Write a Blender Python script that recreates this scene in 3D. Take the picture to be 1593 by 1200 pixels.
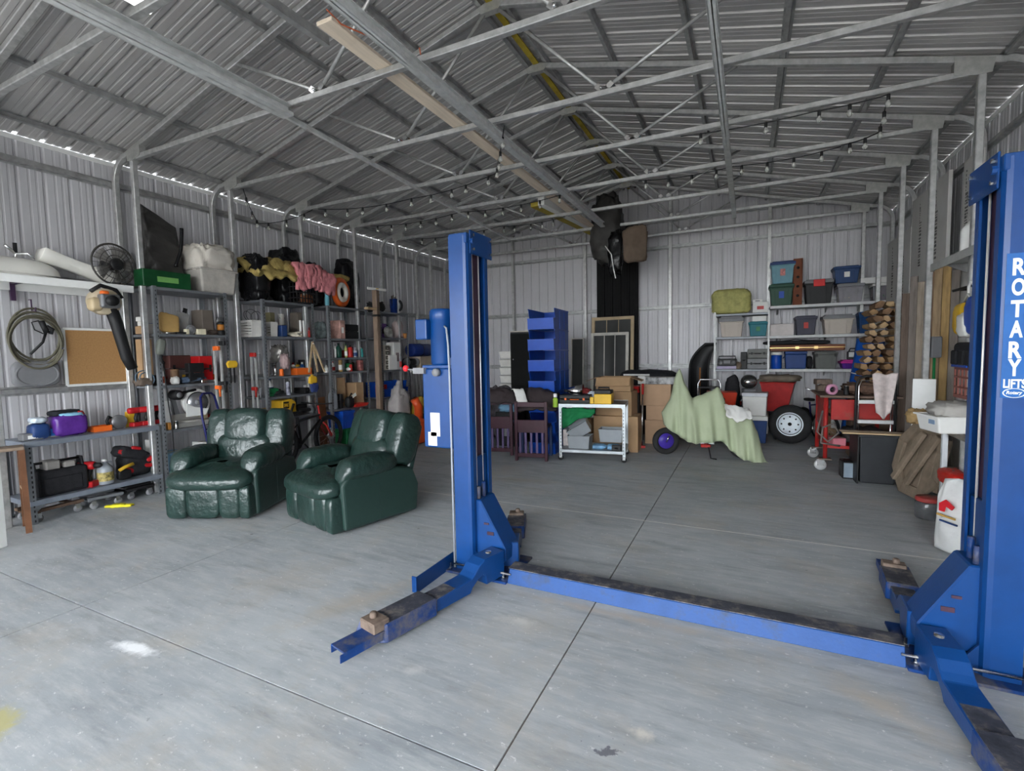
import bpy, bmesh, math, random
from mathutils import Vector, Matrix, noise as mnoise
from math import sin, cos, pi, radians as rad

for o in list(bpy.data.objects):
    bpy.data.objects.remove(o, do_unlink=True)
sc = bpy.context.scene
C = sc.collection

# ------------------------------------------------------------ camera
F_PX, YAW, PITCH, ROLL, EYE = 755.72, 0.45272, 0.06804, -0.01877, 1.65
_f = Vector((-sin(YAW)*cos(PITCH), cos(YAW)*cos(PITCH), -sin(PITCH)))
_r = Vector((cos(YAW), sin(YAW), 0)); _u = _r.cross(_f)
RIGHT = _r*cos(ROLL) + _u*sin(ROLL); UP = -_r*sin(ROLL) + _u*cos(ROLL); FWD = _f
cam_d = bpy.data.cameras.new('camera'); cam = bpy.data.objects.new('camera', cam_d); C.objects.link(cam)
cam_d.sensor_width = 36.0; cam_d.lens = F_PX/1593*36.0; cam_d.clip_start = 0.05
m = Matrix((RIGHT, UP, -FWD)).transposed().to_4x4(); m.translation = (0, 0, EYE)
cam.matrix_world = m
sc.camera = cam

# ------------------------------------------------------------ daylight: overcast sky through the open doors
w = bpy.data.worlds.new('overcast_sky'); sc.world = w; w.use_nodes = True
bg = w.node_tree.nodes['Background']
bg.inputs[0].default_value = (0.90, 0.955, 1.0, 1); bg.inputs[1].default_value = 5.2
sc.view_settings.view_transform = 'Standard'; sc.view_settings.look = 'None'
sc.view_settings.exposure = 1.58; sc.view_settings.gamma = 1.0
sc.view_settings.use_curve_mapping = False

# ------------------------------------------------------------ measuring: where the sight line through a photo pixel meets a real plane
def P(x, y, X=None, Y=None, Z=None):
    d = RIGHT*((x-796.5)/F_PX) - UP*((y-600)/F_PX) + FWD
    if X is not None: t = X/d.x
    elif Y is not None: t = Y/d.y
    else: t = (Z-EYE)/d.z
    return Vector((d.x*t, d.y*t, EYE+d.z*t))

# ------------------------------------------------------------ materials
MATS = {}
def _new(name):
    mt = bpy.data.materials.new(name); mt.use_nodes = True
    nt = mt.node_tree; b = nt.nodes['Principled BSDF']
    return mt, nt, b
def mat(name, col, rough=0.5, metal=0.0, var=0.12, scale=6.0, bump=0.0, bscale=None, alpha=None, trans=0.0, emit=0.0, spec=0.25, coat=0.0, dirt=None, dirt_amt=0.5, dscale=3.0, stretch=None):
    if name in MATS: return MATS[name]
    mt, nt, b = _new(name); N, L = nt.nodes, nt.links
    tc = N.new('ShaderNodeTexCoord'); src = tc.outputs['Object']
    if stretch:
        mp = N.new('ShaderNodeMapping'); mp.inputs['Scale'].default_value = stretch; L.new(src, mp.inputs[0]); src = mp.outputs[0]
    nz = N.new('ShaderNodeTexNoise'); nz.inputs['Scale'].default_value = scale; nz.inputs['Detail'].default_value = 5; nz.inputs['Roughness'].default_value = 0.6
    L.new(src, nz.inputs['Vector'])
    r = N.new('ShaderNodeValToRGB'); L.new(nz.outputs[0], r.inputs[0])
    r.color_ramp.elements[0].position = 0.3; r.color_ramp.elements[1].position = 0.7
    r.color_ramp.elements[0].color = tuple(max(0, c*(1-var)) for c in col)+(1,)
    r.color_ramp.elements[1].color = tuple(min(1, c*(1+var)) for c in col)+(1,)
    out = r.outputs[0]
    if dirt:
        n2 = N.new('ShaderNodeTexNoise'); n2.inputs['Scale'].default_value = dscale; n2.inputs['Detail'].default_value = 8; n2.inputs['Roughness'].default_value = 0.7
        L.new(src, n2.inputs['Vector'])
        r2 = N.new('ShaderNodeValToRGB'); L.new(n2.outputs[0], r2.inputs[0])
        r2.color_ramp.elements[0].position = 0.62-0.25*dirt_amt; r2.color_ramp.elements[1].position = 0.78-0.2*dirt_amt
        mx = N.new('ShaderNodeMix'); mx.data_type = 'RGBA'; L.new(r2.outputs[0], mx.inputs[0]); L.new(out, mx.inputs[6]); mx.inputs[7].default_value = dirt+(1,)
        out = mx.outputs[2]
    L.new(out, b.inputs['Base Color'])
    b.inputs['Roughness'].default_value = rough; b.inputs['Metallic'].default_value = metal
    b.inputs['Specular IOR Level'].default_value = spec
    if coat: b.inputs['Coat Weight'].default_value = coat; b.inputs['Coat Roughness'].default_value = 0.15
    if trans: b.inputs['Transmission Weight'].default_value = trans
    if alpha is not None: b.inputs['Alpha'].default_value = alpha
    if emit: b.inputs['Emission Color'].default_value = tuple(col)+(1,); b.inputs['Emission Strength'].default_value = emit
    if bump:
        nb = N.new('ShaderNodeTexNoise'); nb.inputs['Scale'].default_value = bscale or scale*3; nb.inputs['Detail'].default_value = 4
        L.new(src, nb.inputs['Vector'])
        bp = N.new('ShaderNodeBump'); bp.inputs['Strength'].default_value = bump; bp.inputs['Distance'].default_value = 0.02
        L.new(nb.outputs[0], bp.inputs['Height']); L.new(bp.outputs[0], b.inputs['Normal'])
    MATS[name] = mt
    return mt

def concrete():
    mt, nt, b = _new('concrete'); N, L = nt.nodes, nt.links
    geo = N.new('ShaderNodeNewGeometry'); pos = geo.outputs['Position']
    def mapv(s, rz=0.0):
        mp = N.new('ShaderNodeMapping'); mp.inputs['Scale'].default_value = s; mp.inputs['Rotation'].default_value = (0, 0, rz); L.new(pos, mp.inputs[0]); return mp.outputs[0]
    def nzn(vec, scale, det=6, ro=0.65):
        n = N.new('ShaderNodeTexNoise'); n.inputs['Scale'].default_value = scale; n.inputs['Detail'].default_value = det; n.inputs['Roughness'].default_value = ro
        L.new(vec, n.inputs['Vector']); return n.outputs[0]
    def ramp(v, a, b_, ca=(0, 0, 0, 1), cb=(1, 1, 1, 1)):
        r = N.new('ShaderNodeValToRGB'); r.color_ramp.elements[0].position = a; r.color_ramp.elements[1].position = b_
        r.color_ramp.elements[0].color = ca; r.color_ramp.elements[1].color = cb; L.new(v, r.inputs[0]); return r.outputs[0]
    def mix(f, a, b_, amt=1.0):
        m_ = N.new('ShaderNodeMix'); m_.data_type = 'RGBA'
        if amt < 1:
            k = N.new('ShaderNodeMath'); k.operation = 'MULTIPLY'; k.inputs[1].default_value = amt; L.new(f, k.inputs[0]); f = k.outputs[0]
        L.new(f, m_.inputs[0])
        for v, i in ((a, 6), (b_, 7)):
            if isinstance(v, tuple): m_.inputs[i].default_value = v
            else: L.new(v, m_.inputs[i])
        return m_.outputs[2]
    plain = mapv((1, 1, 1))
    big = nzn(plain, 0.9, 4)
    col = ramp(big, 0.3, 0.72, (0.30, 0.325, 0.345, 1), (0.46, 0.48, 0.495, 1))
    # trowel streaks
    st = nzn(mapv((1.2, 7, 1), 0.35), 2.2, 8, 0.75)
    col = mix(ramp(st, 0.45, 0.68), col, (0.56, 0.565, 0.56, 1), 0.65)
    st2 = nzn(mapv((1.0, 5, 1), 0.5), 1.3, 8, 0.7)
    col = mix(ramp(st2, 0.52, 0.70), col, (0.20, 0.212, 0.22, 1), 0.65)
    # brown dust patches
    br = nzn(plain, 1.4, 7, 0.7)
    col = mix(ramp(br, 0.50, 0.68), col, (0.46, 0.40, 0.32, 1), 0.42)
    br2 = nzn(mapv((1.5, 3.5, 1), -0.3), 3.1, 8, 0.75)
    col = mix(ramp(br2, 0.55, 0.66), col, (0.30, 0.26, 0.22, 1), 0.22)
    # pale chalky specks
    sp = nzn(mapv((9, 14, 9), 0.4), 2.4, 6, 0.75)
    col = mix(ramp(sp, 0.60, 0.67), col, (0.74, 0.74, 0.72, 1), 0.75)
    dk = nzn(plain, 16, 3, 0.6)
    col = mix(ramp(dk, 0.70, 0.76), col, (0.10, 0.10, 0.11, 1), 0.55)
    # stains with a place of their own, plus one painted patch of sunlight
    def blot(cx, cy, rx, ry, rz, color, hard=0.25, wob=0.5, amt=1.0, wscale=7):
        global_prev = col_box[0]
        mp = N.new('ShaderNodeMapping'); mp.vector_type = 'TEXTURE'
        mp.inputs['Location'].default_value = (cx, cy, 0); mp.inputs['Rotation'].default_value = (0, 0, rz); mp.inputs['Scale'].default_value = (rx, ry, 1)
        L.new(pos, mp.inputs[0])
        ln = N.new('ShaderNodeVectorMath'); ln.operation = 'LENGTH'; L.new(mp.outputs[0], ln.inputs[0])
        wv = nzn(plain, wscale, 6, 0.7)
        ad = N.new('ShaderNodeMath'); ad.operation = 'MULTIPLY_ADD'; ad.inputs[1].default_value = wob*2; L.new(wv, ad.inputs[0]); L.new(ln.outputs['Value'], ad.inputs[2])
        dv = N.new('ShaderNodeMath'); dv.operation = 'MULTIPLY'; dv.inputs[1].default_value = 0.25; L.new(ad.outputs[0], dv.inputs[0])
        f = ramp(dv.outputs[0], (1.0+wob-hard)/4, (1.0+wob)/4, (1, 1, 1, 1), (0, 0, 0, 1))
        return mix(f, global_prev, color, amt)
    col_box = [col]
    for a in [(-3.13, 1.45, 0.22, 0.05, 0.12, (0.92, 0.93, 0.94, 1), 0.6, 0.9, 1.0, 9),  # first entry: sun patch on the slab, put into the colour as white
              (-3.10, 0.78, 0.20, 0.17, 0.3, (0.46, 0.42, 0.18, 1), 0.3, 0.6, 0.85, 9),
              (-2.35, 2.35, 0.55, 0.16, 1.1, (0.44, 0.36, 0.26, 1), 1.1, 0.9, 0.6),
              (-0.65, 2.91, 1.0, 0.06, 0.0, (0.50, 0.41, 0.30, 1), 1.2, 1.1, 0.7),
              (0.55, 2.66, 0.40, 0.12, -0.6, (0.50, 0.41, 0.30, 1), 1.2, 1.1, 0.6),
              (-0.50, 1.86, 0.05, 0.02, 0.5, (0.12, 0.12, 0.14, 1), 0.25, 1.3, 0.9, 30),
              (-0.08, 1.64, 0.06, 0.02, 0.2, (0.13, 0.13, 0.15, 1), 0.25, 1.4, 0.85, 30),
              (-0.70, 1.62, 0.04, 0.02, 0.9, (0.13, 0.13, 0.16, 1), 0.25, 1.5, 0.8, 34),
              (-0.38, 2.02, 0.07, 0.05, 0.2, (0.72, 0.68, 0.60, 1), 0.9, 1.2, 0.7, 14),
              (-1.25, 2.60, 0.16, 0.06, 0.1, (0.66, 0.64, 0.60, 1), 1.0, 1.2, 0.7, 12),
              (-1.55, 1.95, 0.08, 0.05, 0.3, (0.62, 0.62, 0.60, 1), 0.9, 1.2, 0.6, 12),
              (-2.6, 5.6, 0.6, 0.18, 0.2, (0.36, 0.30, 0.22, 1), 0.9, 0.8, 0.5),
              (0.9, 3.75, 0.35, 0.30, 0.2, (0.19, 0.17, 0.14, 1), 0.8, 0.7, 0.6)]:
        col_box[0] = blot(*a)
    # scattered oil drips and pale spatter, each inside its own patch
    def drips(cx, cy, rx, ry, rz, color, scale, size, amt):
        mp = N.new('ShaderNodeMapping'); mp.vector_type = 'TEXTURE'
        mp.inputs['Location'].default_value = (cx, cy, 0); mp.inputs['Rotation'].default_value = (0, 0, rz); mp.inputs['Scale'].default_value = (rx, ry, 1); L.new(pos, mp.inputs[0])
        ln = N.new('ShaderNodeVectorMath'); ln.operation = 'LENGTH'; L.new(mp.outputs[0], ln.inputs[0])
        vo = N.new('ShaderNodeTexVoronoi'); vo.inputs['Scale'].default_value = scale; L.new(pos, vo.inputs['Vector'])
        ad = N.new('ShaderNodeMath'); ad.operation = 'MULTIPLY_ADD'; ad.inputs[1].default_value = 0.5; L.new(ln.outputs['Value'], ad.inputs[0]); L.new(vo.outputs['Distance'], ad.inputs[2])
        sb = N.new('ShaderNodeMath'); sb.operation = 'MULTIPLY'; sb.inputs[1].default_value = 0.5; L.new(ad.outputs[0], sb.inputs[0])
        f = ramp(sb.outputs[0], size*0.5-0.03, size*0.5, (1, 1, 1, 1), (0, 0, 0, 1)); return mix(f, col_box[0], color, amt)
    for a in [(-0.52, 1.88, 0.16, 0.10, 0.4, (0.13, 0.13, 0.16, 1), 26, 0.42, 0.9), (-0.72, 1.62, 0.20, 0.14, 0.8, (0.15, 0.15, 0.19, 1), 22, 0.34, 0.8), (-0.10, 1.68, 0.20, 0.10, 0.1, (0.14, 0.14, 0.17, 1), 24, 0.40, 0.85), (0.15, 1.55, 0.25, 0.10, 0.2, (0.16, 0.16, 0.19, 1), 24, 0.30, 0.8),
              (-2.9, 2.7, 0.10, 0.04, 0.4, (0.15, 0.15, 0.16, 1), 18, 0.5, 0.7), (-0.88, 3.25, 0.10, 0.10, 0.0, (0.12, 0.11, 0.10, 1), 24, 0.5, 0.7), (-4.2, 2.9, 0.14, 0.06, 0.2, (0.13, 0.12, 0.12, 1), 14, 0.45, 0.7)]:
        col_box[0] = drips(*a)
    L.new(col_box[0], b.inputs['Base Color'])
    rg = ramp(st, 0.3, 0.7, (0.5, 0.5, 0.5, 1), (0.75, 0.75, 0.75, 1)); L.new(rg, b.inputs['Roughness'])
    bp = N.new('ShaderNodeBump'); bp.inputs['Strength'].default_value = 0.10; bp.inputs['Distance'].default_value = 0.01
    L.new(nzn(plain, 25, 5), bp.inputs['Height']); L.new(bp.outputs[0], b.inputs['Normal'])
    return mt

# ------------------------------------------------------------ mesh kit
class MB:
    def __init__(s): s.v = []; s.f = []; s.sm = []
    def add(s, vs, fs, smooth=False):
        o = len(s.v); s.v += [tuple(p) for p in vs]; s.f += [tuple(i+o for i in f) for f in fs]; s.sm += [smooth]*len(fs); return s
    def box(s, c, d, rz=0.0, M=None, taper=1.0):
        # taper: footprint scale at the bottom
        x, y, z = d[0]/2, d[1]/2, d[2]/2; t = taper
        vs = [Vector((sx*x*(t if sz < 0 else 1), sy*y*(t if sz < 0 else 1), sz*z)) for sz in (-1, 1) for sy in (-1, 1) for sx in (-1, 1)]
        R = M if M is not None else Matrix.Rotation(rz, 3, 'Z')
        vs = [R @ v + Vector(c) for v in vs]
        return s.add(vs, [(0, 2, 3, 1), (4, 5, 7, 6), (0, 1, 5, 4), (2, 6, 7, 3), (0, 4, 6, 2), (1, 3, 7, 5)])
    def bb(s, a, b, **k):
        return s.box([(p+q)/2 for p, q in zip(a, b)], [abs(q-p) for p, q in zip(a, b)], **k)
    def sweep(s, pts, sec, closed=False, up=None, smooth=True, caps=True, scales=None):
        pts = [Vector(p) for p in pts]; n = len(pts); k = len(sec); vs = []
        t0 = None; nrm = None
        for i, p in enumerate(pts):
            if closed: t = (pts[(i+1) % n]-pts[i-1])
            else: t = pts[min(i+1, n-1)]-pts[max(i-1, 0)]
            t.normalize()
            if nrm is None:
                u = Vector(up) if up else (Vector((0, 0, 1)) if abs(t.z) < 0.9 else Vector((0, 1, 0)))
                nrm = (u - t*u.dot(t)).normalized()
            else:
                if up:
                    u = Vector(up); q = u - t*u.dot(t)
                    nrm = q.normalized() if q.length > 1e-4 else nrm
                else:
                    nrm = t0.rotation_difference(t) @ nrm
                    nrm = (nrm - t*nrm.dot(t)).normalized()
            t0 = t; bn = t.cross(nrm); q = scales[i] if scales else 1.0
            vs += [p + bn*(a*q) + nrm*(b*q) for a, b in sec]
        fs = []
        for i in range(n if closed else n-1):
            j = (i+1) % n
            for a in range(k):
                b = (a+1) % k
                fs.append((i*k+a, i*k+b, j*k+b, j*k+a))
        if caps and not closed:
            fs.append(tuple(range(k-1, -1, -1))); fs.append(tuple(range((n-1)*k, n*k)))
        return s.add(vs, fs, smooth)
    def tube(s, pts, r, n=8, closed=False, smooth=True, scales=None):
        return s.sweep(pts, [(r*cos(2*pi*i/n), r*sin(2*pi*i/n)) for i in range(n)], closed, None, smooth, True, scales)
    def bar(s, pts, w, h, up=None, closed=False):
        return s.sweep(pts, [(-w/2, -h/2), (w/2, -h/2), (w/2, h/2), (-w/2, h/2)], closed, up, False)
    def lathe(s, prof, n=20, c=(0, 0, 0), M=None, smooth=True, caps=True):
        vs = []; R = M or Matrix.Identity(3)
        for r, z in prof:
            vs += [R @ Vector((r*cos(2*pi*i/n), r*sin(2*pi*i/n), z)) + Vector(c) for i in range(n)]
        fs = [(j*n+i, j*n+(i+1) % n, (j+1)*n+(i+1) % n, (j+1)*n+i) for j in range(len(prof)-1) for i in range(n)]
        if caps:
            fs.append(tuple(range(n-1, -1, -1))); q = (len(prof)-1)*n; fs.append(tuple(range(q, q+n)))
        return s.add(vs, fs, smooth)
    def cyl(s, a, b, r, n=12, smooth=True):
        return s.tube([a, b], r, n, smooth=smooth)
    def torus(s, c, R, r, M=None, n=28, k=8, sec=None):
        R3 = M or Matrix.Identity(3)
        pts = [R3 @ Vector((R*cos(2*pi*i/n), R*sin(2*pi*i/n), 0)) + Vector(c) for i in range(n)]
        ax = R3 @ Vector((0, 0, 1))
        return s.sweep(pts, sec or [(r*cos(2*pi*i/k), r*sin(2*pi*i/k)) for i in range(k)], True, ax)
    def prism(s, poly, a, b, axis='y', smooth=False):
        # poly: 2-D outline; axis y: (x,z) outline, pushed from y=a to y=b
        def mk(p, t): return {'y': (p[0], t, p[1]), 'x': (t, p[0], p[1]), 'z': (p[0], p[1], t)}[axis]
        n = len(poly); vs = [mk(p, a) for p in poly]+[mk(p, b) for p in poly]
        fs = [tuple(range(n)), tuple(range(2*n-1, n-1, -1))]+[(i, i+n, (i+1) % n+n, (i+1) % n) for i in range(n)]
        return s.add(vs, fs, smooth)
    def grid(s, fn, nu, nv, cu=False, cv=False, smooth=True):
        a = nu if cu else nu+1; b = nv if cv else nv+1
        vs = [fn(i/nu, j/nv) for j in range(b) for i in range(a)]
        fs = [(j*a+i, j*a+(i+1) % a, ((j+1) % b)*a+(i+1) % a, ((j+1) % b)*a+i) for j in range(nv) for i in range(nu)]
        return s.add(vs, fs, smooth)
    def blob(s, c, d, seed=0, e=0.7, crumple=0.06, fs=3.0, nu=28, nv=16, M=None, fold=0.0):
        # a soft pillow-like body, d = full size, e = squareness (small = boxy)
        pw = lambda v: math.copysign(abs(v)**e, v)
        R = M or Matrix.Identity(3); c = Vector(c); off = Vector((seed*7.3, seed*3.1, seed*5.7))
        def fn(u, v):
            a = 2*pi*u; b = pi*(v-0.5); b = max(-pi/2+0.02, min(pi/2-0.02, b))
            q = Vector((pw(cos(b))*pw(cos(a)), pw(cos(b))*pw(sin(a)), pw(sin(b))))
            p = Vector((q.x*d[0]/2, q.y*d[1]/2, q.z*d[2]/2))
            k = mnoise.fractal(p*fs*(1/max(d))*1.0*2+off, 0.8, 2.2, 4)*crumple*2
            if fold: k += fold*(abs(mnoise.noise(p*fs*4/max(d)+off*2))-0.2)
            return R @ (p*(1+k)) + c
        s.grid(fn, nu, nv, cu=True)
        return s
    def cloth(s, fn, nu, nv, th=0.004):
        # a thin draped sheet with thickness
        g = [[Vector(fn(i/nu, j/nv)) for i in range(nu+1)] for j in range(nv+1)]
        nr = [[None]*(nu+1) for _ in range(nv+1)]
        for j in range(nv+1):
            for i in range(nu+1):
                a = g[j][min(i+1, nu)]-g[j][max(i-1, 0)]; b = g[min(j+1, nv)][i]-g[max(j-1, 0)][i]
                n = a.cross(b); nr[j][i] = n.normalized() if n.length > 1e-9 else Vector((0, 0, 1))
        a = nu+1; top = [g[j][i] for j in range(nv+1) for i in range(a)]; bot = [g[j][i]-nr[j][i]*th for j in range(nv+1) for i in range(a)]
        o = len(top)
        fs = [(j*a+i, j*a+i+1, (j+1)*a+i+1, (j+1)*a+i) for j in range(nv) for i in range(nu)]
        fs += [tuple(q+o for q in reversed(f)) for f in fs]
        rim = [i for i in range(a)]+[j*a+nu for j in range(1, nv+1)]+[nv*a+i for i in range(nu-1, -1, -1)]+[j*a for j in range(nv-1, 0, -1)]
        for q in range(len(rim)):
            x, y = rim[q], rim[(q+1) % len(rim)]; fs.append((y, x, x+o, y+o))
        return s.add(top+bot, fs, True)
    def mesh(s, name, bevel=0.0, seg=1, fix=True):
        me = bpy.data.meshes.new(name); me.from_pydata(s.v, [], s.f)
        me.polygons.foreach_set('use_smooth', s.sm)
        if bevel or fix:
            bm = bmesh.new(); bm.from_mesh(me)
            if fix: bmesh.ops.recalc_face_normals(bm, faces=bm.faces)
            if bevel:
                ed = [e for e in bm.edges if len(e.link_faces) == 2 and e.calc_face_angle(0) > 0.5]
                bmesh.ops.bevel(bm, geom=ed, offset=bevel, segments=seg, affect='EDGES', clamp_overlap=True, profile=0.5)
            bm.to_mesh(me); bm.free()
        me.update(); return me

LABELS = {}
def tag(o, label, cat, group=None):
    o['label'] = label; o['category'] = cat
    if group: o['group'] = group
    LABELS.setdefault(label, []).append(o.name)
    return o
def thing(name, label, cat, loc=(0, 0, 0), rz=0.0, group=None):
    o = bpy.data.objects.new(name, None); C.objects.link(o); o.empty_display_size = 0.1
    o.location = loc; o.rotation_euler = (0, 0, rz)
    return tag(o, label, cat, group)
def part(name, mb, mt, parent=None, bevel=0.0, seg=1, label=None, kind=None, loc=None, rot=None):
    me = mb if isinstance(mb, bpy.types.Mesh) else mb.mesh(name, bevel, seg)
    if not me.materials: me.materials.append(mt)
    o = bpy.data.objects.new(name, me); C.objects.link(o)
    if parent: o.parent = parent
    if loc is not None: o.location = loc
    if rot is not None: o.rotation_euler = rot
    if label: o['label'] = label
    if kind: o['kind'] = kind
    return o
def single(name, mb, mt, label, cat, loc=(0, 0, 0), rz=0.0, group=None, bevel=0.0, seg=1, rot=None):
    o = part(name, mb, mt, None, bevel, seg); o.location = loc; o.rotation_euler = rot if rot is not None else (0, 0, rz)
    return tag(o, label, cat, group)
def struct(name, mb, mt, bevel=0.0):
    o = part(name, mb, mt, None, bevel); o['kind'] = 'structure'; return o
def copy_tree(o, parent=None):
    c = o.copy(); C.objects.link(c); c.parent = parent
    for ch in o.children: copy_tree(ch, c)
    return c
def text_mesh(txt, w, h, depth=0.003, bold=0.0, shear=0.0):
    # lettering as a flat mesh in the local x-z plane, centred, facing -y
    cu = bpy.data.curves.new('lettering', 'FONT'); cu.body = txt; cu.extrude = depth/2; cu.offset = bold; cu.align_x = 'CENTER'; cu.shear = shear
    o = bpy.data.objects.new('lettering', cu); C.objects.link(o)
    dg = bpy.context.evaluated_depsgraph_get(); me = bpy.data.meshes.new_from_object(o.evaluated_get(dg))
    bpy.data.objects.remove(o, do_unlink=True); bpy.data.curves.remove(cu)
    xs = [v.co.x for v in me.vertices]; ys = [v.co.y for v in me.vertices]
    sx = w/(max(xs)-min(xs)); sy = h/(max(ys)-min(ys)); cx = (max(xs)+min(xs))/2; cy = (max(ys)+min(ys))/2
    for v in me.vertices:
        v.co = ((v.co.x-cx)*sx, -v.co.z, (v.co.y-cy)*sy)
    me.materials.clear(); me.update(); return me
RY = lambda a: Matrix.Rotation(a, 3, 'Y')
RX = lambda a: Matrix.Rotation(a, 3, 'X')
RZ = lambda a: Matrix.Rotation(a, 3, 'Z')
TO_X = RY(pi/2); TO_Y = RX(-pi/2)

# colours
GALV = mat('galvanised_steel', (0.48, 0.48, 0.47), 0.42, 0.6, 0.22, 14, 0.06, 30)
GALV_D = mat('dull_steel_tube', (0.38, 0.38, 0.375), 0.48, 0.55, 0.25, 10, 0.05, 30)
SHEET = mat('wall_sheet', (0.53, 0.52, 0.535), 0.42, 0.10, 0.06, 1.2)
ROOF = mat('roof_sheet', (0.47, 0.455, 0.445), 0.36, 0.30, 0.12, 1.5)
WHITE = mat('white_paint', (0.80, 0.80, 0.78), 0.45, 0, 0.05)
BLUE = mat('lift_blue', (0.0035, 0.044, 0.178), 0.33, 0, 0.12, 5, 0.03, 60, spec=0.35, coat=0.08)
BLUEW = mat('worn_lift_blue', (0.006, 0.038, 0.16), 0.45, 0, 0.2, 5, 0.08, 40, dirt=(0.12, 0.11, 0.11), dirt_amt=0.62, dscale=6)
DIRTY = mat('tread_worn_black', (0.055, 0.058, 0.075), 0.6, 0, 0.4, 9, 0.15, 40, dirt=(0.22, 0.19, 0.16), dirt_amt=0.5, dscale=9)
BLACK = mat('black_plastic', (0.013, 0.013, 0.014), 0.5, 0, 0.2, spec=0.3)
RUBBER = mat('rubber', (0.020, 0.020, 0.021), 0.75, 0, 0.25, 12, 0.1, 60)
STEEL = mat('bright_steel', (0.62, 0.62, 0.62), 0.22, 1.0, 0.1)
CHROME = mat('chrome', (0.80, 0.80, 0.80), 0.10, 1.0, 0.03)
CARD = mat('cardboard', (0.42, 0.27, 0.15), 0.8, 0, 0.10, 4)
WOOD = mat('pine_wood', (0.52, 0.38, 0.23), 0.65, 0, 0.25, 4, 0.1, 20, stretch=(1, 1, 6))
OLDWOOD = mat('weathered_wood', (0.20, 0.15, 0.11), 0.8, 0, 0.35, 6, 0.25, 20)
RED = mat('red_paint', (0.42, 0.022, 0.018), 0.4, 0, 0.15)
ORANGE = mat('orange_plastic', (0.75, 0.14, 0.02), 0.4, 0, 0.1)
YELLOW = mat('yellow_plastic', (0.70, 0.42, 0.03), 0.4, 0, 0.1)
GREEN = mat('green_plastic', (0.02, 0.20, 0.07), 0.4, 0, 0.12)
BINBLUE = mat('bin_blue', (0.006, 0.065, 0.40), 0.35, 0, 0.1)
NAVY = mat('navy_plastic', (0.02, 0.05, 0.16), 0.4, 0, 0.12)
GREY = mat('grey_plastic', (0.20, 0.20, 0.21), 0.5, 0, 0.1)
TAN = mat('putty_plastic', (0.52, 0.46, 0.40), 0.5, 0, 0.06)
SHELFM = mat('grey_shelf_steel', (0.20, 0.21, 0.225), 0.45, 0.4, 0.15, 8)
BAGB = mat('black_bin_bag', (0.010, 0.010, 0.011), 0.22, 0, 0.2, 6, 0.5, 14)
PAPER = mat('white_paper', (0.80, 0.79, 0.76), 0.7, 0, 0.04)
# ============================================================ the building
XL, XR, YB, YF, ZE, RIDGE, XC = -7.10, 2.31, 11.0, -3.63, 4.08, 5.26, -2.395
SL = (RIDGE-ZE)/(XC-XL)
CONC = concrete()
JOINTX = [XL-0.02, -4.01, -0.88, XR+0.02]; JOINTY = [YF, 1.57, 4.69, 7.81, YB+0.02]
fl = struct('floor', MB().bb((XL-0.1, YF, -0.16), (XR+0.1, YB+0.1, -0.012)), mat('joint_dirt', (0.15, 0.105, 0.085), 0.9))
for i in range(3):
    for j in range(4):
        g = 0.0045
        a = (JOINTX[i]+(g if i else 0), JOINTY[j]+(g if j else 0), -0.012); b = (JOINTX[i+1]-(g if i < 2 else 0), JOINTY[j+1]-(g if j < 3 else 0), 0.0)
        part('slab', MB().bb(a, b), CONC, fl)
part('joint_filler', MB().bb((XL, 4.6855, -0.012), (XR, 4.6945, 0.0005)), mat('pale_joint_filler', (0.80, 0.77, 0.70), 0.9), fl)

def rib_profile(n, pitch, h=0.019):
    # trapezoid ribs with two small stiffening ribs between; (along, height)
    out = []
    for i in range(n):
        o = i*pitch
        out += [(o, 0), (o+pitch*0.27, 0), (o+pitch*0.30, h*0.14), (o+pitch*0.36, h*0.14), (o+pitch*0.39, 0), (o+pitch*0.56, 0), (o+pitch*0.59, h*0.14), (o+pitch*0.65, h*0.14), (o+pitch*0.68, 0),
                (o+pitch*0.82, 0), (o+pitch*0.88, h), (o+pitch*0.95, h), (o+pitch, 0)]
    return out
def panel_mesh(name, n, pitch, length, back=1, h=0.019):
    # sheet: ribs run along z, width along x, ribs stand towards -y (away from the room when back>0)
    pr = rib_profile(n, pitch, h); k = len(pr); vs = []
    for z in (0, length):
        vs += [(a, back*b, z) for a, b in pr]
    for z in (0, length):
        vs += [(a, back*(b+0.004), z) for a, b in pr]
    fs = []
    for i in range(k-1):
        fs += [(i, i+1, k+i+1, k+i), (2*k+i, 3*k+i, 3*k+i+1, 2*k+i+1)]
    me = bpy.data.meshes.new(name); me.from_pydata(vs, [], fs); me.update(); return me
PW = 0.9144
# left wall
wl = struct('wall_left', MB().bb((XL-0.06, YF, -0.1), (XL-0.035, YB, ZE+0.02)), SHEET)
pm = panel_mesh('panel', 4, PW/4, ZE-0.02, 1); pm.materials.append(SHEET)
for i in range(16):
    o = part('panel', pm, SHEET, wl); o.location = (XL, YF+PW*i, 0.01); o.rotation_euler = (0, 0, pi/2)
# right wall
wr = struct('wall_right', MB().bb((XR+0.035, YF, -0.1), (XR+0.06, YB, ZE+0.02)), SHEET)
for i in range(16):
    o = part('panel', pm, SHEET, wr); o.location = (XR, YF+PW*(i+1), 0.01); o.rotation_euler = (0, 0, -pi/2)
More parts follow.
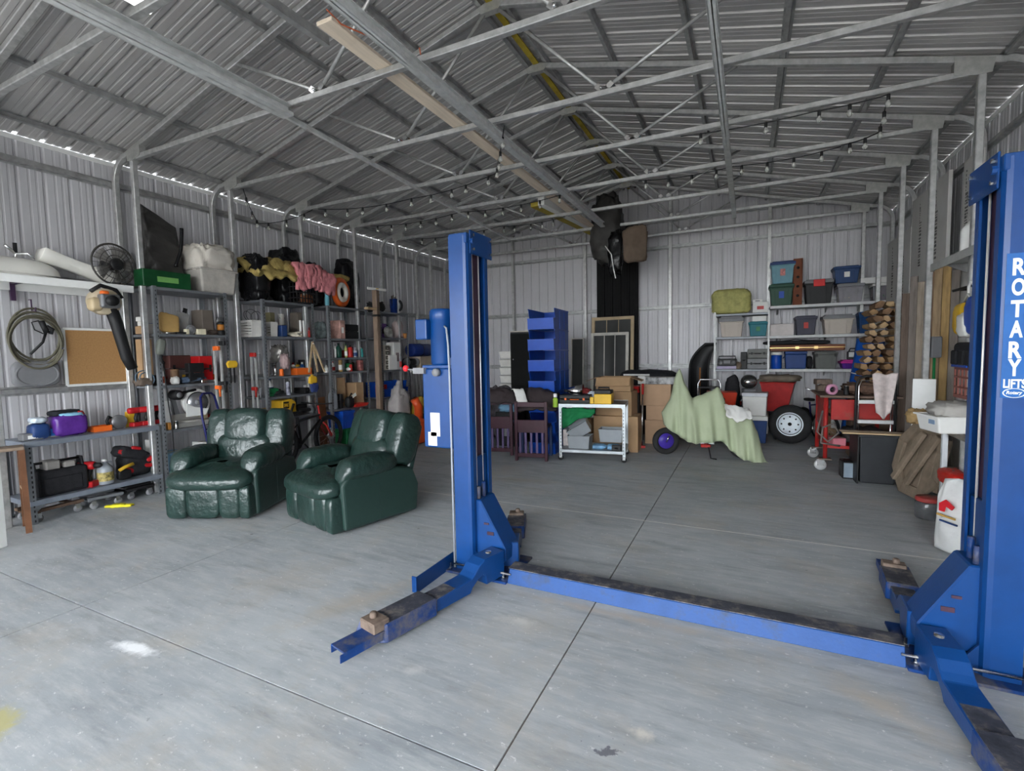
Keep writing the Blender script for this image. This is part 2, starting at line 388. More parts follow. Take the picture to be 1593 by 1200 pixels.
# back wall (gable)
wb = struct('wall_back', MB().prism([(XL-0.1, -0.1), (XR+0.1, -0.1), (XR+0.1, ZE-0.0), (XC, RIDGE+0.015), (XL-0.1, ZE-0.0)], YB+0.022, YB+0.07), SHEET)
n_b = 11; pb = (XR-XL)/n_b
for i in range(n_b):
    x0 = XL+pb*i; z = lambda x: (ZE-0.03 if False else RIDGE-SL*abs(x-XC))-0.02
    pr = rib_profile(4, pb/4); vs = [(x0+a, YB+b, 0.01) for a, b in pr]+[(x0+a, YB+b, z(x0+a)) for a, b in pr]
    k = len(pr); mb = MB().add(vs, [(q, q+1, k+q+1, k+q) for q in range(k-1)])
    part('panel', mb.mesh('panel', fix=False), SHEET, wb)
# roof
ce = thing('ceiling', '', '', (0, 0, 0)); del ce['label']; del ce['category']; ce['kind'] = 'structure'; LABELS.pop('', None)
slope = math.hypot(XC-XL, RIDGE-ZE)+0.04; ang = math.atan(SL)
rm = panel_mesh('panel', 4, PW/4, slope, 1, 0.032); rm.materials.append(ROOF)
SKY = mat('skylight_fibreglass', (0.85, 0.85, 0.82), 0.6, 0, 0.03, trans=0.75)
rs = rm.copy(); rs.materials.clear(); rs.materials.append(SKY)
for side in (-1, 1):
    for i in range(17):
        sky = False
        o = part('panel', rs if sky else rm, ROOF, ce)
        # local x -> world +-y (ribs upward), local z -> up the slope towards the ridge
        e = Vector((XL if side < 0 else XR, 0, ZE)); d = Vector((-side*cos(ang), 0, sin(ang)))
        nrm = Vector((side*sin(ang), 0, cos(ang)))          # outward
        ax = nrm.cross(d)                                   # x such that x,y(nrm),z(d) right-handed
        y0 = YF+PW*(i if ax.y > 0 else i+1)
        M = Matrix((ax, nrm, d)).transposed().to_4x4(); M.translation = e+Vector((0, y0, 0))
        o.matrix_world = M
part('ridge_cap', MB().prism([(XC-0.25, RIDGE-SL*0.25+0.03), (XC, RIDGE+0.03), (XC+0.25, RIDGE-SL*0.25+0.03), (XC+0.25, RIDGE-SL*0.25+0.034), (XC, RIDGE+0.036), (XC-0.25, RIDGE-SL*0.25+0.034)], YF, YB), ROOF, ce)
part('insulation_strip', MB().bb((XC-0.035, 3.0, RIDGE-0.075), (XC+0.035, YB, RIDGE-0.06)), mat('yellow_foam', (0.36, 0.27, 0.03), 0.8, 0, 0.3), ce, label='strip of yellow foam along the ridge')
# purlins (hat channels under the roof sheet)
def hat(L):
    return [(-0.055, 0), (-0.03, 0), (-0.024, -0.045), (0.024, -0.045), (0.03, 0), (0.055, 0)]
PDX = [0.13, 0.95, 1.82, 2.68, 3.55, 4.38]
for side in (-1, 1):
    for dx in PDX:
        x = XC+side*dx; zz = RIDGE-SL*dx-0.004
        mb = MB(); sec = [(p[0]*0.8, p[1]) for p in hat(1)]
        rot = RY(side*ang)
        vs = []
        for y in (YF, YB):
            vs += [rot @ Vector((p[0], 0, p[1]))+Vector((x, y, zz)) for p in sec]
        mb.add(vs, [(i, i+1, 7+i, 6+i) for i in range(5)])
        part('purlin', mb.mesh('purlin', fix=False), GALV_D, ce)
# girts
def girt(parent, a, b, inward):
    # hat channel laid along the wall from a to b; inward = direction into the room
    a, b, n = Vector(a), Vector(b), Vector(inward)
    sec = [(-0.05, 0.0), (-0.028, 0.0), (-0.022, 0.04), (0.022, 0.04), (0.028, 0.0), (0.05, 0.0)]
    vs = [q+Vector((0, 0, s))+n*t for q in (a, b) for s, t in sec]
    return part('girt', MB().add(vs, [(i, i+1, 7+i, 6+i) for i in range(5)]).mesh('girt', fix=False), GALV_D, parent)
for z in (1.33, 2.56, 3.80): girt(wl, (XL+0.003, YF, z), (XL+0.003, YB, z), (1, 0, 0)); girt(wr, (XR-0.003, YF, z-0.03), (XR-0.003, YB, z-0.03), (-1, 0, 0))
for z in (1.29, 2.55, 3.83): girt(wb, (XL, YB-0.003, z), (XR, YB-0.003, z), (0, -1, 0))
girt(wb, (-5.9, YB-0.003, 4.40), (1.1, YB-0.003, 4.40), (0, -1, 0))
for x in (P(799, 440, Y=10.95).x, P(911, 440, Y=10.95).x, P(1043, 440, Y=10.95).x, P(1196, 440, Y=10.95).x):
    zt = RIDGE-SL*abs(x-XC)-0.06
    part('post', MB().bb((x-0.03, YB-0.105, 0), (x+0.03, YB-0.045, zt)), GALV, wb)
# eave trim
EAVE = mat('eave_trim', (0.74, 0.74, 0.72), 0.5, 0, 0.06)
part('eave_trim', MB().bb((XL+0.002, YF, ZE-0.055), (XL+0.012, YB, ZE-0.005)), EAVE, wl)
part('eave_trim', MB().bb((XR-0.012, YF, ZE-0.055), (XR-0.002, YB, ZE-0.005)), EAVE, wr)
# front wall with two wide doorways, both doors rolled up: the daylight comes in here
wf = struct('wall_front', MB().prism([(XL, 3.75), (XR, 3.75), (XR, ZE), (XC, RIDGE-0.02), (XL, ZE)], YF-0.1, YF-0.02), SHEET)
for a, b, c in ((XL, -6.35, 0), (-2.85, -2.30, 0), (1.95, XR, 0), (-6.35, -2.85, 3.1)):
    part('pier' if c == 0 else 'header', MB().bb((a, YF-0.1, c), (b, YF-0.02, 3.75)), SHEET, wf)
struct('ground', MB().bb((-40, -60, -0.06), (40, YF-0.001, -0.02)), mat('gravel', (0.36, 0.34, 0.31), 0.9, 0, 0.3, 3, 0.3, 40))

# ============================================================ roof trusses
FRAMES = [2.05, 3.4, 4.6, 5.8, 7.0, 8.2, 9.4, 10.6]
T = 0.058
def truss(y, i):
    names = ['roof truss overhead nearest the camera, mostly above the frame', 'first whole roof truss, at the near end of the left shelving', 'second roof truss back, over the first tall shelf unit', 'third roof truss back, carrying the string lights',
             'fourth roof truss back, above the insulation rolls', 'fifth roof truss back, over the blue bucket shelf', 'sixth roof truss back, next to last before the rear wall', 'last roof truss just before the rear gable wall']
    t = thing('roof_truss', names[i]+', galvanised tube', 'truss', (XC, y, 0), 0, 'galvanised roof trusses')
    HW = XC-XL; zc = 4.03; tz = lambda dx: RIDGE-SL*dx-0.055-T/2
    for s in (-1, 1):
        k = 'leg'
        xo = s*(HW-0.09); R = 0.34
        # outer leg bending over into the rafter
        pts = [(xo, 0, 0), (xo, 0, 3.2)]; zt = tz(HW-0.09-R)
        for q in range(0, 9):
            a = q/8*(pi/2-ang); pts.append((xo-s*R*(1-cos(a)), 0, zt-R*0.86+R*sin(a)*0.86 + 0.0))
        part('bent_leg', MB().bar(pts, T, T, up=(0, 1, 0)), GALV, t, 0.006)
        xi = s*(HW-0.50)
        part('inner_leg', MB().bar([(xi, 0, 0), (xi, 0, zc+0.02)], T, T*1.0, up=(0, 1, 0)), GALV, t, 0.006)
        # top chord
        x0 = s*(HW-0.335)
        part('rafter', MB().bar([(x0, 0, tz(HW-0.335)), (0, 0, tz(0))], T, T*1.05, up=(0, 1, 0)), GALV, t, 0.006)
        # gusset
        gx = s*(HW-0.50)
        pl = [(gx+s*0.06, zc-0.035), (gx+s*0.08, zc+0.085), (gx-s*0.20, zc+0.155), (gx-s*0.20, zc+0.0), (gx-s*0.05, zc-0.035)]
        part('gusset_plate', MB().prism(pl, -T/2-0.006, T/2+0.006, 'y'), mat('gusset_steel', (0.46, 0.46, 0.44), 0.42, 0.6, 0.15, 20), t)
        # webs
        nx = s*1.17
        part('web', MB().cyl((nx-s*0.05, 0, zc+0.06), (s*0.06, 0, tz(0.06)-0.03), 0.018, 8), GALV, t)
        part('web', MB().cyl((nx+s*0.05, 0, zc+0.06), (s*2.25, 0, tz(2.25)-0.02), 0.018, 8), GALV, t)
        part('clamp', MB().box((nx-s*0.055, 0, zc+0.055), (0.06, 0.05, 0.05), M=RY(s*0.7)).box((nx+s*0.055, 0, zc+0.055), (0.06, 0.05, 0.05), M=RY(-s*0.7)).cyl((nx-0.03, -0.04, zc+0.045), (nx-0.03, 0.04, zc+0.045), 0.014, 6), CHROME, t)
    part('bottom_chord', MB().bar([(-(HW-0.5), 0, zc), (HW-0.5, 0, zc)], T*0.9, T, up=(0, 1, 0)), GALV, t, 0.006)
    part('peak_plate', MB().prism([(-0.16, tz(0)-0.02), (0, tz(0)+0.03), (0.16, tz(0)-0.02), (0.10, tz(0)-0.08), (-0.10, tz(0)-0.08)], -T/2-0.005, T/2+0.005), MATS['gusset_steel'], t)
    return t
for i, y in enumerate(FRAMES): truss(y, i)
# ============================================================ two-post car lift
MID = -0.39
lift = thing('car_lift', 'blue two-post car lift with floor plate and swing arms, standing mid floor', 'car lift', (MID, 3.2, 0))
def mir(p, s): return (p[0]*s, p[1], p[2])
STRIP = mat('greasy_track', (0.055, 0.028, 0.045), 0.4, 0, 0.3)
for s, nm in ((-1, 'left'), (1, 'right')):
    # local frame: x from lift centre; outer side = s*1.60, opening towards the centre
    o_, i_ = 1.585, 1.435; y0, y1 = -0.16, 0.18; t = 0.012
    pts = [(o_, y0), (i_+0.03, y0), (i_+0.010, y0+0.008), (i_, y0+0.03), (i_, y0+0.075), (i_+t, y0+0.075), (i_+t, y0+0.03), (i_+0.03, y0+t), (o_-t, y0+t),
           (o_-t, y1-t), (i_+0.03, y1-t), (i_+t, y1-0.03), (i_+t, y1-0.075), (i_, y1-0.075), (i_, y1-0.03), (i_+0.010, y1-0.008), (i_+0.03, y1), (o_, y1)]
    col = part('column', MB().prism([(s*x, y) for x, y in pts], 0.02, 2.50, 'z'), BLUE, lift)
    part('track', MB().bb((s*(i_+0.04), -0.05, 0.1), (s*(i_+0.09), 0.08, 2.42)), STRIP, col)
    for yy in (-0.045, 0.05):
        part('cable', MB().cyl((s*(i_+0.022), yy, 0.45), (s*(i_+0.022), yy, 2.46), 0.006, 6), mat('bare_cable', (0.72, 0.70, 0.66), 0.35, 0.5), col)
    tp = part('pulley_plate', MB().bb((s*(i_-0.012), -0.12, 2.37), (s*(i_-0.002), 0.21, 2.54)).bb((s*(i_-0.002), y0+0.004, 2.44), (s*o_, y1-0.004, 2.515)), BLUE, col, 0.004)
    for yy in (-0.09, 0.17):
        for zz in (2.405, 2.505):
            part('bolt', MB().cyl((s*(i_-0.028), yy, zz), (s*(i_-0.01), yy, zz), 0.011, 6, False), STEEL, tp)
    part('bolt', MB().cyl((s*(i_-0.03), -0.10, 2.46), (s*(i_+0.0), -0.10, 2.46), 0.02, 8, False), BLUE, tp)
    # base plate with anchor bolts
    bp = part('base_plate', MB().bb((s*1.66, -0.22, 0), (s*1.14, 0.26, 0.018)), BLUEW, lift, 0.003)
    for xx, yy in ((1.62, -0.19), (1.30, -0.19), (1.62, 0.22), (1.18, -0.17), (1.18, 0.0), (1.2, 0.1)):
        part('anchor_bolt', MB().cyl((s*xx, yy, 0.0), (s*xx, yy, 0.07), 0.009, 6, False).cyl((s*xx, yy, 0.018), (s*xx, yy, 0.034), 0.018, 6, False), STEEL, bp)
    part('link_rod', MB().cyl((s*1.60, -0.175, 0.06), (s*1.12, -0.175, 0.06), 0.008, 6), STEEL, bp)
    # carriage
    prof = [(i_+0.02, 0.10), (1.20, 0.10), (1.195, 0.20), (1.40, 0.55), (i_+0.02, 0.55)]
    ca = part('carriage', MB().prism([(s*x, z) for x, z in prof], -0.10, 0.12), BLUE, lift, 0.008)
    part('slot', MB().bb((s*1.37, -0.106, 0.37), (s*1.33, -0.099, 0.385)).bb((s*1.345, -0.106, 0.295), (s*1.29, -0.099, 0.32)), STRIP, ca)
    part('carriage_rail', MB().bb((s*(i_+0.02), -0.10, 0.1), (s*(i_+0.06), 0.12, 0.86)), BLUE, ca, 0.004)
    part('stop_bolt', MB().cyl((s*(i_-0.0), 0.02, 0.55), (s*(i_-0.0), 0.02, 0.66), 0.016, 8).cyl((s*(i_-0.0), -0.06, 0.55), (s*(i_-0.0), -0.06, 0.64), 0.016, 8), BLUEW, ca)
    part('gusset', MB().prism([(s*(i_+0.005), 0.02), (s*1.33, 0.02), (s*(i_+0.005), 0.17)], y0+0.03, y0+0.045), BLUE, col)
fp = part('floor_plate', MB().prism([(-0.195, 0.0), (-0.152, 0.092), (-0.032, 0.092), (0.012, 0.0)], -1.14, 1.14, 'x'), mat('floor_plate_blue', (0.012, 0.065, 0.235), 0.45, 0, 0.15, 5, 0.05, 50, dirt=(0.03, 0.05, 0.10), dirt_amt=0.35, dscale=5), lift, 0.004)
part('tread', MB().bb((-1.15, -0.150, 0.0925), (1.14, -0.032, 0.097)), DIRTY, fp)
RUSTY = mat('rusty_steel', (0.20, 0.15, 0.12), 0.7, 0.3, 0.35, 18, 0.2, 50)
def lift_arm(px, py, ax, ay, ext, pad=True, bend=True):
    # arm pivots at (px,py), points towards (ax,ay); local +y along the arm
    d = math.hypot(ax-px, ay-py); rz = math.atan2(ay-py, ax-px)-pi/2
    R = RZ(rz)
    def tr(mb):
        mb.v = [tuple(R @ Vector(v) + Vector((px, py, 0))) for v in mb.v]; return mb
    prof = [(-0.10, 0.03), (-0.10, 0.215), (0.10, 0.215), (0.16, 0.19), (0.20, 0.15), (0.235, 0.125), (d*0.5, 0.11), (d*0.5, 0.03), (0.25, 0.03), (0.23, 0.06), (0.17, 0.10), (0.12, 0.115), (0.10, 0.10), (0.09, 0.03)]
    a = part('arm', tr(MB().prism(prof, -0.065, 0.065, 'x')), BLUE, lift, 0.005)
    part('pivot_pin', tr(MB().cyl((0, 0, 0.02), (0, 0, 0.225), 0.022, 10)), STEEL, a)
    part('arm_beam', tr(MB().bb((-0.06, d*0.3, 0.035), (0.06, d*0.62, 0.118))), DIRTY, a, 0.004)
    sl = part('sleeve', tr(MB().add([(-0.085, d*0.52, 0.025), (0.085, d*0.52, 0.025), (0.085, d*0.52, 0.135), (-0.085, d*0.52, 0.135), (-0.085, d*0.86, 0.025), (0.085, d*0.98, 0.025), (0.085, d*0.92, 0.135), (-0.085, d*0.86, 0.135)],
              [(0, 1, 2, 3), (4, 7, 6, 5), (0, 4, 5, 1), (3, 2, 6, 7), (0, 3, 7, 4), (1, 5, 6, 2)])), BLUEW, a, 0.006)
    part('sleeve_top', tr(MB().bb((-0.078, d*0.53, 0.1352), (0.078, d*0.84, 0.139))), DIRTY, sl)
    if pad:
        br = part('pad_bracket', tr(MB().bb((-0.075, d*0.84, 0.09), (0.055, d*1.10, 0.10)).bb((-0.075, d*0.88, 0.05), (-0.068, d*1.12, 0.095)).bb((0.05, d*0.90, 0.05), (0.057, d*1.10, 0.095))), BLUEW, a, 0.002)
        part('lift_pad', tr(MB().bb((-0.07, d*0.83, 0.10), (0.065, d*0.93, 0.16)).cyl((0.01, d*0.88, 0.15), (0.01, d*0.88, 0.19), 0.022, 10)), RUSTY, br, 0.006, label='rusty flip-up lifting pad')
    return a
ox, oy = MID, 3.2
for p, q in (((-1.665, 2.98), (-1.925, 1.92)), ((-1.64, 3.30), (-1.97, 4.12)), ((0.865, 2.98), (0.93, 1.92)), ((0.865, 3.30), (0.93, 4.16))):
    lift_arm(p[0]-ox, p[1]-oy, q[0]-ox, q[1]-oy, 0)
part('toe_guard', MB().bb((-1.655, -0.58, 0.0), (-1.645, -0.10, 0.115)).bb((-1.69, -0.575, 0.0), (-1.645, -0.565, 0.115)), BLUE, lift, 0.003)
part('toe_guard', MB().bb((1.645, -0.58, 0.0), (1.655, -0.10, 0.115)), BLUE, lift, 0.003)
# power unit on the outside of the left column
pu = part('oil_tank', MB().bb((-1.865, -0.14, 0.93), (-1.60, 0.06, 1.54)), BLUE, lift, 0.012, 2)
part('motor', MB().lathe([(0.085, 1.56), (0.093, 1.58), (0.093, 1.90), (0.097, 1.905), (0.097, 1.975), (0.088, 1.99), (0.02, 1.992)], 24, (-1.735, -0.04, 0)), BLUE, pu)
part('motor_flange', MB().bb((-1.865, -0.14, 1.54), (-1.58, 0.06, 1.565)).bb((-1.62, -0.13, 1.5), (-1.575, -0.06, 1.62)), BLUE, pu, 0.004)
part('capacitor_box', MB().bb((-1.905, -0.16, 1.76), (-1.80, -0.06, 1.915)), BLUE, pu, 0.01, 2)
part('valve_block', MB().bb((-1.93, -0.17, 1.50), (-1.83, -0.11, 1.545)).cyl((-1.93, -0.14, 1.525), (-2.01, -0.14, 1.535), 0.007, 6).cyl((-1.72, -0.18, 1.51), (-1.72, -0.14, 1.51), 0.03, 10), GREY, pu)
part('lever_knob', MB().blob((-2.02, -0.14, 1.54), (0.05, 0.05, 0.05), e=1, crumple=0, nu=12, nv=8), mat('red_knob', (0.75, 0.03, 0.04), 0.3), pu, label='round red lever knob')
part('rating_label', MB().bb((-1.80, -0.1415, 1.02), (-1.715, -0.1405, 1.20)), PAPER, pu)
part('rating_label', MB().bb((-1.825, -0.1415, 0.945), (-1.745, -0.1405, 1.05)), PAPER, pu)
part('drain_box', MB().bb((-1.66, -0.12, 0.93), (-1.60, -0.04, 1.08)), GREY, pu, 0.004)
part('conduit', MB().tube([(-1.68, -0.10, 1.86), (-1.64, -0.13, 1.84), (-1.615, -0.15, 1.72), (-1.60, -0.165, 1.5), (-1.597, -0.168, 1.0), (-1.597, -0.168, 0.03)], 0.008, 6), mat('grey_conduit', (0.30, 0.32, 0.36), 0.5), pu)
# decal with the name on the right column
yd = -0.1612
dk = part('decal', MB().bb((1.455, yd, 1.395), (1.578, yd-0.0015, 2.06)), mat('decal_blue', (0.012, 0.10, 0.33), 0.35, 0, 0.12, 9, coat=0.3), lift, label='worn blue decal with white lettering')
for q, (ch, z) in enumerate(zip('ROTARY', (1.998, 1.906, 1.807, 1.714, 1.618, 1.536))):
    part('letter', text_mesh(ch, 0.046, 0.078, 0.002, 0.035), WHITE, dk, loc=(1.499, yd-0.003, z))
part('lettering', text_mesh("LIFTS", 0.080, 0.042, 0.002, 0.03), WHITE, dk, loc=(1.503, yd-0.003, 1.462))
part('badge_ring', MB().torus((0, 0, 0), 0.022, 0.0016, RX(pi/2), 28, 6), WHITE, dk, loc=(1.503, yd-0.002, 1.418)).scale = (1.75, 1, 0.95)
part('lettering', text_mesh("Rotary", 0.056, 0.020, 0.002, 0.02, 0.2), WHITE, dk, loc=(1.503, yd-0.003, 1.418))

# ============================================================ recliners
LEATHER = mat('green_leather', (0.012, 0.031, 0.026), 0.29, 0, 0.25, 3, 0.75, 11, spec=0.6)
LEATHERP = mat('green_leather_panel', (0.015, 0.037, 0.031), 0.38, 0, 0.15, 3, 0.15, 12, spec=0.5)
def recliner(label, loc, rz, tilt, seed):
    t = thing('recliner', label, 'armchair', loc, rz, 'green leather recliners')
    W = 0.47
    part('base', MB().bb((-W+0.06, -0.33, 0.03), (W-0.06, 0.40, 0.34)), LEATHERP, t, 0.02)
    for s in (-1, 1):
        prof = [(-0.40, 0.03), (0.44, 0.03), (0.47, 0.30), (0.40, 0.48), (0.20, 0.53), (-0.36, 0.53), (-0.42, 0.46)]
        a, b = s*(W-0.17), s*W
        sp = part('side_panel', MB().prism(prof, a, b, 'x'), LEATHERP, t, 0.03, 3)
        part('seam', MB().bar([(s*(W+0.001), -0.02, 0.05), (s*(W+0.001), -0.02, 0.52)], 0.004, 0.004, up=(0, 1, 0)), LEATHER, sp)
        mb = MB()
        def fn(u, v, s=s):
            a_ = 2*pi*u; y = -0.41+0.66*v
            k = 1-0.30*max(0, (v-0.6)/0.4)**2
            r = (1-abs(2*v-1)**5.0)**0.5 if 0 < v < 1 else 0.02
            wx = 0.132*k*max(r, 0.05); wz = 0.112*k*max(r, 0.05)
            wr = 0.008*mnoise.noise(Vector((u*9, y*26, seed+s)))
            pw = lambda q: math.copysign(abs(q)**0.8, q)
            z = 0.57 - 0.10*max(0, (0.16-v)/0.16)**2 + 0.02*sin(v*pi)
            return Vector((s*(W-0.095)+(wx+wr)*pw(cos(a_)), y, z+(wz+wr)*pw(sin(a_))))
        mb.grid(fn, 24, 44, cu=True)
        part('arm_pad', mb, LEATHER, t)
    # seat cushion, wider in front of the arms
    mb = MB()
    def seat(u, v):
        pw = lambda q, e: math.copysign(abs(q)**e, q)
        a_ = 2*pi*u; b_ = pi*(v-0.5); b_ = max(-1.55, min(1.55, b_))
        x = pw(cos(b_), 0.5)*pw(cos(a_), 0.45); y = pw(cos(b_), 0.5)*pw(sin(a_), 0.5); z = pw(sin(b_), 0.7)
        yy = -0.22+0.38*y; wx = 0.31 + (0.145 if yy < -0.42 else 0.145*max(0, 1-(yy+0.42)/0.08))
        zz = 0.425+0.10*z + (0.03 if yy > -0.3 else 0) - 0.03*max(0, (-0.42-yy)/0.18)
        return Vector((x*wx, yy, zz + 0.006*mnoise.noise(Vector((x*6, yy*14, z*4+seed)))))
    mb.grid(seat, 48, 20, cu=True)
    part('seat_cushion', mb, LEATHER, t)
    # footrest in padded segments
    for a, b in ((-0.435, -0.225), (-0.225, 0.115), (0.115, 0.325), (0.325, 0.435)):
        part('footrest_pad', MB().blob(((a+b)/2, -0.44, 0.19), (b-a+0.012, 0.17, 0.34), seed+a, 0.42, 0.008, 4), LEATHER, t)
    # back: reclined about the seat line
    M = RX(-tilt); org = Vector((0, 0.26, 0.46))
    def lean(mb):
        mb.v = [tuple(M @ (Vector(p)-org)+org) for p in mb.v]; return mb
    part('back_shell', lean(MB().bb((-0.42, 0.36, 0.30), (0.42, 0.45, 0.98))), LEATHERP, t, 0.04, 3)
    part('lumbar_cushion', lean(MB().blob((0, 0.22, 0.60), (0.64, 0.32, 0.36), seed+2, 0.55, 0.012, 5, fold=0.02)), LEATHER, t)
    for s in (-1, 1):
        part('back_wing', lean(MB().blob((s*0.335, 0.27, 0.79), (0.27, 0.30, 0.54), seed+s, 0.55, 0.012, 5, fold=0.03)), LEATHER, t)
    part('head_cushion', lean(MB().blob((0, 0.22, 0.85), (0.47, 0.34, 0.42), seed+5, 0.5, 0.010, 5, fold=0.03)), LEATHER, t)
    return t
recliner('dark green leather recliner seen from the front, nearer the shelving', (-5.10, 3.44, 0), rad(24), rad(12), 1)
recliner('dark green leather recliner turned sideways, beside the blue lift column', (-3.66, 3.74, 0), rad(-14), rad(18), 4)
# ============================================================ builders for the stored goods (front = local -y, base at z 0)
def L(x0, y0, x1, y1, X=-6.55, z=None, d=0.3, wk=1.0):
    """thing along the left wall: photo box, front plane X, resting height z, depth d -> (loc, rz, (w, d, h))"""
    ym = (y0+y1)/2
    a = P(x0, ym, X=X-d).y; b = P(x1, ym, X=X).y
    if b-a < 0.03: a = P(x0, ym, X=X).y
    xm = (x0+x1)/2; zt = P(xm, y0, X=X).z; zb = P(xm, y1, X=X).z if z is None else z
    return Vector((X-d/2, (a+b)/2, zb)), pi/2, (max(0.03, (b-a)*wk), d, max(0.03, zt-zb))
def B(x0, y0, x1, y1, Y=10.5, z=None, d=0.3):
    """thing facing the door: photo box, front plane Y"""
    ym = (y0+y1)/2; xm = (x0+x1)/2
    if xm < 1162: a = P(x0, ym, Y=Y).x; b = P(x1, ym, Y=Y+d).x
    else: a = P(x0, ym, Y=Y+d).x; b = P(x1, ym, Y=Y).x
    if b-a < 0.04: a = P(x0, ym, Y=Y).x; b = P(x1, ym, Y=Y).x
    zt = P(xm, y0, Y=Y).z; zb = P(xm, y1, Y=Y).z if z is None else z
    return Vector(((a+b)/2, Y+d/2, zb)), 0.0, (b-a, d, max(0.03, zt-zb))

TAPE = mat('packing_tape', (0.46, 0.36, 0.24), 0.3, 0, 0.05)
def carton(label, p, m=None, name='cardboard_box', opened=False, sticker=None, turn=0.0, flaps=0.5, group=None):
    loc, rz, (w, d, h) = p; m = m or CARD
    t = thing(name, label, 'box', loc, rz+turn, group)
    if opened:
        e = 0.006
        part('body', MB().bb((-w/2, -d/2, 0), (w/2, d/2, 0.006)).bb((-w/2, -d/2, 0), (w/2, -d/2+e, h)).bb((-w/2, d/2-e, 0), (w/2, d/2, h)).bb((-w/2, -d/2, 0), (-w/2+e, d/2, h)).bb((w/2-e, -d/2, 0), (w/2, d/2, h)), m, t)
        f = min(w, d)*0.42
        for s in (-1, 1):
            part('flap', MB().box((s*(w/2+f*0.42), 0, h-f*0.12), (f, d*0.94, 0.006), M=RY(s*0.35)), m, t)
            part('flap', MB().box((0, s*(d/2+f*0.36), h-f*0.30), (w*0.96, f, 0.006), M=RX(-s*0.75)), m, t)
    else:
        part('body', MB().bb((-w/2, -d/2, 0), (w/2, d/2, h)), m, t, min(0.006, h*0.1))
        part('tape', MB().bb((-w/2+0.002, -min(0.024, d*0.1), h-0.0005), (w/2-0.002, min(0.024, d*0.1), h+0.0012)), TAPE, t)
    if sticker:
        part('sticker', MB().bb((-w*0.22, -d/2-0.0018, h*0.30), (w*0.22, -d/2-0.0002, h*0.62)), sticker, t)
    return t
def tote(label, p, body, lid=None, name='storage_tote', sticker=None, latch=None, turn=0.0, taper=0.84, group=None, clear=None, lidh=0.10):
    loc, rz, (w, d, h) = p; lid = lid or body
    t = thing(name, label, 'storage bin', loc, rz+turn, group)
    hb = h*(1-lidh)
    bo = part('body', MB().box((0, 0, hb/2), (w*0.92, d*0.92, hb), taper=taper), body, t, 0.012, 2)
    part('rim', MB().bb((-w/2*0.97, -d/2*0.97, hb*0.86), (w/2*0.97, d/2*0.97, hb*0.93)), body, bo, 0.006)
    for s in (-1, 1):
        part('rib', MB().box((s*w*0.26, -d*0.435, hb*0.43), (w*0.05, 0.014, hb*0.8), M=RX(-0.02)), body, bo)
    part('lid', MB().bb((-w/2, -d/2, hb*0.93), (w/2, d/2, hb+h*lidh*0.55)).bb((-w*0.42, -d*0.40, hb+h*lidh*0.5), (w*0.42, d*0.40, h)), lid, t, 0.008, 2)
    if sticker: part('sticker', MB().box((0, -d*0.462, hb*0.55), (w*0.2, 0.003, hb*0.34), M=RX(-0.03)), sticker, t)
    for s in (-1, 1):
        if latch: part('latch', MB().box((s*w*0.40, -d*0.50, hb*0.88), (w*0.10, 0.016, hb*0.2)), latch, t, 0.003)
    if clear:
        for q, (m_, x, ww, hh) in enumerate(clear):
            part('contents', MB().blob((x*w*0.4, -d*0.02, hb*hh*0.5+0.01), (w*ww*0.8, d*0.78, hb*hh*0.9), q+w, 0.5, 0.03), m_, t)
    return t
def bag(label, p, m, name='bag', cat='bag', e=0.65, crumple=0.08, fold=0.06, seed=1, knot=False, fs=4, group=None):
    loc, rz, (w, d, h) = p
    mb = MB().blob((0, 0, h/2), (w, d, h), seed, e, crumple, fs, 36, 24, fold=fold)
    mb.v = [(x, y, max(0.0, z)) for x, y, z in mb.v]
    if knot: mb.blob((0, 0, h*1.02), (w*0.3, d*0.3, h*0.2), seed+3, 0.9, 0.15, 6, 14, 10, fold=0.1)
    return single(name, mb, m, label, cat, loc, rz, group)
def bucket(label, p, m, name='bucket', handle=True, group=None, rim=None):
    loc, rz, (w, d, h) = p; r = w/2
    t = thing(name, label, 'bucket', loc, rz, group)
    part('body', MB().lathe([(r*0.84, 0), (r*0.86, 0.004), (r*0.97, h*0.97), (r, h*0.97), (r, h), (r*0.93, h), (r*0.80, 0.012)], 24, caps=True), m, t)
    part('rim', MB().torus((0, 0, h*0.86), r*0.99, r*0.035), rim or m, t)
    if handle: part('handle', MB().tube([(r*1.0*cos(a), -0.02-0.25*r*sin(a), h*0.86-r*0.55*sin(a)) for a in [q*pi/10 for q in range(11)]], 0.004, 6), STEEL, t)
    return t
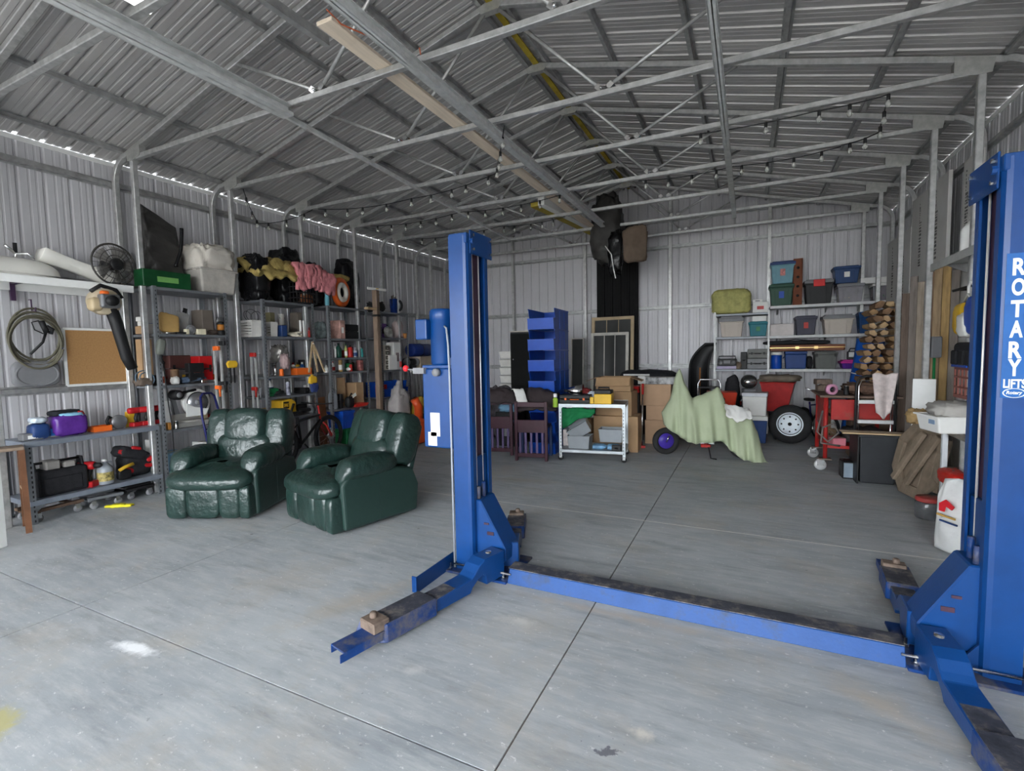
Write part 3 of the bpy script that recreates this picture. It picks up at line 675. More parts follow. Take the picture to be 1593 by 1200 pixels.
def bottle(label, p, m, cap=None, name='bottle', label_m=None, shape='jug', group=None):
    loc, rz, (w, d, h) = p; r = w/2
    t = thing(name, label, 'bottle', loc, rz, group)
    if shape == 'jug': pr = [(r*0.9, 0), (r, h*0.04), (r, h*0.55), (r*0.92, h*0.66), (r*0.42, h*0.85), (r*0.30, h*0.88), (r*0.30, h*0.93)]
    elif shape == 'spray': pr = [(r*0.95, 0), (r, 0.006), (r, h*0.74), (r*0.75, h*0.80), (r*0.5, h*0.82), (r*0.5, h*0.84)]
    elif shape == 'can': pr = [(r*0.96, 0), (r, 0.004), (r, h*0.10), (r*0.97, h*0.11), (r*0.97, h*0.88), (r, h*0.89), (r, h*0.95), (r*0.95, h*0.96)]
    else: pr = [(r*0.92, 0), (r, h*0.03), (r, h*0.62), (r*0.6, h*0.76), (r*0.32, h*0.84), (r*0.32, h*0.92)]
    part('body', MB().lathe(pr, 20), m, t)
    tr = {'jug': 0.34, 'spray': 0.46, 'can': 0.9}.get(shape, 0.38)
    part('cap', MB().lathe([(r*tr, h*0.92 if shape != 'spray' else h*0.83), (r*tr, h*0.985), (r*tr*0.9, h)], 14), cap or WHITE, t)
    if label_m: part('paper_label', MB().lathe([(r*1.012, h*0.14), (r*1.012, h*0.5)], 20, caps=False), label_m, t)
    if shape == 'jug': part('handle', MB().tube([(r*0.35, 0, h*0.86), (r*0.8, 0, h*0.86), (r*1.02, 0, h*0.72), (r*0.95, 0, h*0.6)], r*0.11, 8), m, t)
    return t
def case(label, p, m, name='tool_case', trim=None, text=None, turn=0.0, hm=None):
    loc, rz, (w, d, h) = p
    t = thing(name, label, 'tool case', loc, rz+turn)
    part('body', MB().bb((-w/2, -d/2, 0), (w/2, d/2, h*0.52)), m, t, min(0.012, h*0.12), 2)
    part('lid', MB().bb((-w/2, -d/2, h*0.54), (w/2, d/2, h)), m, t, min(0.012, h*0.12), 2)
    part('handle', MB().tube([(-w*0.14, -d/2, h*0.5), (-w*0.14, -d/2-0.03, h*0.5), (w*0.14, -d/2-0.03, h*0.5), (w*0.14, -d/2, h*0.5)], 0.008, 6), hm or BLACK, t)
    for s in (-1, 1):
        part('latch', MB().bb((s*w*0.3-0.015, -d/2-0.006, h*0.40), (s*w*0.3+0.015, -d/2, h*0.66)), trim or BLACK, t)
    return t
def power_drill(label, loc, rz, k=1.0):
    t = thing('cordless_drill', label, 'power tool', loc, rz, 'red cordless drills on the bench')
    rd = mat('tool_red', (0.40, 0.012, 0.016), 0.4, 0, 0.1)
    part('battery', MB().bb((-0.055*k, -0.04*k, 0), (0.055*k, 0.04*k, 0.05*k)), rd, t, 0.008)
    part('grip', MB().tube([(0.01*k, 0, 0.045*k), (0.0, 0, 0.09*k), (0.02*k, 0, 0.16*k)], 0.02*k, 8), BLACK, t)
    part('body', MB().lathe([(0.02*k, -0.08*k), (0.034*k, -0.07*k), (0.036*k, 0.04*k), (0.028*k, 0.06*k)], 14, (0.0, 0, 0.185*k), TO_X), rd, t)
    part('chuck', MB().lathe([(0.024*k, 0.06*k), (0.022*k, 0.10*k), (0.010*k, 0.115*k)], 12, (0, 0, 0.185*k), TO_X), BLACK, t)
    return t
def caster(parent, x, y, r=0.04, zt=None, m=None):
    zt = zt or 2*r+0.02
    c = part('caster', MB().bb((x-0.02, y-0.014, r), (x+0.02, y+0.014, zt)), STEEL, parent)
    part('wheel', MB().lathe([(r*0.9, -0.012), (r, -0.008), (r, 0.008), (r*0.9, 0.012)], 16, (x, y, r), TO_Y), m or RUBBER, c)
    return c
def shelf_unit(label, y0, y1, levels, x0=-7.02, x1=-6.48, top=None):
    t = thing('shelf_unit', label, 'shelving', ((x0+x1)/2, (y0+y1)/2, 0), pi/2, 'grey steel shelf units along the left wall')
    w, d = y1-y0, x1-x0; top = top or max(levels)
    for sx in (-1, 1):
        for sy in (-1, 1):
            mb = MB().prism([(0, 0), (0.045, 0), (0.045, 0.004), (0.004, 0.004), (0.004, 0.045), (0, 0.045)], 0, top+0.01, 'z')
            mb.v = [(sx*(w/2-v[0]), sy*(d/2-v[1]), v[2]) for v in mb.v]
            po = part('post', mb, SHELFM, t)
            if sy < 0:
                hb = MB()
                for k in range(int(top/0.05)):
                    hb.bb((sx*(w/2-0.030)-0.005, -d/2-0.0012, 0.02+k*0.05), (sx*(w/2-0.030)+0.005, -d/2+0.001, 0.04+k*0.05))
                part('slot_row', hb, BLACK, po, kind='stuff')
    for z in levels:
        part('shelf', MB().bb((-w/2+0.006, -d/2+0.005, z-0.035), (w/2-0.006, d/2-0.005, z-0.031)).bb((-w/2+0.006, -d/2+0.005, z-0.032), (w/2-0.006, d/2-0.005, z)), SHELFM, t, 0.002)
    return t

# ============================================================ left wall: bench, plank shelf and what hangs above
S1 = shelf_unit('grey slotted-angle shelf unit nearest the camera, behind the bench', 3.45, 4.38, [0.15, 0.76, 1.32, 1.96, 2.53])
S2 = shelf_unit('grey shelf unit with the orange tool tray, second from the camera', 4.92, 5.87, [0.70, 1.04, 1.35, 1.96, 2.50])
S3 = shelf_unit('grey shelf unit of jugs and tins, third from the camera', 6.17, 7.12, [0.71, 1.36, 1.61, 1.95, 2.51])
S4 = shelf_unit('grey shelf unit holding the blue bucket, last before the rear corner', 7.48, 8.35, [0.80, 1.34, 1.99, 2.50])
bn = thing('workbench', 'low grey steel bench with two decks at the left edge', 'bench', (-6.74, 2.80, 0), pi/2)
w, d = 1.24, 0.54
for sx in (-1, 1):
    for sy in (-1, 1):
        mb = MB().prism([(0, 0), (0.055, 0), (0.055, 0.004), (0.004, 0.004), (0.004, 0.055), (0, 0.055)], 0, 0.84, 'z')
        mb.v = [(sx*(w/2-v[0]), sy*(d/2-v[1]), v[2]) for v in mb.v]
        po = part('leg', mb, SHELFM, bn)
        hb = MB()
        for k in range(16): hb.bb((sx*(w/2-0.035)-0.006, -d/2-0.0012, 0.02+k*0.05), (sx*(w/2-0.035)+0.006, -d/2+0.001, 0.045+k*0.05))
        if sy < 0: part('slot_row', hb, BLACK, po, kind='stuff')
for z in (0.24, 0.84):
    part('deck', MB().bb((-w/2+0.004, -d/2-0.002, z-0.055), (w/2-0.004, d/2, z)), mat('bench_steel', (0.26, 0.29, 0.34), 0.4, 0.4, 0.15, 8), bn, 0.004)
for sx in (-1, 1):
    part('corner_brace', MB().prism([(sx*(w/2-0.05), 0.19), (sx*(w/2-0.05), 0.12), (sx*(w/2-0.13), 0.19)], -d/2, -d/2+0.004), SHELFM, bn)
zb = 0.842; zl = 0.242
# on the bench
def on_bench(x, y, z=zb, X=-6.66): q = P(x, y, X=X); q.z = z; return q
pt = L(68, 640, 140, 686, X=-6.56, z=zb, d=0.24)
t = thing('purple_bag', 'shiny purple bag stuffed with towels on the bench', 'bag', pt[0], pt[1]); w_, d_, h_ = pt[2]
PURP = mat('purple_vinyl', (0.10, 0.03, 0.24), 0.18, 0, 0.2, 5, 0.4, 12)
part('pouch', MB().blob((0, 0, h_*0.42), (w_, d_, h_*0.84), 3, 0.4, 0.05, 5, fold=0.05), PURP, t)
part('towel', MB().blob((0.02, -0.01, h_*0.80), (w_*0.7, d_*0.75, h_*0.22), 5, 0.5, 0.06, 5), mat('light_blue_cloth', (0.25, 0.50, 0.68), 0.8), t)
part('dark_cloth', MB().blob((0, 0.04, h_*0.9), (w_*0.86, d_*0.7, h_*0.24), 6, 0.5, 0.06, 5), mat('black_cloth', (0.016, 0.018, 0.022), 0.85, 0, 0.2), t)
part('toy', MB().blob((w_*0.34, -0.05, h_*0.82), (0.07, 0.06, 0.07), 8, 0.9, 0.1), RED, t)
single('blue_pouch', MB().blob((0, 0, 0.08), (0.15, 0.16, 0.17), 4, 0.5, 0.06), NAVY, 'dark blue pouch on the bench left of the purple bag', 'pouch', on_bench(60, 670), 0)
single('plastic_packet', MB().blob((0, 0, 0.03), (0.16, 0.12, 0.06), 9, 0.5, 0.1, fold=0.1), mat('clear_film', (0.62, 0.70, 0.78), 0.15, 0, 0.1, 5, 0.5, 20), 'crinkled clear packet lying on the dark blue pouch', 'packet', on_bench(60, 670)+Vector((0, 0, 0.165)), 0)
t = thing('saw_blade_box', 'flat white retail pack leaning on the wall behind the purple bag', 'package', P(65, 652, X=-6.90), pi/2); t.location.z = zb
part('sleeve', MB().box((0.06, 0, 0.14), (0.32, 0.025, 0.11), M=RY(-0.28)), PAPER, t, 0.002)
part('printed_patch', MB().box((0.13, -0.0135, 0.165), (0.07, 0.002, 0.06), M=RY(-0.28)), mat('print_red', (0.6, 0.12, 0.08), 0.5), t)
t = thing('hand_tool_tray', 'grey steel tool with a white rating plate at the bench end', 'tool', on_bench(52, 688), pi/2)
part('body', MB().bb((-0.10, -0.06, 0), (0.12, 0.06, 0.07)), GREY, t, 0.01, 2); part('plate', MB().bb((-0.06, -0.0615, 0.015), (0.03, -0.06, 0.05)), PAPER, t)
t = thing('blue_planer', 'small blue and grey power tool beside the white plate', 'power tool', on_bench(80, 688), pi/2)
part('body', MB().blob((0, 0, 0.05), (0.16, 0.10, 0.10), 3, 0.5, 0.01), mat('tool_blue', (0.02, 0.10, 0.32), 0.4), t); part('shoe', MB().bb((-0.08, -0.05, 0), (0.08, 0.05, 0.02)), GREY, t, 0.004)
t = thing('red_dish', 'shallow square red plastic dish on the bench', 'tray', on_bench(156, 677), pi/2)
part('base', MB().bb((-0.085, -0.07, 0), (0.085, 0.07, 0.012)), RED, t)
part('rim', MB().bar([(-0.085, -0.07, 0.03), (0.085, -0.07, 0.03), (0.085, 0.07, 0.03), (-0.085, 0.07, 0.03)], 0.008, 0.06, up=(0, 0, 1), closed=True), ORANGE, t)
t = thing('circular_saw', 'red and black circular saw lying on the bench', 'power tool', on_bench(186, 668), pi/2)
rd = mat('tool_red', (0.40, 0.012, 0.016), 0.4, 0, 0.1)
part('guard', MB().lathe([(0.075, -0.02), (0.08, -0.015), (0.08, 0.015), (0.075, 0.02)], 22, (0, 0, 0.08), TO_Y), mat('grey_alloy', (0.28, 0.28, 0.29), 0.35, 0.7), t)
part('motor', MB().lathe([(0.04, 0.02), (0.045, 0.03), (0.045, 0.11), (0.03, 0.12)], 16, (0, 0, 0.09), TO_Y), rd, t)
part('handle', MB().tube([(-0.05, 0.03, 0.12), (-0.09, 0.02, 0.15), (-0.11, 0.02, 0.10), (-0.09, 0.02, 0.03)], 0.018, 8), BLACK, t); part('shoe', MB().bb((-0.13, -0.05, 0), (0.13, 0.06, 0.006)), STEEL, t)
for q, (x, y) in enumerate(((212, 664), (228, 662), (243, 659))):
    power_drill(['red cordless drill on the bench, leftmost of the upright three', 'red cordless drill on the bench, middle of the upright three', 'red cordless drill on the bench, rightmost, at the post'][q], on_bench(x, y), rad(100-q*12), 1.05)
carton('small yellow pack behind the red drills', L(194, 641, 212, 656, X=-6.72, z=zb, d=0.08), YELLOW, 'yellow_pack')
# lower deck
t = thing('tool_tote', 'open black fabric tool tote on the lower deck', 'tool bag', on_bench(90, 745, zl), pi/2)
FAB = mat('black_fabric', (0.018, 0.018, 0.021), 0.7, 0, 0.3, 20, 0.15, 80)
part('body', MB().bb((-0.22, -0.13, 0), (0.22, 0.13, 0.27)), FAB, t, 0.03, 3)
for s in (-1, 1): part('end_panel', MB().prism([(-0.12, 0.05), (0.12, 0.05), (0.05, 0.36), (-0.05, 0.36)], s*0.19, s*0.21, 'x'), FAB, t, 0.006)
part('handle', MB().tube([(-0.2, 0, 0.34), (0.2, 0, 0.34)], 0.014, 8), BLACK, t)
part('pocket', MB().bb((-0.16, -0.142, 0.03), (0.16, -0.128, 0.19)), FAB, t, 0.01)
part('contents', MB().bb((-0.12, -0.09, 0.26), (0.0, 0.07, 0.36)).bb((0.03, -0.09, 0.26), (0.13, 0.07, 0.33)), mat('pale_grey_plastic', (0.32, 0.30, 0.28), 0.5), t, 0.012)
power_drill('red and black impact driver standing on the lower deck', on_bench(138, 745, zl, -6.60), rad(30), 1.3)
bottle('clear plastic gallon jug with a black and yellow label', (on_bench(164, 740, zl, -6.58), pi/2, (0.155, 0.155, 0.28)), mat('clear_plastic', (0.62, 0.66, 0.70), 0.15, 0, 0.04, trans=0.5), WHITE, 'gallon_jug', mat('jug_label', (0.35, 0.28, 0.10), 0.5, 0, 0.9, 25))
t = thing('yellow_grease_gun', 'yellow and black hand tool beside the gallon jug', 'tool', on_bench(193, 740, zl, -6.60), pi/2)
part('body', MB().blob((0, 0, 0.06), (0.14, 0.07, 0.12), 2, 0.5, 0.02), BLACK, t); part('grip', MB().tube([(-0.06, -0.03, 0.12), (0.0, -0.035, 0.15), (0.09, -0.03, 0.17)], 0.02, 8), YELLOW, t)
t = thing('tool_backpack', 'red and black tool backpack slumped on the lower deck', 'backpack', on_bench(210, 740, zl, -6.72), pi/2); t.scale = (0.92, 0.88, 0.95)
part('body', MB().blob((0, 0, 0.15), (0.36, 0.28, 0.30), 2, 0.55, 0.05, 4), FAB, t)
part('top_flap', MB().blob((-0.06, -0.02, 0.30), (0.34, 0.28, 0.15), 4, 0.55, 0.05, 4, M=RY(0.35)), FAB, t)
for q, (x, z, a) in enumerate(((-0.16, 0.33, 0.4), (-0.02, 0.355, 0.35), (0.10, 0.12, 0.2), (-0.12, 0.10, 0.5), (0.14, 0.2, -0.5))):
    part('red_panel', MB().blob((x, -0.115, z), (0.12, 0.06, 0.06), q, 0.6, 0.05, M=RY(a)), rd, t)
# under the bench
def dolly(label, loc, rz, w, d, m, grp='dollies under the bench'):
    t = thing('furniture_dolly', label, 'dolly', loc, rz, grp)
    for s in (-1, 1):
        part('rail', MB().bb((-w/2, s*d/2-0.03, 0.10), (w/2, s*d/2+0.03, 0.13)), m, t, 0.004)
        part('cross_rail', MB().bb((s*w*0.4-0.03, -d/2, 0.085), (s*w*0.4+0.03, d/2, 0.10)), m, t, 0.004)
    for sx in (-1, 1):
        for sy in (-1, 1): caster(t, sx*(w/2-0.05), sy*d/2, 0.038, 0.09, mat('grey_wheel', (0.25, 0.25, 0.26), 0.5))
    return t
dolly('brown carpeted wooden dolly under the bench, nearest', (-6.70, 2.42, 0), rad(96), 0.44, 0.28, mat('brown_carpet', (0.13, 0.085, 0.06), 0.9, 0, 0.3, 40))
dolly('grey steel dolly under the middle of the bench', (-6.64, 2.85, 0), rad(84), 0.32, 0.26, SHELFM)
t = dolly('black mechanic creeper beneath the red backpack', (-6.70, 3.19, 0), rad(92), 0.30, 0.32, BLACK); part('pad', MB().bb((-0.14, -0.15, 0.13), (0.14, 0.15, 0.16)), BLACK, t, 0.01)
single('yellow_glove', MB().blob((0, 0, 0.018), (0.15, 0.09, 0.036), 3, 0.7, 0.12).blob((0.10, 0.02, 0.014), (0.10, 0.03, 0.026), 1, 0.8, 0.1, 4, 14, 8).blob((0.10, -0.02, 0.014), (0.10, 0.03, 0.026), 2, 0.8, 0.1, 4, 14, 8).blob((-0.09, 0.0, 0.014), (0.09, 0.06, 0.028), 5, 0.8, 0.15, 4, 14, 8), mat('bright_yellow', (0.75, 0.66, 0.03), 0.6, 0, 0.15), 'yellow rubber glove lying on the floor before the bench', 'glove', P(184, 789, Z=0), rad(35))
# wooden folding stool at the edge
t = thing('folding_sawhorse', 'old wooden folding trestle standing at the left edge', 'trestle', (-6.40, 2.00, 0), rad(75))
part('top_board', MB().bb((-0.30, -0.10, 0.80), (0.14, 0.12, 0.83)), OLDWOOD, t, 0.004)
for s in (-1, 1):
    part('leg', MB().bar([(0.12, s*0.07, 0.80), (0.12, s*0.16, 0.0)], 0.03, 0.045, up=(1, 0, 0)), mat('brown_stain_wood', (0.16, 0.07, 0.035), 0.6, 0, 0.3), t); part('leg', MB().bar([(-0.26, s*0.07, 0.80), (-0.26, s*0.16, 0.0)], 0.03, 0.045, up=(1, 0, 0)), OLDWOOD, t)
part('rung', MB().bar([(0.12, -0.12, 0.42), (0.12, 0.12, 0.42)], 0.02, 0.04, up=(1, 0, 0)), WOOD, t)
single('white_door_panel', MB().bb((-0.02, -0.2, 0), (0.02, 0.2, 0.80)), WHITE, 'white upright panel cut off by the left edge', 'panel', P(-22, 800, X=-5.9)+Vector((0, -0.06, 0)), rad(20), bevel=0.006).location.z = 0
# plank shelf with the sink
ps = thing('plank_shelf', 'long white plank shelf high on the left wall', 'shelf', (-6.84, 2.4, 2.50), pi/2)
part('board', MB().bb((-1.2, -0.24, 0.0), (0.90, 0.24, 0.022)), WHITE, ps, 0.003); part('front_lip', MB().bb((-1.2, -0.262, -0.06), (0.90, -0.242, 0.022)), WHITE, ps, 0.003)
part('back_rail', MB().bb((-1.2, 0.21, -0.09), (0.70, 0.235, 0.0)), WHITE, ps)
part('bracket', MB().bb((-0.03, -0.2, -0.03), (0.01, 0.24, 0.0)).bb((-0.03, 0.20, -0.2), (0.01, 0.225, -0.02)), mat('dark_purple_metal', (0.06, 0.03, 0.07), 0.4), ps)
zs = 2.524
t = thing('sink_basin', 'white porcelain sink basin upside down with a chrome tap', 'sink', (-6.86, 2.32, zs), pi/2)
def basin(u, v):
    a = 2*pi*u; b = v*pi/2
    return Vector((0.40*math.copysign(abs(cos(a))**0.8, cos(a))*cos(b)**0.6, 0.20*math.copysign(abs(sin(a))**0.8, sin(a))*cos(b)**0.6, 0.03+0.17*sin(b)))
PORC = mat('porcelain', (0.78, 0.76, 0.70), 0.15, 0, 0.03)
mb = MB().grid(basin, 36, 12, cu=True); mb.lathe([(0.98, 0.0), (1.0, 0.03)], 36); n0 = len(mb.v)-72
mb.v[n0:] = [(x*0.40, y*0.20, z) for x, y, z in mb.v[n0:]]
part('bowl', mb, PORC, t)
tp = part('tap', MB().tube([(0.06, 0.02, 0.18), (0.06, 0.02, 0.25), (0.14, -0.03, 0.26), (0.18, -0.05, 0.20)], 0.014, 8).tube([(0.06, 0.02, 0.25), (-0.03, -0.02, 0.32)], 0.014, 8).tube([(0.06, 0.02, 0.22), (0.01, 0.03, 0.18)], 0.012, 8), CHROME, t)
part('tap_knob', MB().cyl((0.06, 0.02, 0.26), (0.06, 0.02, 0.36), 0.018, 10), BLACK, tp)
t = thing('sink_pedestal', 'white porcelain sink pedestal leaning against the basin', 'sink', (-6.86, 2.90, zs), pi/2)
M_ = RY(pi/2+0.30)
prof = [(-0.10, -0.05), (-0.085, 0.03), (-0.04, 0.085), (0.04, 0.085), (0.085, 0.03), (0.10, -0.05)]
vs = []
for k in range(9):
    q = k/8; f = 0.82+0.35*abs(q-0.45)
    vs += [M_ @ Vector((y*f*1.1, -x*f*1.1, (q-0.5)*0.66)) + Vector((-0.02, 0, 0.19)) for x, y in prof]
fs = [(k*6+i, k*6+(i+1) % 6, k*6+6+(i+1) % 6, k*6+6+i) for k in range(8) for i in range(6)]+[tuple(range(5, -1, -1)), tuple(range(48, 54))]
part('shaft', MB().add(vs, fs, True), PORC, t, 0.004)
t = thing('desk_fan', 'round black wire fan head propped on the plank shelf', 'fan', P(173, 386, X=-6.72), pi/2+0.15); t.location.z = zs; t.scale = (1.32, 1.2, 1.3)
FB = mat('fan_blade', (0.20, 0.19, 0.18), 0.4)
cg = MB(); cz = 0.185
for r_ in (0.18, 0.13, 0.08): cg.torus((0, -0.05 if r_ < 0.17 else -0.02, cz), r_, 0.0035 if r_ < 0.17 else 0.009, RX(pi/2), 32, 6)
for k in range(24):
    a = 2*pi*k/24; cg.tube([(0.05*cos(a), -0.06, cz+0.05*sin(a)), (0.12*cos(a), -0.055, cz+0.12*sin(a)), (0.18*cos(a), -0.02, cz+0.18*sin(a))], 0.0022, 4)
part('cage', cg, mat('fan_dark', (0.06, 0.055, 0.05), 0.5), t)
part('hub', MB().lathe([(0.05, 0.0), (0.055, 0.02), (0.045, 0.03)], 18, (0, -0.045, cz), RX(pi/2)), BLACK, t)
for k in range(5):
    a = 2*pi*k/5; mb = MB().cloth(lambda u, v, a=a: (cos(a+(u-0.5)*0.75)*(0.03+0.13*v), -0.02+0.03*(u-0.5), cz+sin(a+(u-0.5)*0.75)*(0.03+0.13*v)), 5, 5, 0.003)
    part('blade', mb, FB, t)
part('motor', MB().cyl((0, 0, cz), (0, 0.10, cz), 0.05, 14), BLACK, t)
# hose coil with spray gun
t = thing('hose_coil', 'olive pressure-washer hose coiled on the left wall with a black gun', 'hose', P(52, 527, X=-7.0), pi/2)
HOSE = mat('olive_hose', (0.13, 0.12, 0.085), 0.5, 0, 0.15)
rng = random.Random(3); pts = []
for k in range(6*36):
    a = 2*pi*k/36; j = k/36
    pts.append((0.215*cos(a)+0.012*sin(j*2.1), -0.03-0.010*j, 0.27*sin(a)-0.02*j+0.05+0.012*sin(j*3.7)))
part('hose', MB().tube(pts, 0.011, 6), HOSE, t)
g = part('spray_gun', MB().tube([(0.04, -0.10, 0.19), (0.08, -0.10, 0.06)], 0.028, 8).tube([(0.08, -0.10, 0.13), (0.13, -0.10, 0.10), (0.11, -0.10, 0.05)], 0.022, 8).tube([(0.07, -0.10, 0.06), (0.04, -0.10, -0.04), (-0.07, -0.10, -0.17)], 0.013, 8), BLACK, t)
part('trigger_guard', MB().tube([(0.02, -0.10, 0.19), (-0.04, -0.10, 0.17), (-0.02, -0.10, 0.09), (0.05, -0.10, 0.05)], 0.006, 6), BLACK, g)
part('blue_lance', MB().tube([(0.21, -0.08, -0.10), (0.16, -0.08, -0.26)], 0.009, 6), mat('blue_sleeve', (0.02, 0.06, 0.30), 0.4), t)
part('hook', MB().tube([(0.0, 0.03, 0.42), (0.0, -0.02, 0.42), (0.0, -0.02, 0.30), (0.0, -0.10, 0.29), (0.0, -0.11, 0.33)], 0.007, 6), MATS['dark_purple_metal'], t)
t = thing('grey_tub', 'grey plastic tub standing on the wall rail under the hose', 'tub', P(58, 603, X=-6.97)+Vector((0, 0, 0.01)), pi/2)
part('shell', MB().blob((0, 0, 0.14), (0.40, 0.10, 0.28), 2, 0.45, 0.01), GREY, t); part('lip', MB().torus((0, -0.04, 0.14), 0.13, 0.010, RX(pi/2)), GREY, t).scale = (1.35, 1, 0.95)
# cork board
pb_ = L(101, 513, 197, 598, X=-6.985, d=0.02)
t = thing('cork_board', 'cork notice board in a white frame on the left wall', 'notice board', pb_[0], pi/2); w_, _, h_ = pb_[2]
part('cork', MB().bb((-w_/2, 0, 0), (w_/2, 0.012, h_)), mat('cork', (0.40, 0.22, 0.09), 0.9, 0, 0.12, 60), t)
for s in (-1, 1):
    part('frame_side', MB().bb((s*w_/2-0.014, -0.008, 0), (s*w_/2+0.014, 0.014, h_)), WHITE, t, 0.003)
    part('frame_rail', MB().bb((-w_/2, -0.008, (h_ if s > 0 else 0)-0.014), (w_/2, 0.014, (h_ if s > 0 else 0)+0.014)), WHITE, t, 0.003)
# leaf blower
c0 = P(160, 470, X=-6.47)
t = thing('leaf_blower', 'cream and orange leaf blower hung up with its black tube down', 'leaf blower', c0, pi/2); t.scale = (1.3, 1.2, 1.25)
part('fan_housing', MB().lathe([(0.10, -0.08), (0.115, -0.06), (0.115, 0.02), (0.08, 0.05)], 22, (0, 0, 0), TO_Y), mat('cream_plastic', (0.50, 0.42, 0.30), 0.45), t)
part('engine', MB().bb((-0.07, -0.15, -0.06), (0.07, -0.06, 0.06)), mat('grey_alloy', (0.28, 0.28, 0.29), 0.35, 0.7), t, 0.015, 2)
part('starter', MB().cyl((0.0, -0.18, 0), (0.0, -0.14, 0), 0.045, 14), BLACK, t); part('tank', MB().blob((-0.08, -0.05, -0.03), (0.09, 0.12, 0.12), 2, 0.6, 0.02), mat('amber_tank', (0.46, 0.36, 0.22), 0.4), t)
part('handle', MB().tube([(-0.10, -0.05, 0.08), (-0.03, -0.05, 0.14), (0.08, -0.05, 0.11), (0.12, -0.05, 0.04)], 0.018, 8), BLACK, t)
part('orange_cover', MB().blob((-0.03, -0.11, 0.07), (0.06, 0.06, 0.04), 6, 0.7, 0.02), ORANGE, t)
part('tube', MB().tube([(0.04, -0.04, -0.06), (0.07, -0.04, -0.18), (0.10, -0.04, -0.34), (0.13, -0.04, -0.50), (0.17, -0.04, -0.60)], 0.048, 14, scales=[1, 1, 0.95, 0.9, 0.85]), BLACK, t)
part('hook', MB().tube([(0, 0.0, 0.11), (0, 0.06, 0.13), (0, 0.10, 0.11)], 0.006, 6), STEEL, t)
# ============================================================ first tall shelf unit
z5, z4, z3, z2 = 2.533, 1.962, 1.322, 0.762
TARP = mat('dark_tarp', (0.045, 0.043, 0.041), 0.33, 0, 0.3, 5, 0.5, 9)
p = L(207, 318, 292, 432, X=-6.62, z=z5, d=0.40)
t = thing('tarp_bundle', 'tall folded dark plastic tarp leaning on the wall above the first shelf unit', 'tarp', p[0], p[1]); w_, d_, h_ = p[2]
mb = MB()
def tf(u, v):
    # a big crumpled envelope, leaning, with a cut-off slanted top
    a = 2*pi*u; pw = lambda q, e: math.copysign(abs(q)**e, q)
    x = w_*0.5*pw(cos(a), 0.25)*(1.0-0.04*v); top = h_*(1.0-0.22*(x/w_+0.30))
    f = 1.0 if 0.02 < v < 0.985 else 0.06; z = top*v
    x = x*(f if v < 0.5 else 1.0); y = d_*0.42*pw(sin(a), 0.4)*f*(1-0.62*v)+0.06*v
    n = mnoise.fractal(Vector((x*6, y*6+3, z*6)), 0.8, 2.1, 4)*0.05+0.03*abs(mnoise.noise(Vector((x*4+z*3, 5, z*4-x*2))))
    return Vector((x+n, y+n*1.4, z))
mb.grid(tf, 40, 26, cu=True); part('sheet', mb, TARP, t)
part('open_edge', MB().cloth(lambda u, v: (w_*0.36-0.10*u*u+0.05*v, -d_*0.36-0.02*sin(3*v), h_*(0.78-0.50*u)+0.02*sin(9*u)), 14, 5, 0.006), BAGB, t)
p = L(208, 421, 297, 446, X=-6.50, z=z5, d=0.20)
t = carton('long flat green retail box on top of the first shelf unit', p, mat('box_green', (0.007, 0.055, 0.018), 0.4, 0, 0.3), 'green_box', sticker=mat('box_lime', (0.16, 0.36, 0.10), 0.5))
p = L(278, 378, 370, 452, X=-6.50, z=z5, d=0.46)
t = thing('clear_tote', 'clear plastic tote overfull with a white blanket', 'storage bin', p[0], p[1]); w_, d_, h_ = p[2]
part('bin', MB().box((0, 0, h_*0.24), (w_*0.95, d_*0.95, h_*0.48), taper=0.88), mat('frosted_plastic', (0.44, 0.41, 0.37), 0.25, 0, 0.2, 6, 0.3, 15), t, 0.02, 2)
part('rim', MB().bb((-w_/2, -d_/2, h_*0.46), (w_/2, d_/2, h_*0.50)), MATS['frosted_plastic'], t, 0.008)
part('blanket', MB().blob((0, 0, h_*0.70), (w_*1.0, d_*0.94, h_*0.62), 4, 0.5, 0.09, 5, 48, 28, fold=0.14), mat('cream_cloth', (0.56, 0.52, 0.46), 0.7, 0, 0.08, 4, 0.3, 10), t)
# second shelf down
carton('small brown carton on the first unit, beneath two white packs', L(210, 507, 232, 521, X=-6.66, z=z4, d=0.16)); q = L(210, 507, 232, 521, X=-6.66, z=z4, d=0.16)
carton('small white pack stacked on a brown carton', (q[0]+Vector((0, 0.01, q[2][2]+0.001)), q[1], (q[2][0]*0.75, 0.12, 0.055)), PAPER, 'white_pack', sticker=GREY)
carton('thin white pack topmost of its small stack', (q[0]+Vector((0, 0, q[2][2]+0.058)), q[1], (q[2][0]*0.85, 0.13, 0.055)), PAPER, 'white_pack')
t = thing('padded_envelope', 'brown padded envelope leaning on the upper shelf', 'envelope', P(264, 521, X=-6.60), pi/2); t.location.z = z4
part('pouch', MB().blob((0, 0, 0.135), (0.23, 0.06, 0.26), 3, 0.35, 0.03, 5, fold=0.04, M=RY(0.22) @ RX(-0.3)), mat('kraft', (0.52, 0.33, 0.12), 0.55, 0, 0.15, 5, 0.3, 14), t)
t = thing('folder_board', 'grey folder panel leaning behind the padded envelope', 'panel', P(284, 521, X=-6.70), pi/2); t.location.z = z4
part('sheet', MB().box((0.0, 0.0, 0.15), (0.16, 0.012, 0.30), M=RY(0.25) @ RX(-0.2)), mat('grey_card', (0.33, 0.32, 0.31), 0.6), t, 0.003); part('clip', MB().box((0.05, 0.0, 0.32), (0.05, 0.014, 0.06), M=RY(0.25)), BLACK, t)
carton('dull brown equipment box on the upper shelf of the first unit', L(298, 482, 332, 520, X=-6.62, z=z4, d=0.24), mat('drab_card', (0.15, 0.125, 0.105), 0.7), 'equipment_box')
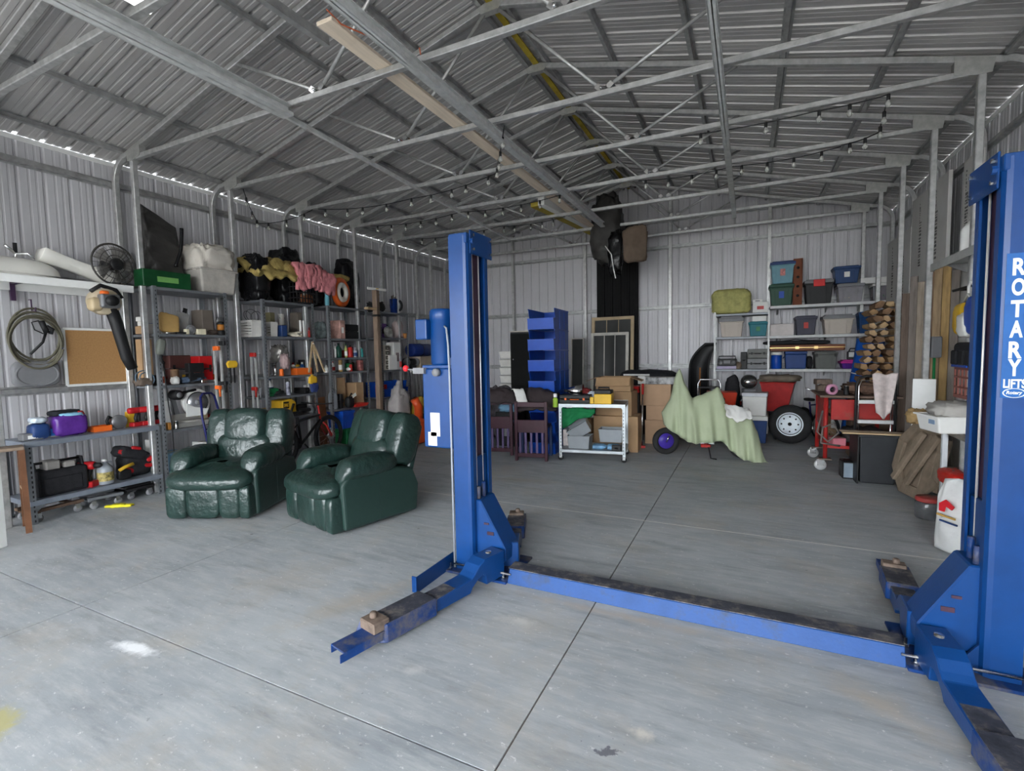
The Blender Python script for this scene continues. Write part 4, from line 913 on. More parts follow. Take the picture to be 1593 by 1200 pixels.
single('sanding_disc', MB().torus((0, 0, 0), 0.05, 0.014, RX(pi/2)).lathe([(0.012, -0.02), (0.042, -0.015), (0.042, 0.015), (0.012, 0.02)], 18, (0, 0, 0), TO_Y), GREY, 'dark grey wheel roll in front of the brown equipment box', 'roll', P(297, 513, X=-6.54)+Vector((0, 0, 0.0)), pi/2).location.z = z4+0.064
for q, (a, b, c) in enumerate(((285, 295, 'beside the dark grey wheel roll'), (303, 314, 'at the front middle of the upper shelf'), (314, 321, 'smallest at the shelf edge'))):
    carton('little cream cardboard packet '+c, L(a, 512, b, 520, X=-6.50, z=z4, d=0.06), mat('cream_card', (0.66, 0.60, 0.44), 0.7), 'small_packet', group='little cream packets')
t = thing('camp_lantern', 'black camping lantern with an amber light on the upper shelf', 'lantern', P(344, 519, X=-6.58), pi/2); t.location.z = z4
part('base', MB().lathe([(0.045, 0), (0.05, 0.01), (0.05, 0.06), (0.04, 0.07)], 16), BLACK, t); part('globe', MB().lathe([(0.038, 0.07), (0.045, 0.10), (0.04, 0.15)], 16), mat('amber_glass', (0.42, 0.16, 0.03), 0.2), t)
part('top', MB().lathe([(0.05, 0.15), (0.045, 0.18), (0.02, 0.19)], 16), BLACK, t); part('handle', MB().tube([(-0.05, 0, 0.16), (-0.05, 0, 0.24), (0.05, 0, 0.24), (0.05, 0, 0.16)], 0.004, 6), STEEL, t)
# third shelf
carton('tall plain brown cardboard sheet box behind the first post', L(212, 528, 238, 586, X=-6.80, z=z3, d=0.12), name='cardboard_sheet')
t = thing('hose_bundle', 'loose blue and brown hose bundle at the near end of the third shelf', 'hose', P(224, 594, X=-6.62), pi/2); t.location.z = z3
part('loops', MB().torus((0, 0, 0.10), 0.09, 0.008, RX(pi/2), 24, 6).torus((0.02, -0.03, 0.09), 0.08, 0.008, RX(pi/2.3), 24, 6), mat('blue_grey_hose', (0.10, 0.15, 0.20), 0.5), t); part('brown_rag', MB().blob((0, 0, 0.05), (0.18, 0.12, 0.10), 3, 0.6, 0.12), mat('brown_rag', (0.12, 0.09, 0.07), 0.9, 0, 0.3), t)
t = thing('cordless_planer', 'grey power tool hanging from the front of the first shelf unit', 'power tool', P(250, 540, X=-6.44), pi/2)
part('body', MB().blob((0, 0, 0.0), (0.09, 0.08, 0.20), 3, 0.6, 0.03, M=RY(0.2)), mat('greenish_grey', (0.14, 0.15, 0.13), 0.5), t); part('grip', MB().tube([(0, 0, -0.08), (-0.01, 0, -0.14), (0.02, 0.0, -0.2)], 0.018, 8), BLACK, t)
part('cord', MB().tube([(0.02, 0, -0.2), (0.03, -0.01, -0.6), (0.06, -0.02, -1.0), (0.07, 0, -1.3)], 0.008, 6), BLACK, t); part('hook', MB().tube([(0, 0, 0.09), (0, 0.05, 0.12), (0, 0.09, 0.1)], 0.005, 6), STEEL, t)
bottle('white glue bottle with red cap band and green base', L(250, 572, 258, 598, X=-6.50, z=z3, d=0.06), PAPER, WHITE, 'glue_bottle', mat('red_green_print', (0.40, 0.10, 0.06), 0.5, 0, 0.8, 20), 'spray')
case('dark maroon long tool case at the back of the third shelf', L(252, 546, 297, 566, X=-6.80, z=z3+0.06, d=0.16), mat('maroon', (0.10, 0.04, 0.035), 0.5), 'long_tool_case').location.z = z3
case('bright red steel tool case tipped up on the third shelf', L(296, 554, 331, 580, X=-6.62, z=z3, d=0.20), mat('case_red', (0.50, 0.012, 0.014), 0.35), 'red_tool_case')
case('black drill case lying before the red tool case', L(287, 565, 318, 580, X=-6.52, z=z3, d=0.09), BLACK, 'black_tool_case')
bottle('brown paint tin with a plain lid on the third shelf', L(262, 575, 282, 595, X=-6.56, z=z3, d=0.10), mat('tin_brown', (0.20, 0.12, 0.07), 0.5), mat('wooden_lid', (0.36, 0.20, 0.10), 0.6), 'paint_tin', None, 'can')
single('white_mask', MB().blob((0, 0, 0.05), (0.12, 0.08, 0.10), 3, 0.7, 0.1, fold=0.1), PAPER, 'crumpled white dust mask on the third shelf', 'mask', on_bench(272, 590, z3, -6.58), 0)
single('blue_webbing', MB().blob((0, 0, 0.045), (0.30, 0.16, 0.09), 6, 0.7, 0.16, 5, fold=0.2), mat('slate_webbing', (0.06, 0.09, 0.14), 0.8, 0, 0.4, 30), 'tangled slate blue webbing strap on the third shelf', 'strap', on_bench(300, 590, z3, -6.60), pi/2)
single('red_tape_roll', MB().lathe([(0.035, 0), (0.05, 0), (0.05, 0.05), (0.035, 0.05)], 18, caps=False).lathe([(0.035, 0), (0.035, 0.05)], 18, caps=False), RED, 'small roll of red tape on the third shelf', 'tape', on_bench(316, 588, z3, -6.56), 0)
# bar clamps hung at the end of the unit
def bar_clamp(label, x, y0, y1, X, jm, rz=pi/2):
    a = P(x, y0, X=X); h = a.z-P(x, y1, X=X).z
    t = thing('bar_clamp', label, 'clamp', a, rz, 'bar clamps hung on the shelving')
    part('bar', MB().bb((-0.014, -0.006, -h), (0.014, 0.006, 0.0)), mat('bright_aluminium', (0.66, 0.66, 0.65), 0.4, 0.3), t)
    part('fixed_jaw', MB().bb((-0.02, -0.10, -0.05), (0.02, 0.01, 0.01)), jm, t, 0.006); part('sliding_jaw', MB().bb((-0.02, -0.09, -h*0.55), (0.02, 0.012, -h*0.55+0.05)), jm, t, 0.006)
    part('handle', MB().cyl((0, -0.07, -h*0.55-0.10), (0, -0.07, -h*0.55+0.03), 0.014, 8), jm, t)
    return t
bar_clamp('steel bar clamp with an orange jaw, end of the first unit', 333, 540, 660, -6.46, ORANGE); bar_clamp('steel bar clamp with a black jaw, next to the orange one', 342, 532, 655, -6.46, BLACK)
bar_clamp('long steel bar clamp with a red knob, between the first two units', 390, 550, 655, -6.60, RED); bar_clamp('long plain steel bar clamp beside the red-knobbed one', 397, 552, 655, -6.60, GREY)
t = thing('yellow_clamp', 'yellow and black trigger clamp hooked on the end post', 'clamp', P(361, 568, X=-6.44), pi/2)
part('head', MB().prism([(-0.06, -0.04), (0.06, -0.04), (0.08, 0.02), (0.05, 0.06), (-0.05, 0.06), (-0.08, 0.02)], -0.02, 0.02), YELLOW, t, 0.008); part('bar', MB().bb((-0.035, -0.008, -0.25), (-0.02, 0.008, -0.03)).bb((0.02, -0.008, -0.25), (0.035, 0.008, -0.03)), BLACK, t)
# mitre saw on the fourth shelf
c0 = on_bench(300, 640, z2, -6.70)
t = thing('mitre_saw', 'white mitre saw with a large round blade guard on the first unit', 'saw', c0+Vector((0, -0.03, 0)), pi/2)
ALU = mat('cast_alloy', (0.55, 0.54, 0.51), 0.35, 0.6, 0.1)
part('base', MB().bb((-0.26, -0.16, 0), (0.26, 0.16, 0.06)).cyl((0, 0, 0.0), (0, 0, 0.075), 0.15, 24), ALU, t, 0.006); part('fence', MB().bb((-0.24, 0.02, 0.06), (0.24, 0.04, 0.16)), ALU, t, 0.004)
part('blade_guard', MB().lathe([(0.17, -0.03), (0.18, -0.02), (0.18, 0.03), (0.12, 0.04)], 36, (0.06, -0.03, 0.30), TO_Y), mat('guard_white', (0.74, 0.73, 0.70), 0.4), t)
part('blade', MB().lathe([(0.02, -0.036), (0.135, -0.036), (0.135, -0.031), (0.02, -0.031)], 36, (0.06, -0.03, 0.30), TO_Y), mat('blade_grey', (0.52, 0.53, 0.55), 0.3, 0.8), t)
part('blade_rim', MB().torus((0.06, -0.068, 0.30), 0.135, 0.006, RX(pi/2), 36, 6), BLACK, t); part('hub', MB().cyl((0.06, -0.085, 0.30), (0.06, -0.05, 0.30), 0.035, 14), GREY, t)
part('lower_cover', MB().prism([(-0.10, 0.12), (0.16, 0.12), (0.20, 0.20), (0.02, 0.24), (-0.08, 0.30)], -0.075, -0.06), WHITE, t, 0.004)
part('motor', MB().lathe([(0.055, -0.08), (0.065, -0.06), (0.065, 0.06), (0.05, 0.08)], 18, (-0.20, -0.05, 0.42), TO_Y), BLACK, t); part('motor_cap', MB().cyl((-0.20, -0.135, 0.42), (-0.20, -0.128, 0.42), 0.035, 14), GREY, t)
part('arm', MB().bar([(-0.2, 0.05, 0.36), (-0.16, 0.06, 0.2), (-0.12, 0.06, 0.06)], 0.06, 0.06, up=(0, 1, 0)), GREY, t); part('handle', MB().tube([(-0.14, -0.03, 0.44), (0.0, -0.06, 0.46), (0.05, -0.06, 0.47)], 0.016, 8), BLACK, t)
carton('amber tin of spread paste on the fourth shelf edge', L(257, 658, 267, 672, X=-6.50, z=z2, d=0.07), mat('amber_tin', (0.40, 0.17, 0.03), 0.4), 'amber_tin')
bottle('small silver paint tin on the fourth shelf edge', L(268, 655, 281, 672, X=-6.50, z=z2, d=0.08), STEEL, STEEL, 'silver_tin', None, 'can')
t = thing('hand_truck', 'dark blue steel hand truck leaning behind the front recliner', 'hand truck', (-6.14, 3.90, 0), rad(100))
HTB = mat('indigo_paint', (0.012, 0.014, 0.10), 0.35)
for s in (-1, 1): part('rail', MB().tube([(s*0.13, -0.10, 0.12), (s*0.13, 0.06, 0.9), (s*0.10, 0.10, 1.16)], 0.014, 8), HTB, t); part('wheel', MB().torus((s*0.2, 0.06, 0.12), 0.09, 0.03, RY(pi/2)), RUBBER, t)
part('grip', MB().tube([(-0.10, 0.10, 1.16), (-0.06, 0.11, 1.2), (0.06, 0.11, 1.2), (0.10, 0.10, 1.16)], 0.014, 8), HTB, t); part('toe_plate', MB().bb((-0.2, -0.28, 0.0), (0.2, -0.07, 0.008)), HTB, t)
for z in (0.4, 0.75): part('cross_bar', MB().cyl((-0.13, -0.10+z*0.19, z), (0.13, -0.10+z*0.19, z), 0.010, 8), HTB, t)
part('axle', MB().cyl((-0.2, 0.06, 0.12), (0.2, 0.06, 0.12), 0.012, 8).cyl((-0.13, -0.09, 0.13), (-0.13, 0.06, 0.12), 0.010, 6).cyl((0.13, -0.09, 0.13), (0.13, 0.06, 0.12), 0.010, 6), HTB, t)
carton('white carton on the lowest shelf of the first unit', L(300, 690, 330, 740, X=-6.52, z=0.152, d=0.3), PAPER, 'white_carton')
carton('stack of light aluminium trim lengths boxed under the bench end', L(226, 685, 240, 715, X=-6.75, z=0.152, d=0.10), PAPER, 'trim_box')
single('white_board_offcut', MB().bb((-0.05, -0.006, 0), (0.05, 0.006, 0.36)), WHITE, 'narrow white board offcut upright on the fourth shelf', 'board', P(259, 652, X=-6.60)+Vector((0, 0, 0)), pi/2, bevel=0.003).location.z = z2
# ============================================================ second shelf unit
u5, u4, u3, u2, u1 = 2.502, 1.962, 1.352, 1.042, 0.702
YINS = mat('yellow_fibreglass', (0.40, 0.30, 0.10), 0.95, 0, 0.25, 9, 0.6, 25)
PINS = mat('pink_fibreglass', (0.62, 0.22, 0.24), 0.95, 0, 0.15, 9, 0.5, 25)
bag('shiny black bin bag on the second shelf unit, nearer the camera', L(366, 392, 424, 458, X=-6.50, z=u5, d=0.46), BAGB, 'bin_bag', 'bag', 0.5, 0.10, 0.08, 2, False)
bag('bulging black bin bag next to the plastic crate', L(414, 386, 474, 460, X=-6.66, z=u5, d=0.34), BAGB, 'bin_bag', 'bag', 0.5, 0.10, 0.08, 7, False)
bag('black bin bag under the pink insulation', L(468, 408, 506, 466, X=-6.66, z=u5, d=0.34), BAGB, 'bin_bag', 'bag', 0.55, 0.08, 0.06, 11, False)
q = P(410, 405, X=-6.75)
t = thing('insulation_batt', 'yellow fibreglass insulation slumped over the black bags', 'insulation', (-6.74, q.y+0.12, 3.04), pi/2)
part('batt', MB().cloth(lambda u, v: (-0.46+0.98*u, 0.16-0.46*v, 0.14*sin(pi*min(1, u*1.1))-0.62*max(0, v-0.55)*(0.3+0.7*sin(pi*u))-0.12*(1-u)+0.09*mnoise.noise(Vector((u*7, v*7, 1)))), 30, 16, 0.06), YINS, t)
part('batt', MB().cloth(lambda u, v: (-0.50+0.42*u, 0.10-0.20*v, 0.03+0.05*sin(pi*u)-0.14*v+0.02*mnoise.noise(Vector((u*6, v*6, 5)))), 16, 10, 0.07), YINS, t)
q = P(485, 395, X=-6.70)
t = thing('insulation_batt', 'pink fibreglass insulation batts folded over a black bag', 'insulation', (-6.70, q.y-0.06, 2.96), pi/2)
for k, (x, w_, z) in enumerate(((-0.40, 0.20, 0.12), (-0.16, 0.28, 0.14), (0.13, 0.34, 0.08))):
    part('batt', MB().cloth(lambda u, v, x=x, w_=w_, z=z, k=k: (x-w_/2+w_*u, 0.12-0.34*min(v, 0.5)*2+0.02*mnoise.noise(Vector((u*5, v*5, k))), z-0.02*k-(0.36-0.04*k)*max(0, v-0.5)*2+0.06*mnoise.noise(Vector((u*5, v*5, k+9)))), 12, 14, 0.07), PINS, t)
p = L(441, 437, 491, 465, X=-6.49, z=u5, d=0.30)
def milk_crate(label, p, m, turn=0.0, n=5, rows=3):
    loc, rz, (w, d, h) = p
    t = thing('milk_crate', label, 'crate', loc, rz+turn)
    part('floor', MB().bb((-w/2, -d/2, 0), (w/2, d/2, 0.012)), m, t)
    for k in range(rows+1):
        z = h*k/rows; z = min(max(z, 0.008), h-0.008)
        part('hoop', MB().bar([(-w/2, -d/2, z), (w/2, -d/2, z), (w/2, d/2, z), (-w/2, d/2, z)], 0.014, 0.016 if 0 < k < rows else 0.03, up=(0, 0, 1), closed=True), m, t)
    for k in range(n+1):
        x = -w/2+w*k/n
        for s in (-1, 1): part('upright', MB().bb((x-0.007, s*d/2-0.006, 0), (x+0.007, s*d/2+0.006, h)), m, t)
    for k in range(1, 4):
        for s in (-1, 1): part('upright', MB().bb((s*w/2-0.006, -d/2+d*k/4-0.007, 0), (s*w/2+0.006, -d/2+d*k/4+0.007, h)), m, t)
    return t
cr = milk_crate('black plastic milk crate on top of the second unit', p, BLACK, 0.0, 7, 4)
part('contents', MB().blob((0.1, 0, 0.10), (0.2, 0.2, 0.16), 3, 0.6, 0.1), mat('rust_orange_cloth', (0.35, 0.12, 0.05), 0.8), cr)
def basket(label, p):
    loc, rz, (w, d, h) = p
    t = thing('laundry_basket', label, 'basket', loc, rz, 'white plastic baskets on the second unit')
    m = mat('basket_white', (0.66, 0.64, 0.60), 0.5)
    part('floor', MB().bb((-w*0.43, -d*0.43, 0), (w*0.43, d*0.43, 0.008)), m, t)
    for k in range(6):
        f = k/5; z = h*(0.04+0.9*f); g = 0.88+0.12*f
        part('hoop', MB().bar([(-w/2*g, -d/2*g, z), (w/2*g, -d/2*g, z), (w/2*g, d/2*g, z), (-w/2*g, d/2*g, z)], 0.006, h*0.10 if k not in (0, 5) else h*0.16, up=(0, 0, 1), closed=True), m, t)
    for k in range(9):
        f = -1+2*k/8
        for s in (-1, 1): part('slat', MB().bar([(f*w/2*0.88, s*d/2*0.88, 0), (f*w/2, s*d/2, h)], 0.014 if abs(f) < 1 else 0.03, 0.006, up=(0, 1, 0)), m, t)
    return t
basket('white plastic basket at the near end of the second unit', L(372, 498, 406, 525, X=-6.52, z=u4, d=0.30)); basket('white plastic basket just behind the front post', L(406, 501, 431, 523, X=-6.56, z=u4, d=0.24))
carton('olive green cardboard box behind the baskets', L(411, 486, 428, 510, X=-6.72, z=u4, d=0.14), mat('olive_card', (0.20, 0.18, 0.10), 0.7), 'olive_box')
bucket('white plastic pail with a cream lid on the second unit', L(428, 488, 447, 510, X=-6.74, z=u4, d=0.16), mat('pail_white', (0.68, 0.66, 0.60), 0.5), 'paint_pail')
carton('dark blue box below the white pail', L(430, 506, 447, 523, X=-6.54, z=u4, d=0.12), NAVY, 'blue_box')
carton('tall brown document box on the second unit', L(451, 486, 470, 520, X=-6.72, z=u4, d=0.18), mat('drab_card', (0.15, 0.125, 0.105), 0.7), 'brown_box')
for k in range(2):
    single('white_tube', MB().lathe([(0.018, 0), (0.020, 0.004), (0.020, 0.27), (0.016, 0.274)], 12), PAPER, ['white cardboard tube standing by the brown document box', 'thinner white tube at the right of its twin'][k], 'tube', P(468+5*k, 520, X=-6.56+0.0*k), 0).location.z = u4
single('rope_bundle', MB().torus((0, 0, 0.035), 0.09, 0.022, RX(0.35), 20, 6).torus((0.02, 0, 0.05), 0.075, 0.02, RX(-0.3), 20, 6).torus((-0.02, 0.02, 0.03), 0.10, 0.018, RY(0.2), 20, 6), mat('cream_rope', (0.55, 0.50, 0.40), 0.8), 'coil of cream rope at the shelf edge', 'rope', on_bench(460, 520, u4, -6.60), pi/2)
bottle('red drinks can at the far end of the second unit', L(477, 514, 485, 525, X=-6.52, z=u4, d=0.08), RED, STEEL, 'red_can', None, 'can')
t = thing('wire_bundle', 'tangle of dark wire hangers on the baskets', 'wire', P(393, 500, X=-6.70), pi/2); t.location.z = u4+0.22
part('loops', MB().torus((0, 0.0, 0.09), 0.10, 0.004, RX(1.3), 22, 5).torus((0.06, 0, 0.07), 0.09, 0.004, RX(1.8), 22, 5).torus((-0.06, 0.02, 0.08), 0.08, 0.004, RY(1.2), 22, 5), BLACK, t)
# orange tray shelf
bag('crumpled silver bag at the back of the orange tray shelf', L(417, 540, 452, 556, X=-6.66, z=u3+0.14, d=0.24), mat('silver_foil', (0.30, 0.28, 0.26), 0.2, 0.5, 0.3, 8, 0.6, 18), 'foil_bag', 'bag', 0.7, 0.12, 0.1, 3).location.z = u3+0.165
carton('flat grey box under the silver bag', L(420, 556, 452, 575, X=-6.64, z=u3, d=0.26), GREY, 'flat_box')
bag('small pink and white plastic bag by the silver bag', L(433, 551, 452, 567, X=-6.52, z=u3+0.10, d=0.12), mat('pink_film', (0.50, 0.36, 0.35), 0.4), 'plastic_bag', 'bag', 0.7, 0.1, 0.1, 8)
bucket('tall white wastebasket on the orange tray shelf', L(404, 562, 424, 588, X=-6.54, z=u3, d=0.16), mat('pail_white', (0.68, 0.66, 0.60), 0.5), 'wastebasket', False)
bottle('orange spray tin in front of the orange tray', L(432, 574, 444, 588, X=-6.48, z=u3, d=0.09), ORANGE, BLACK, 'orange_tin', None, 'can')
p = L(446, 573, 485, 589, X=-6.54, z=u3, d=0.24)
t = thing('tool_tray', 'long orange plastic tool tray full of fittings', 'tray', p[0], p[1]); w_, d_, h_ = p[2]
part('base', MB().bb((-w_/2, -d_/2, 0), (w_/2, d_/2, 0.01)), ORANGE, t)
for s in (-1, 1): part('long_side', MB().bb((-w_/2, s*d_/2-0.005, 0), (w_/2, s*d_/2+0.005, h_)), ORANGE, t); part('end_side', MB().bb((s*w_/2-0.005, -d_/2, 0), (s*w_/2+0.005, d_/2, h_)), ORANGE, t)
part('divider', MB().bb((-0.005, -d_/2, 0), (0.005, d_/2, h_*0.9)), ORANGE, t); part('fittings', MB().blob((-w_*0.2, 0, h_*0.7), (w_*0.5, d_*0.8, h_*0.9), 3, 0.6, 0.2, 6, fold=0.2).blob((w_*0.22, 0, h_*0.7), (w_*0.4, d_*0.8, h_*0.7), 5, 0.6, 0.2, 6, fold=0.2), mat('mixed_fittings', (0.35, 0.33, 0.31), 0.4, 0.4, 0.7, 30), t)
t = thing('wood_tripod', 'small pale wooden folding rack hung by the far post', 'rack', P(486, 532, X=-6.44), pi/2)
for k, a in enumerate((-0.16, 0.10, 0.32)): part('leg', MB().bar([(0, 0, 0), (a*0.6, -0.02*k, -0.5)], 0.03, 0.014, up=(0, 1, 0)), WOOD, t)
part('bolt', MB().cyl((0, -0.03, -0.03), (0, 0.03, -0.03), 0.008, 6), STEEL, t)
t = thing('work_gloves', 'yellow and blue work gloves hung from the shelf edge', 'gloves', P(486, 586, X=-6.43), pi/2)
part('cuff', MB().blob((0, 0, -0.06), (0.17, 0.05, 0.13), 3, 0.6, 0.06), YELLOW, t); part('hand', MB().blob((0.03, 0, -0.18), (0.16, 0.06, 0.16), 4, 0.7, 0.08), mat('denim_blue', (0.03, 0.05, 0.16), 0.8), t); part('strap', MB().bb((-0.01, -0.01, -0.02), (0.01, 0.03, 0.03)), YELLOW, t)
bottle('blue and white printed paint tin on the second unit', L(440, 594, 456, 614, X=-6.50, z=u2, d=0.15), mat('tin_print', (0.30, 0.30, 0.36), 0.35, 0.2, 0.9, 12), STEEL, 'printed_tin', None, 'can')
case('flat black tool case on the tin shelf', L(457, 604, 482, 616, X=-6.52, z=u2, d=0.26), BLACK, 'flat_tool_case')
single('black_hose_reel', MB().torus((0, 0, 0.05), 0.07, 0.03, None, 20, 8), BLACK, 'small black coil next to the printed tin', 'coil', on_bench(432, 610, u2, -6.62), 0)
p = L(421, 622, 461, 643, X=-6.53, z=u1, d=0.26)
t = thing('power_tool', 'big yellow power tool with a name plate on the bottom shelf', 'power tool', p[0], p[1]); w_, d_, h_ = p[2]
part('body', MB().prism([(-w_/2, 0.02), (-w_*0.36, 0.0), (0, 0.05), (w_*0.3, 0.0), (w_/2, 0.03), (w_*0.48, h_*0.8), (w_*0.2, h_), (-w_*0.45, h_*0.94)], -d_/2, d_/2), YELLOW, t, 0.012, 2)
part('grip', MB().bar([(0.0, -d_/2-0.01, 0.03), (w_*0.26, -d_/2-0.01, h_*0.72)], 0.02, 0.05, up=(0, 1, 0)), BLACK, t)
np_ = part('name_plate', MB().bb((-w_*0.40, -d_/2-0.004, h_*0.48), (-w_*0.02, -d_/2, h_*0.86)), BLACK, t); part('lettering', text_mesh('DEWALT', w_*0.32, h_*0.2, 0.002, 0.02), YELLOW, np_, loc=(-w_*0.21, -d_/2-0.006, h_*0.67))
part('foot', MB().bb((-w_*0.4, -d_*0.4, 0), (-w_*0.25, d_*0.4, 0.03)).bb((w_*0.3, -d_*0.4, 0), (w_*0.42, d_*0.4, 0.03)), BLACK, t)
t = thing('angle_grinder', 'dark power tool with a guard, far end of the bottom shelf', 'power tool', P(475, 646, X=-6.56), pi/2); t.location.z = u1
part('body', MB().lathe([(0.03, -0.14), (0.04, -0.12), (0.04, 0.08), (0.03, 0.1)], 14, (0, 0, 0.06), TO_X), BLACK, t); part('guard', MB().lathe([(0.02, 0), (0.07, 0.0), (0.07, 0.02), (0.02, 0.025)], 18, (0.12, 0, 0.06), RX(1.2)), GREY, t)
# rusty board between the units, bicycle in front
single('rusty_board', MB().box((0, 0, 0.47), (0.20, 0.02, 0.95), M=RX(-0.08)), mat('rusty_panel', (0.20, 0.085, 0.04), 0.8, 0.1, 0.5, 6, 0.2, 20, dirt=(0.05, 0.03, 0.02), dirt_amt=0.6), 'rusty brown board leaning between the second and third shelf units', 'board', (-6.56, 6.02, 0.0), pi/2)
def bike_wheel(parent, c, R, tr, M, spokes=16, rimm=None, tyre=None, hubm=None):
    wh = part('wheel', MB().torus(c, R, tr, M, 36, 10), tyre or RUBBER, parent)
    part('rim', MB().torus(c, R-tr*0.95, 0.012, M, 36, 6), rimm or BLACK, wh)
    part('hub', MB().lathe([(0.02, -0.05), (0.03, -0.03), (0.03, 0.03), (0.02, 0.05)], 12, c, M), hubm or STEEL, wh)
    mb = MB(); c = Vector(c)
    for k in range(spokes):
        a = 2*pi*k/spokes; s = 1 if k % 2 else -1
        mb.cyl(c+M @ Vector((0.02*cos(a+0.5*s), 0.02*sin(a+0.5*s), 0.03*s)), c+M @ Vector(((R-tr)*cos(a), (R-tr)*sin(a), 0)), 0.0022, 4)
    part('spokes', mb, hubm or STEEL, wh, kind='stuff'); return wh
t = thing('bicycle', 'black mountain bike with knobbly tyres parked behind the recliners', 'bicycle', (-6.20, 5.35, 0), pi/2+0.12)
bike_wheel(t, (0.52, 0, 0.335), 0.305, 0.034, RX(pi/2)); bike_wheel(t, (-0.50, 0, 0.335), 0.305, 0.034, RX(pi/2))
rdm = mat('bike_red', (0.45, 0.02, 0.02), 0.35)
part('frame', MB().tube([(-0.10, 0, 0.30), (-0.16, 0, 0.72)], 0.018, 8).tube([(-0.14, 0, 0.66), (0.32, 0, 0.70)], 0.018, 8).tube([(-0.10, 0, 0.30), (0.33, 0, 0.62)], 0.020, 8).tube([(-0.10, 0, 0.30), (-0.50, 0.06, 0.335)], 0.011, 6).tube([(-0.15, 0, 0.62), (-0.50, 0.06, 0.335)], 0.010, 6), BLACK, t)
part('fork', MB().tube([(0.30, 0, 0.85), (0.34, 0, 0.62), (0.42, 0.06, 0.5), (0.52, 0.06, 0.335)], 0.014, 8).tube([(0.34, 0, 0.62), (0.42, -0.06, 0.5), (0.52, -0.06, 0.335)], 0.014, 8), rdm, t)
part('handlebar', MB().tube([(0.26, -0.30, 0.90), (0.32, -0.1, 0.88), (0.32, 0.1, 0.88), (0.26, 0.30, 0.90)], 0.012, 8), BLACK, t); part('saddle', MB().blob((-0.20, 0, 0.78), (0.26, 0.13, 0.07), 2, 0.7, 0.0), BLACK, t)
part('brake_disc', MB().lathe([(0.03, 0.045), (0.085, 0.045), (0.085, 0.05), (0.03, 0.05)], 20, (0.52, 0, 0.335), RX(pi/2)), STEEL, t); part('crank', MB().cyl((-0.10, -0.06, 0.30), (0.0, -0.08, 0.18), 0.012, 6).cyl((-0.10, 0.06, 0.30), (-0.2, 0.08, 0.42), 0.012, 6).lathe([(0.08, -0.065), (0.09, -0.06), (0.08, -0.055)], 18, (-0.10, 0, 0.30), RX(pi/2)), BLACK, t)
# ============================================================ third shelf unit
v5, v4, v3, v2, v1 = 2.512, 1.952, 1.612, 1.362, 0.712
single('foam_tube', MB().lathe([(0.010, 0), (0.036, 0), (0.036, 0.37), (0.010, 0.37)], 14), mat('aqua_foam', (0.16, 0.42, 0.50), 0.8), 'pale blue foam tube standing on the third unit', 'foam tube', P(509, 470, X=-6.50), 0).location.z = v5
c0 = P(527, 443, X=-6.58)
t = thing('float_ring', 'upright orange and white coiled tubing ring on the third unit', 'tubing coil', (-6.60, c0.y+0.06, v5), pi/2+0.25)
part('orange_coil', MB().torus((0, 0.0, 0.27), 0.215, 0.052, RX(pi/2), 36, 10), mat('coil_orange', (0.70, 0.12, 0.02), 0.45, 0, 0.15), t); part('white_coil', MB().torus((0, -0.025, 0.27), 0.135, 0.045, RX(pi/2), 36, 10), mat('coil_white', (0.72, 0.68, 0.60), 0.5, 0, 0.15), t)
bag('big black bin bag behind the orange ring', L(516, 402, 562, 470, X=-6.72, z=v5, d=0.30), BAGB, 'bin_bag', 'bag', 0.6, 0.08, 0.05, 14)
q = P(528, 408, X=-6.74)
single('insulation_scrap', MB().blob((0, 0, 0), (0.40, 0.2, 0.12), 5, 0.7, 0.12, 4, fold=0.1), YINS, 'scrap of yellow insulation above the orange ring', 'insulation', (-6.76, q.y, 3.07), pi/2)
bag('teal and beige bag of rags on the third unit', L(486, 500, 510, 526, X=-6.58, z=v4, d=0.26), mat('teal_print', (0.14, 0.17, 0.17), 0.6, 0, 0.9, 8), 'rag_bag', 'bag', 0.6, 0.08, 0.08, 5)
carton('pink and white bagged insulation pack with a green stripe', L(511, 498, 537, 527, X=-6.50, z=v4, d=0.28), mat('pink_print', (0.45, 0.26, 0.22), 0.5, 0, 0.45, 9), 'pink_pack', sticker=PAPER); 
case('dark hard case at the far end of the third unit', L(538, 505, 558, 527, X=-6.56, z=v4, d=0.3), BLACK, 'hard_case')
bottle('white plastic oil jug on the tins shelf', L(517, 536, 526, 555, X=-6.52, z=v3, d=0.10), PAPER, BLACK, 'oil_jug', None, 'jug'); bottle('dark green oil bottle beside the white jug', L(526, 534, 533, 555, X=-6.54, z=v3, d=0.09), mat('bottle_green', (0.01, 0.06, 0.04), 0.3), BLACK, 'oil_bottle', None, 'round')
bottle('lime and white weedkiller bottle on the tins shelf', L(533, 536, 543, 554, X=-6.52, z=v3, d=0.10), mat('lime_print', (0.42, 0.44, 0.14), 0.4, 0, 0.5, 15), GREEN, 'weedkiller_bottle', PAPER, 'round'); bottle('slim red aerosol can on the tins shelf', L(544, 537, 550, 554, X=-6.52, z=v3, d=0.07), RED, BLACK, 'aerosol_can', None, 'spray')
bottle('small white and navy bottle on the tins shelf', L(551, 541, 557, 554, X=-6.52, z=v3, d=0.07), mat('white_navy', (0.40, 0.42, 0.48), 0.4, 0, 0.8, 20), WHITE, 'small_bottle', NAVY, 'round'); bottle('teal paint tin at the far end of the tins shelf', L(557, 541, 568, 554, X=-6.52, z=v3, d=0.12), mat('teal_tin', (0.03, 0.26, 0.25), 0.35), STEEL, 'teal_tin', None, 'can')
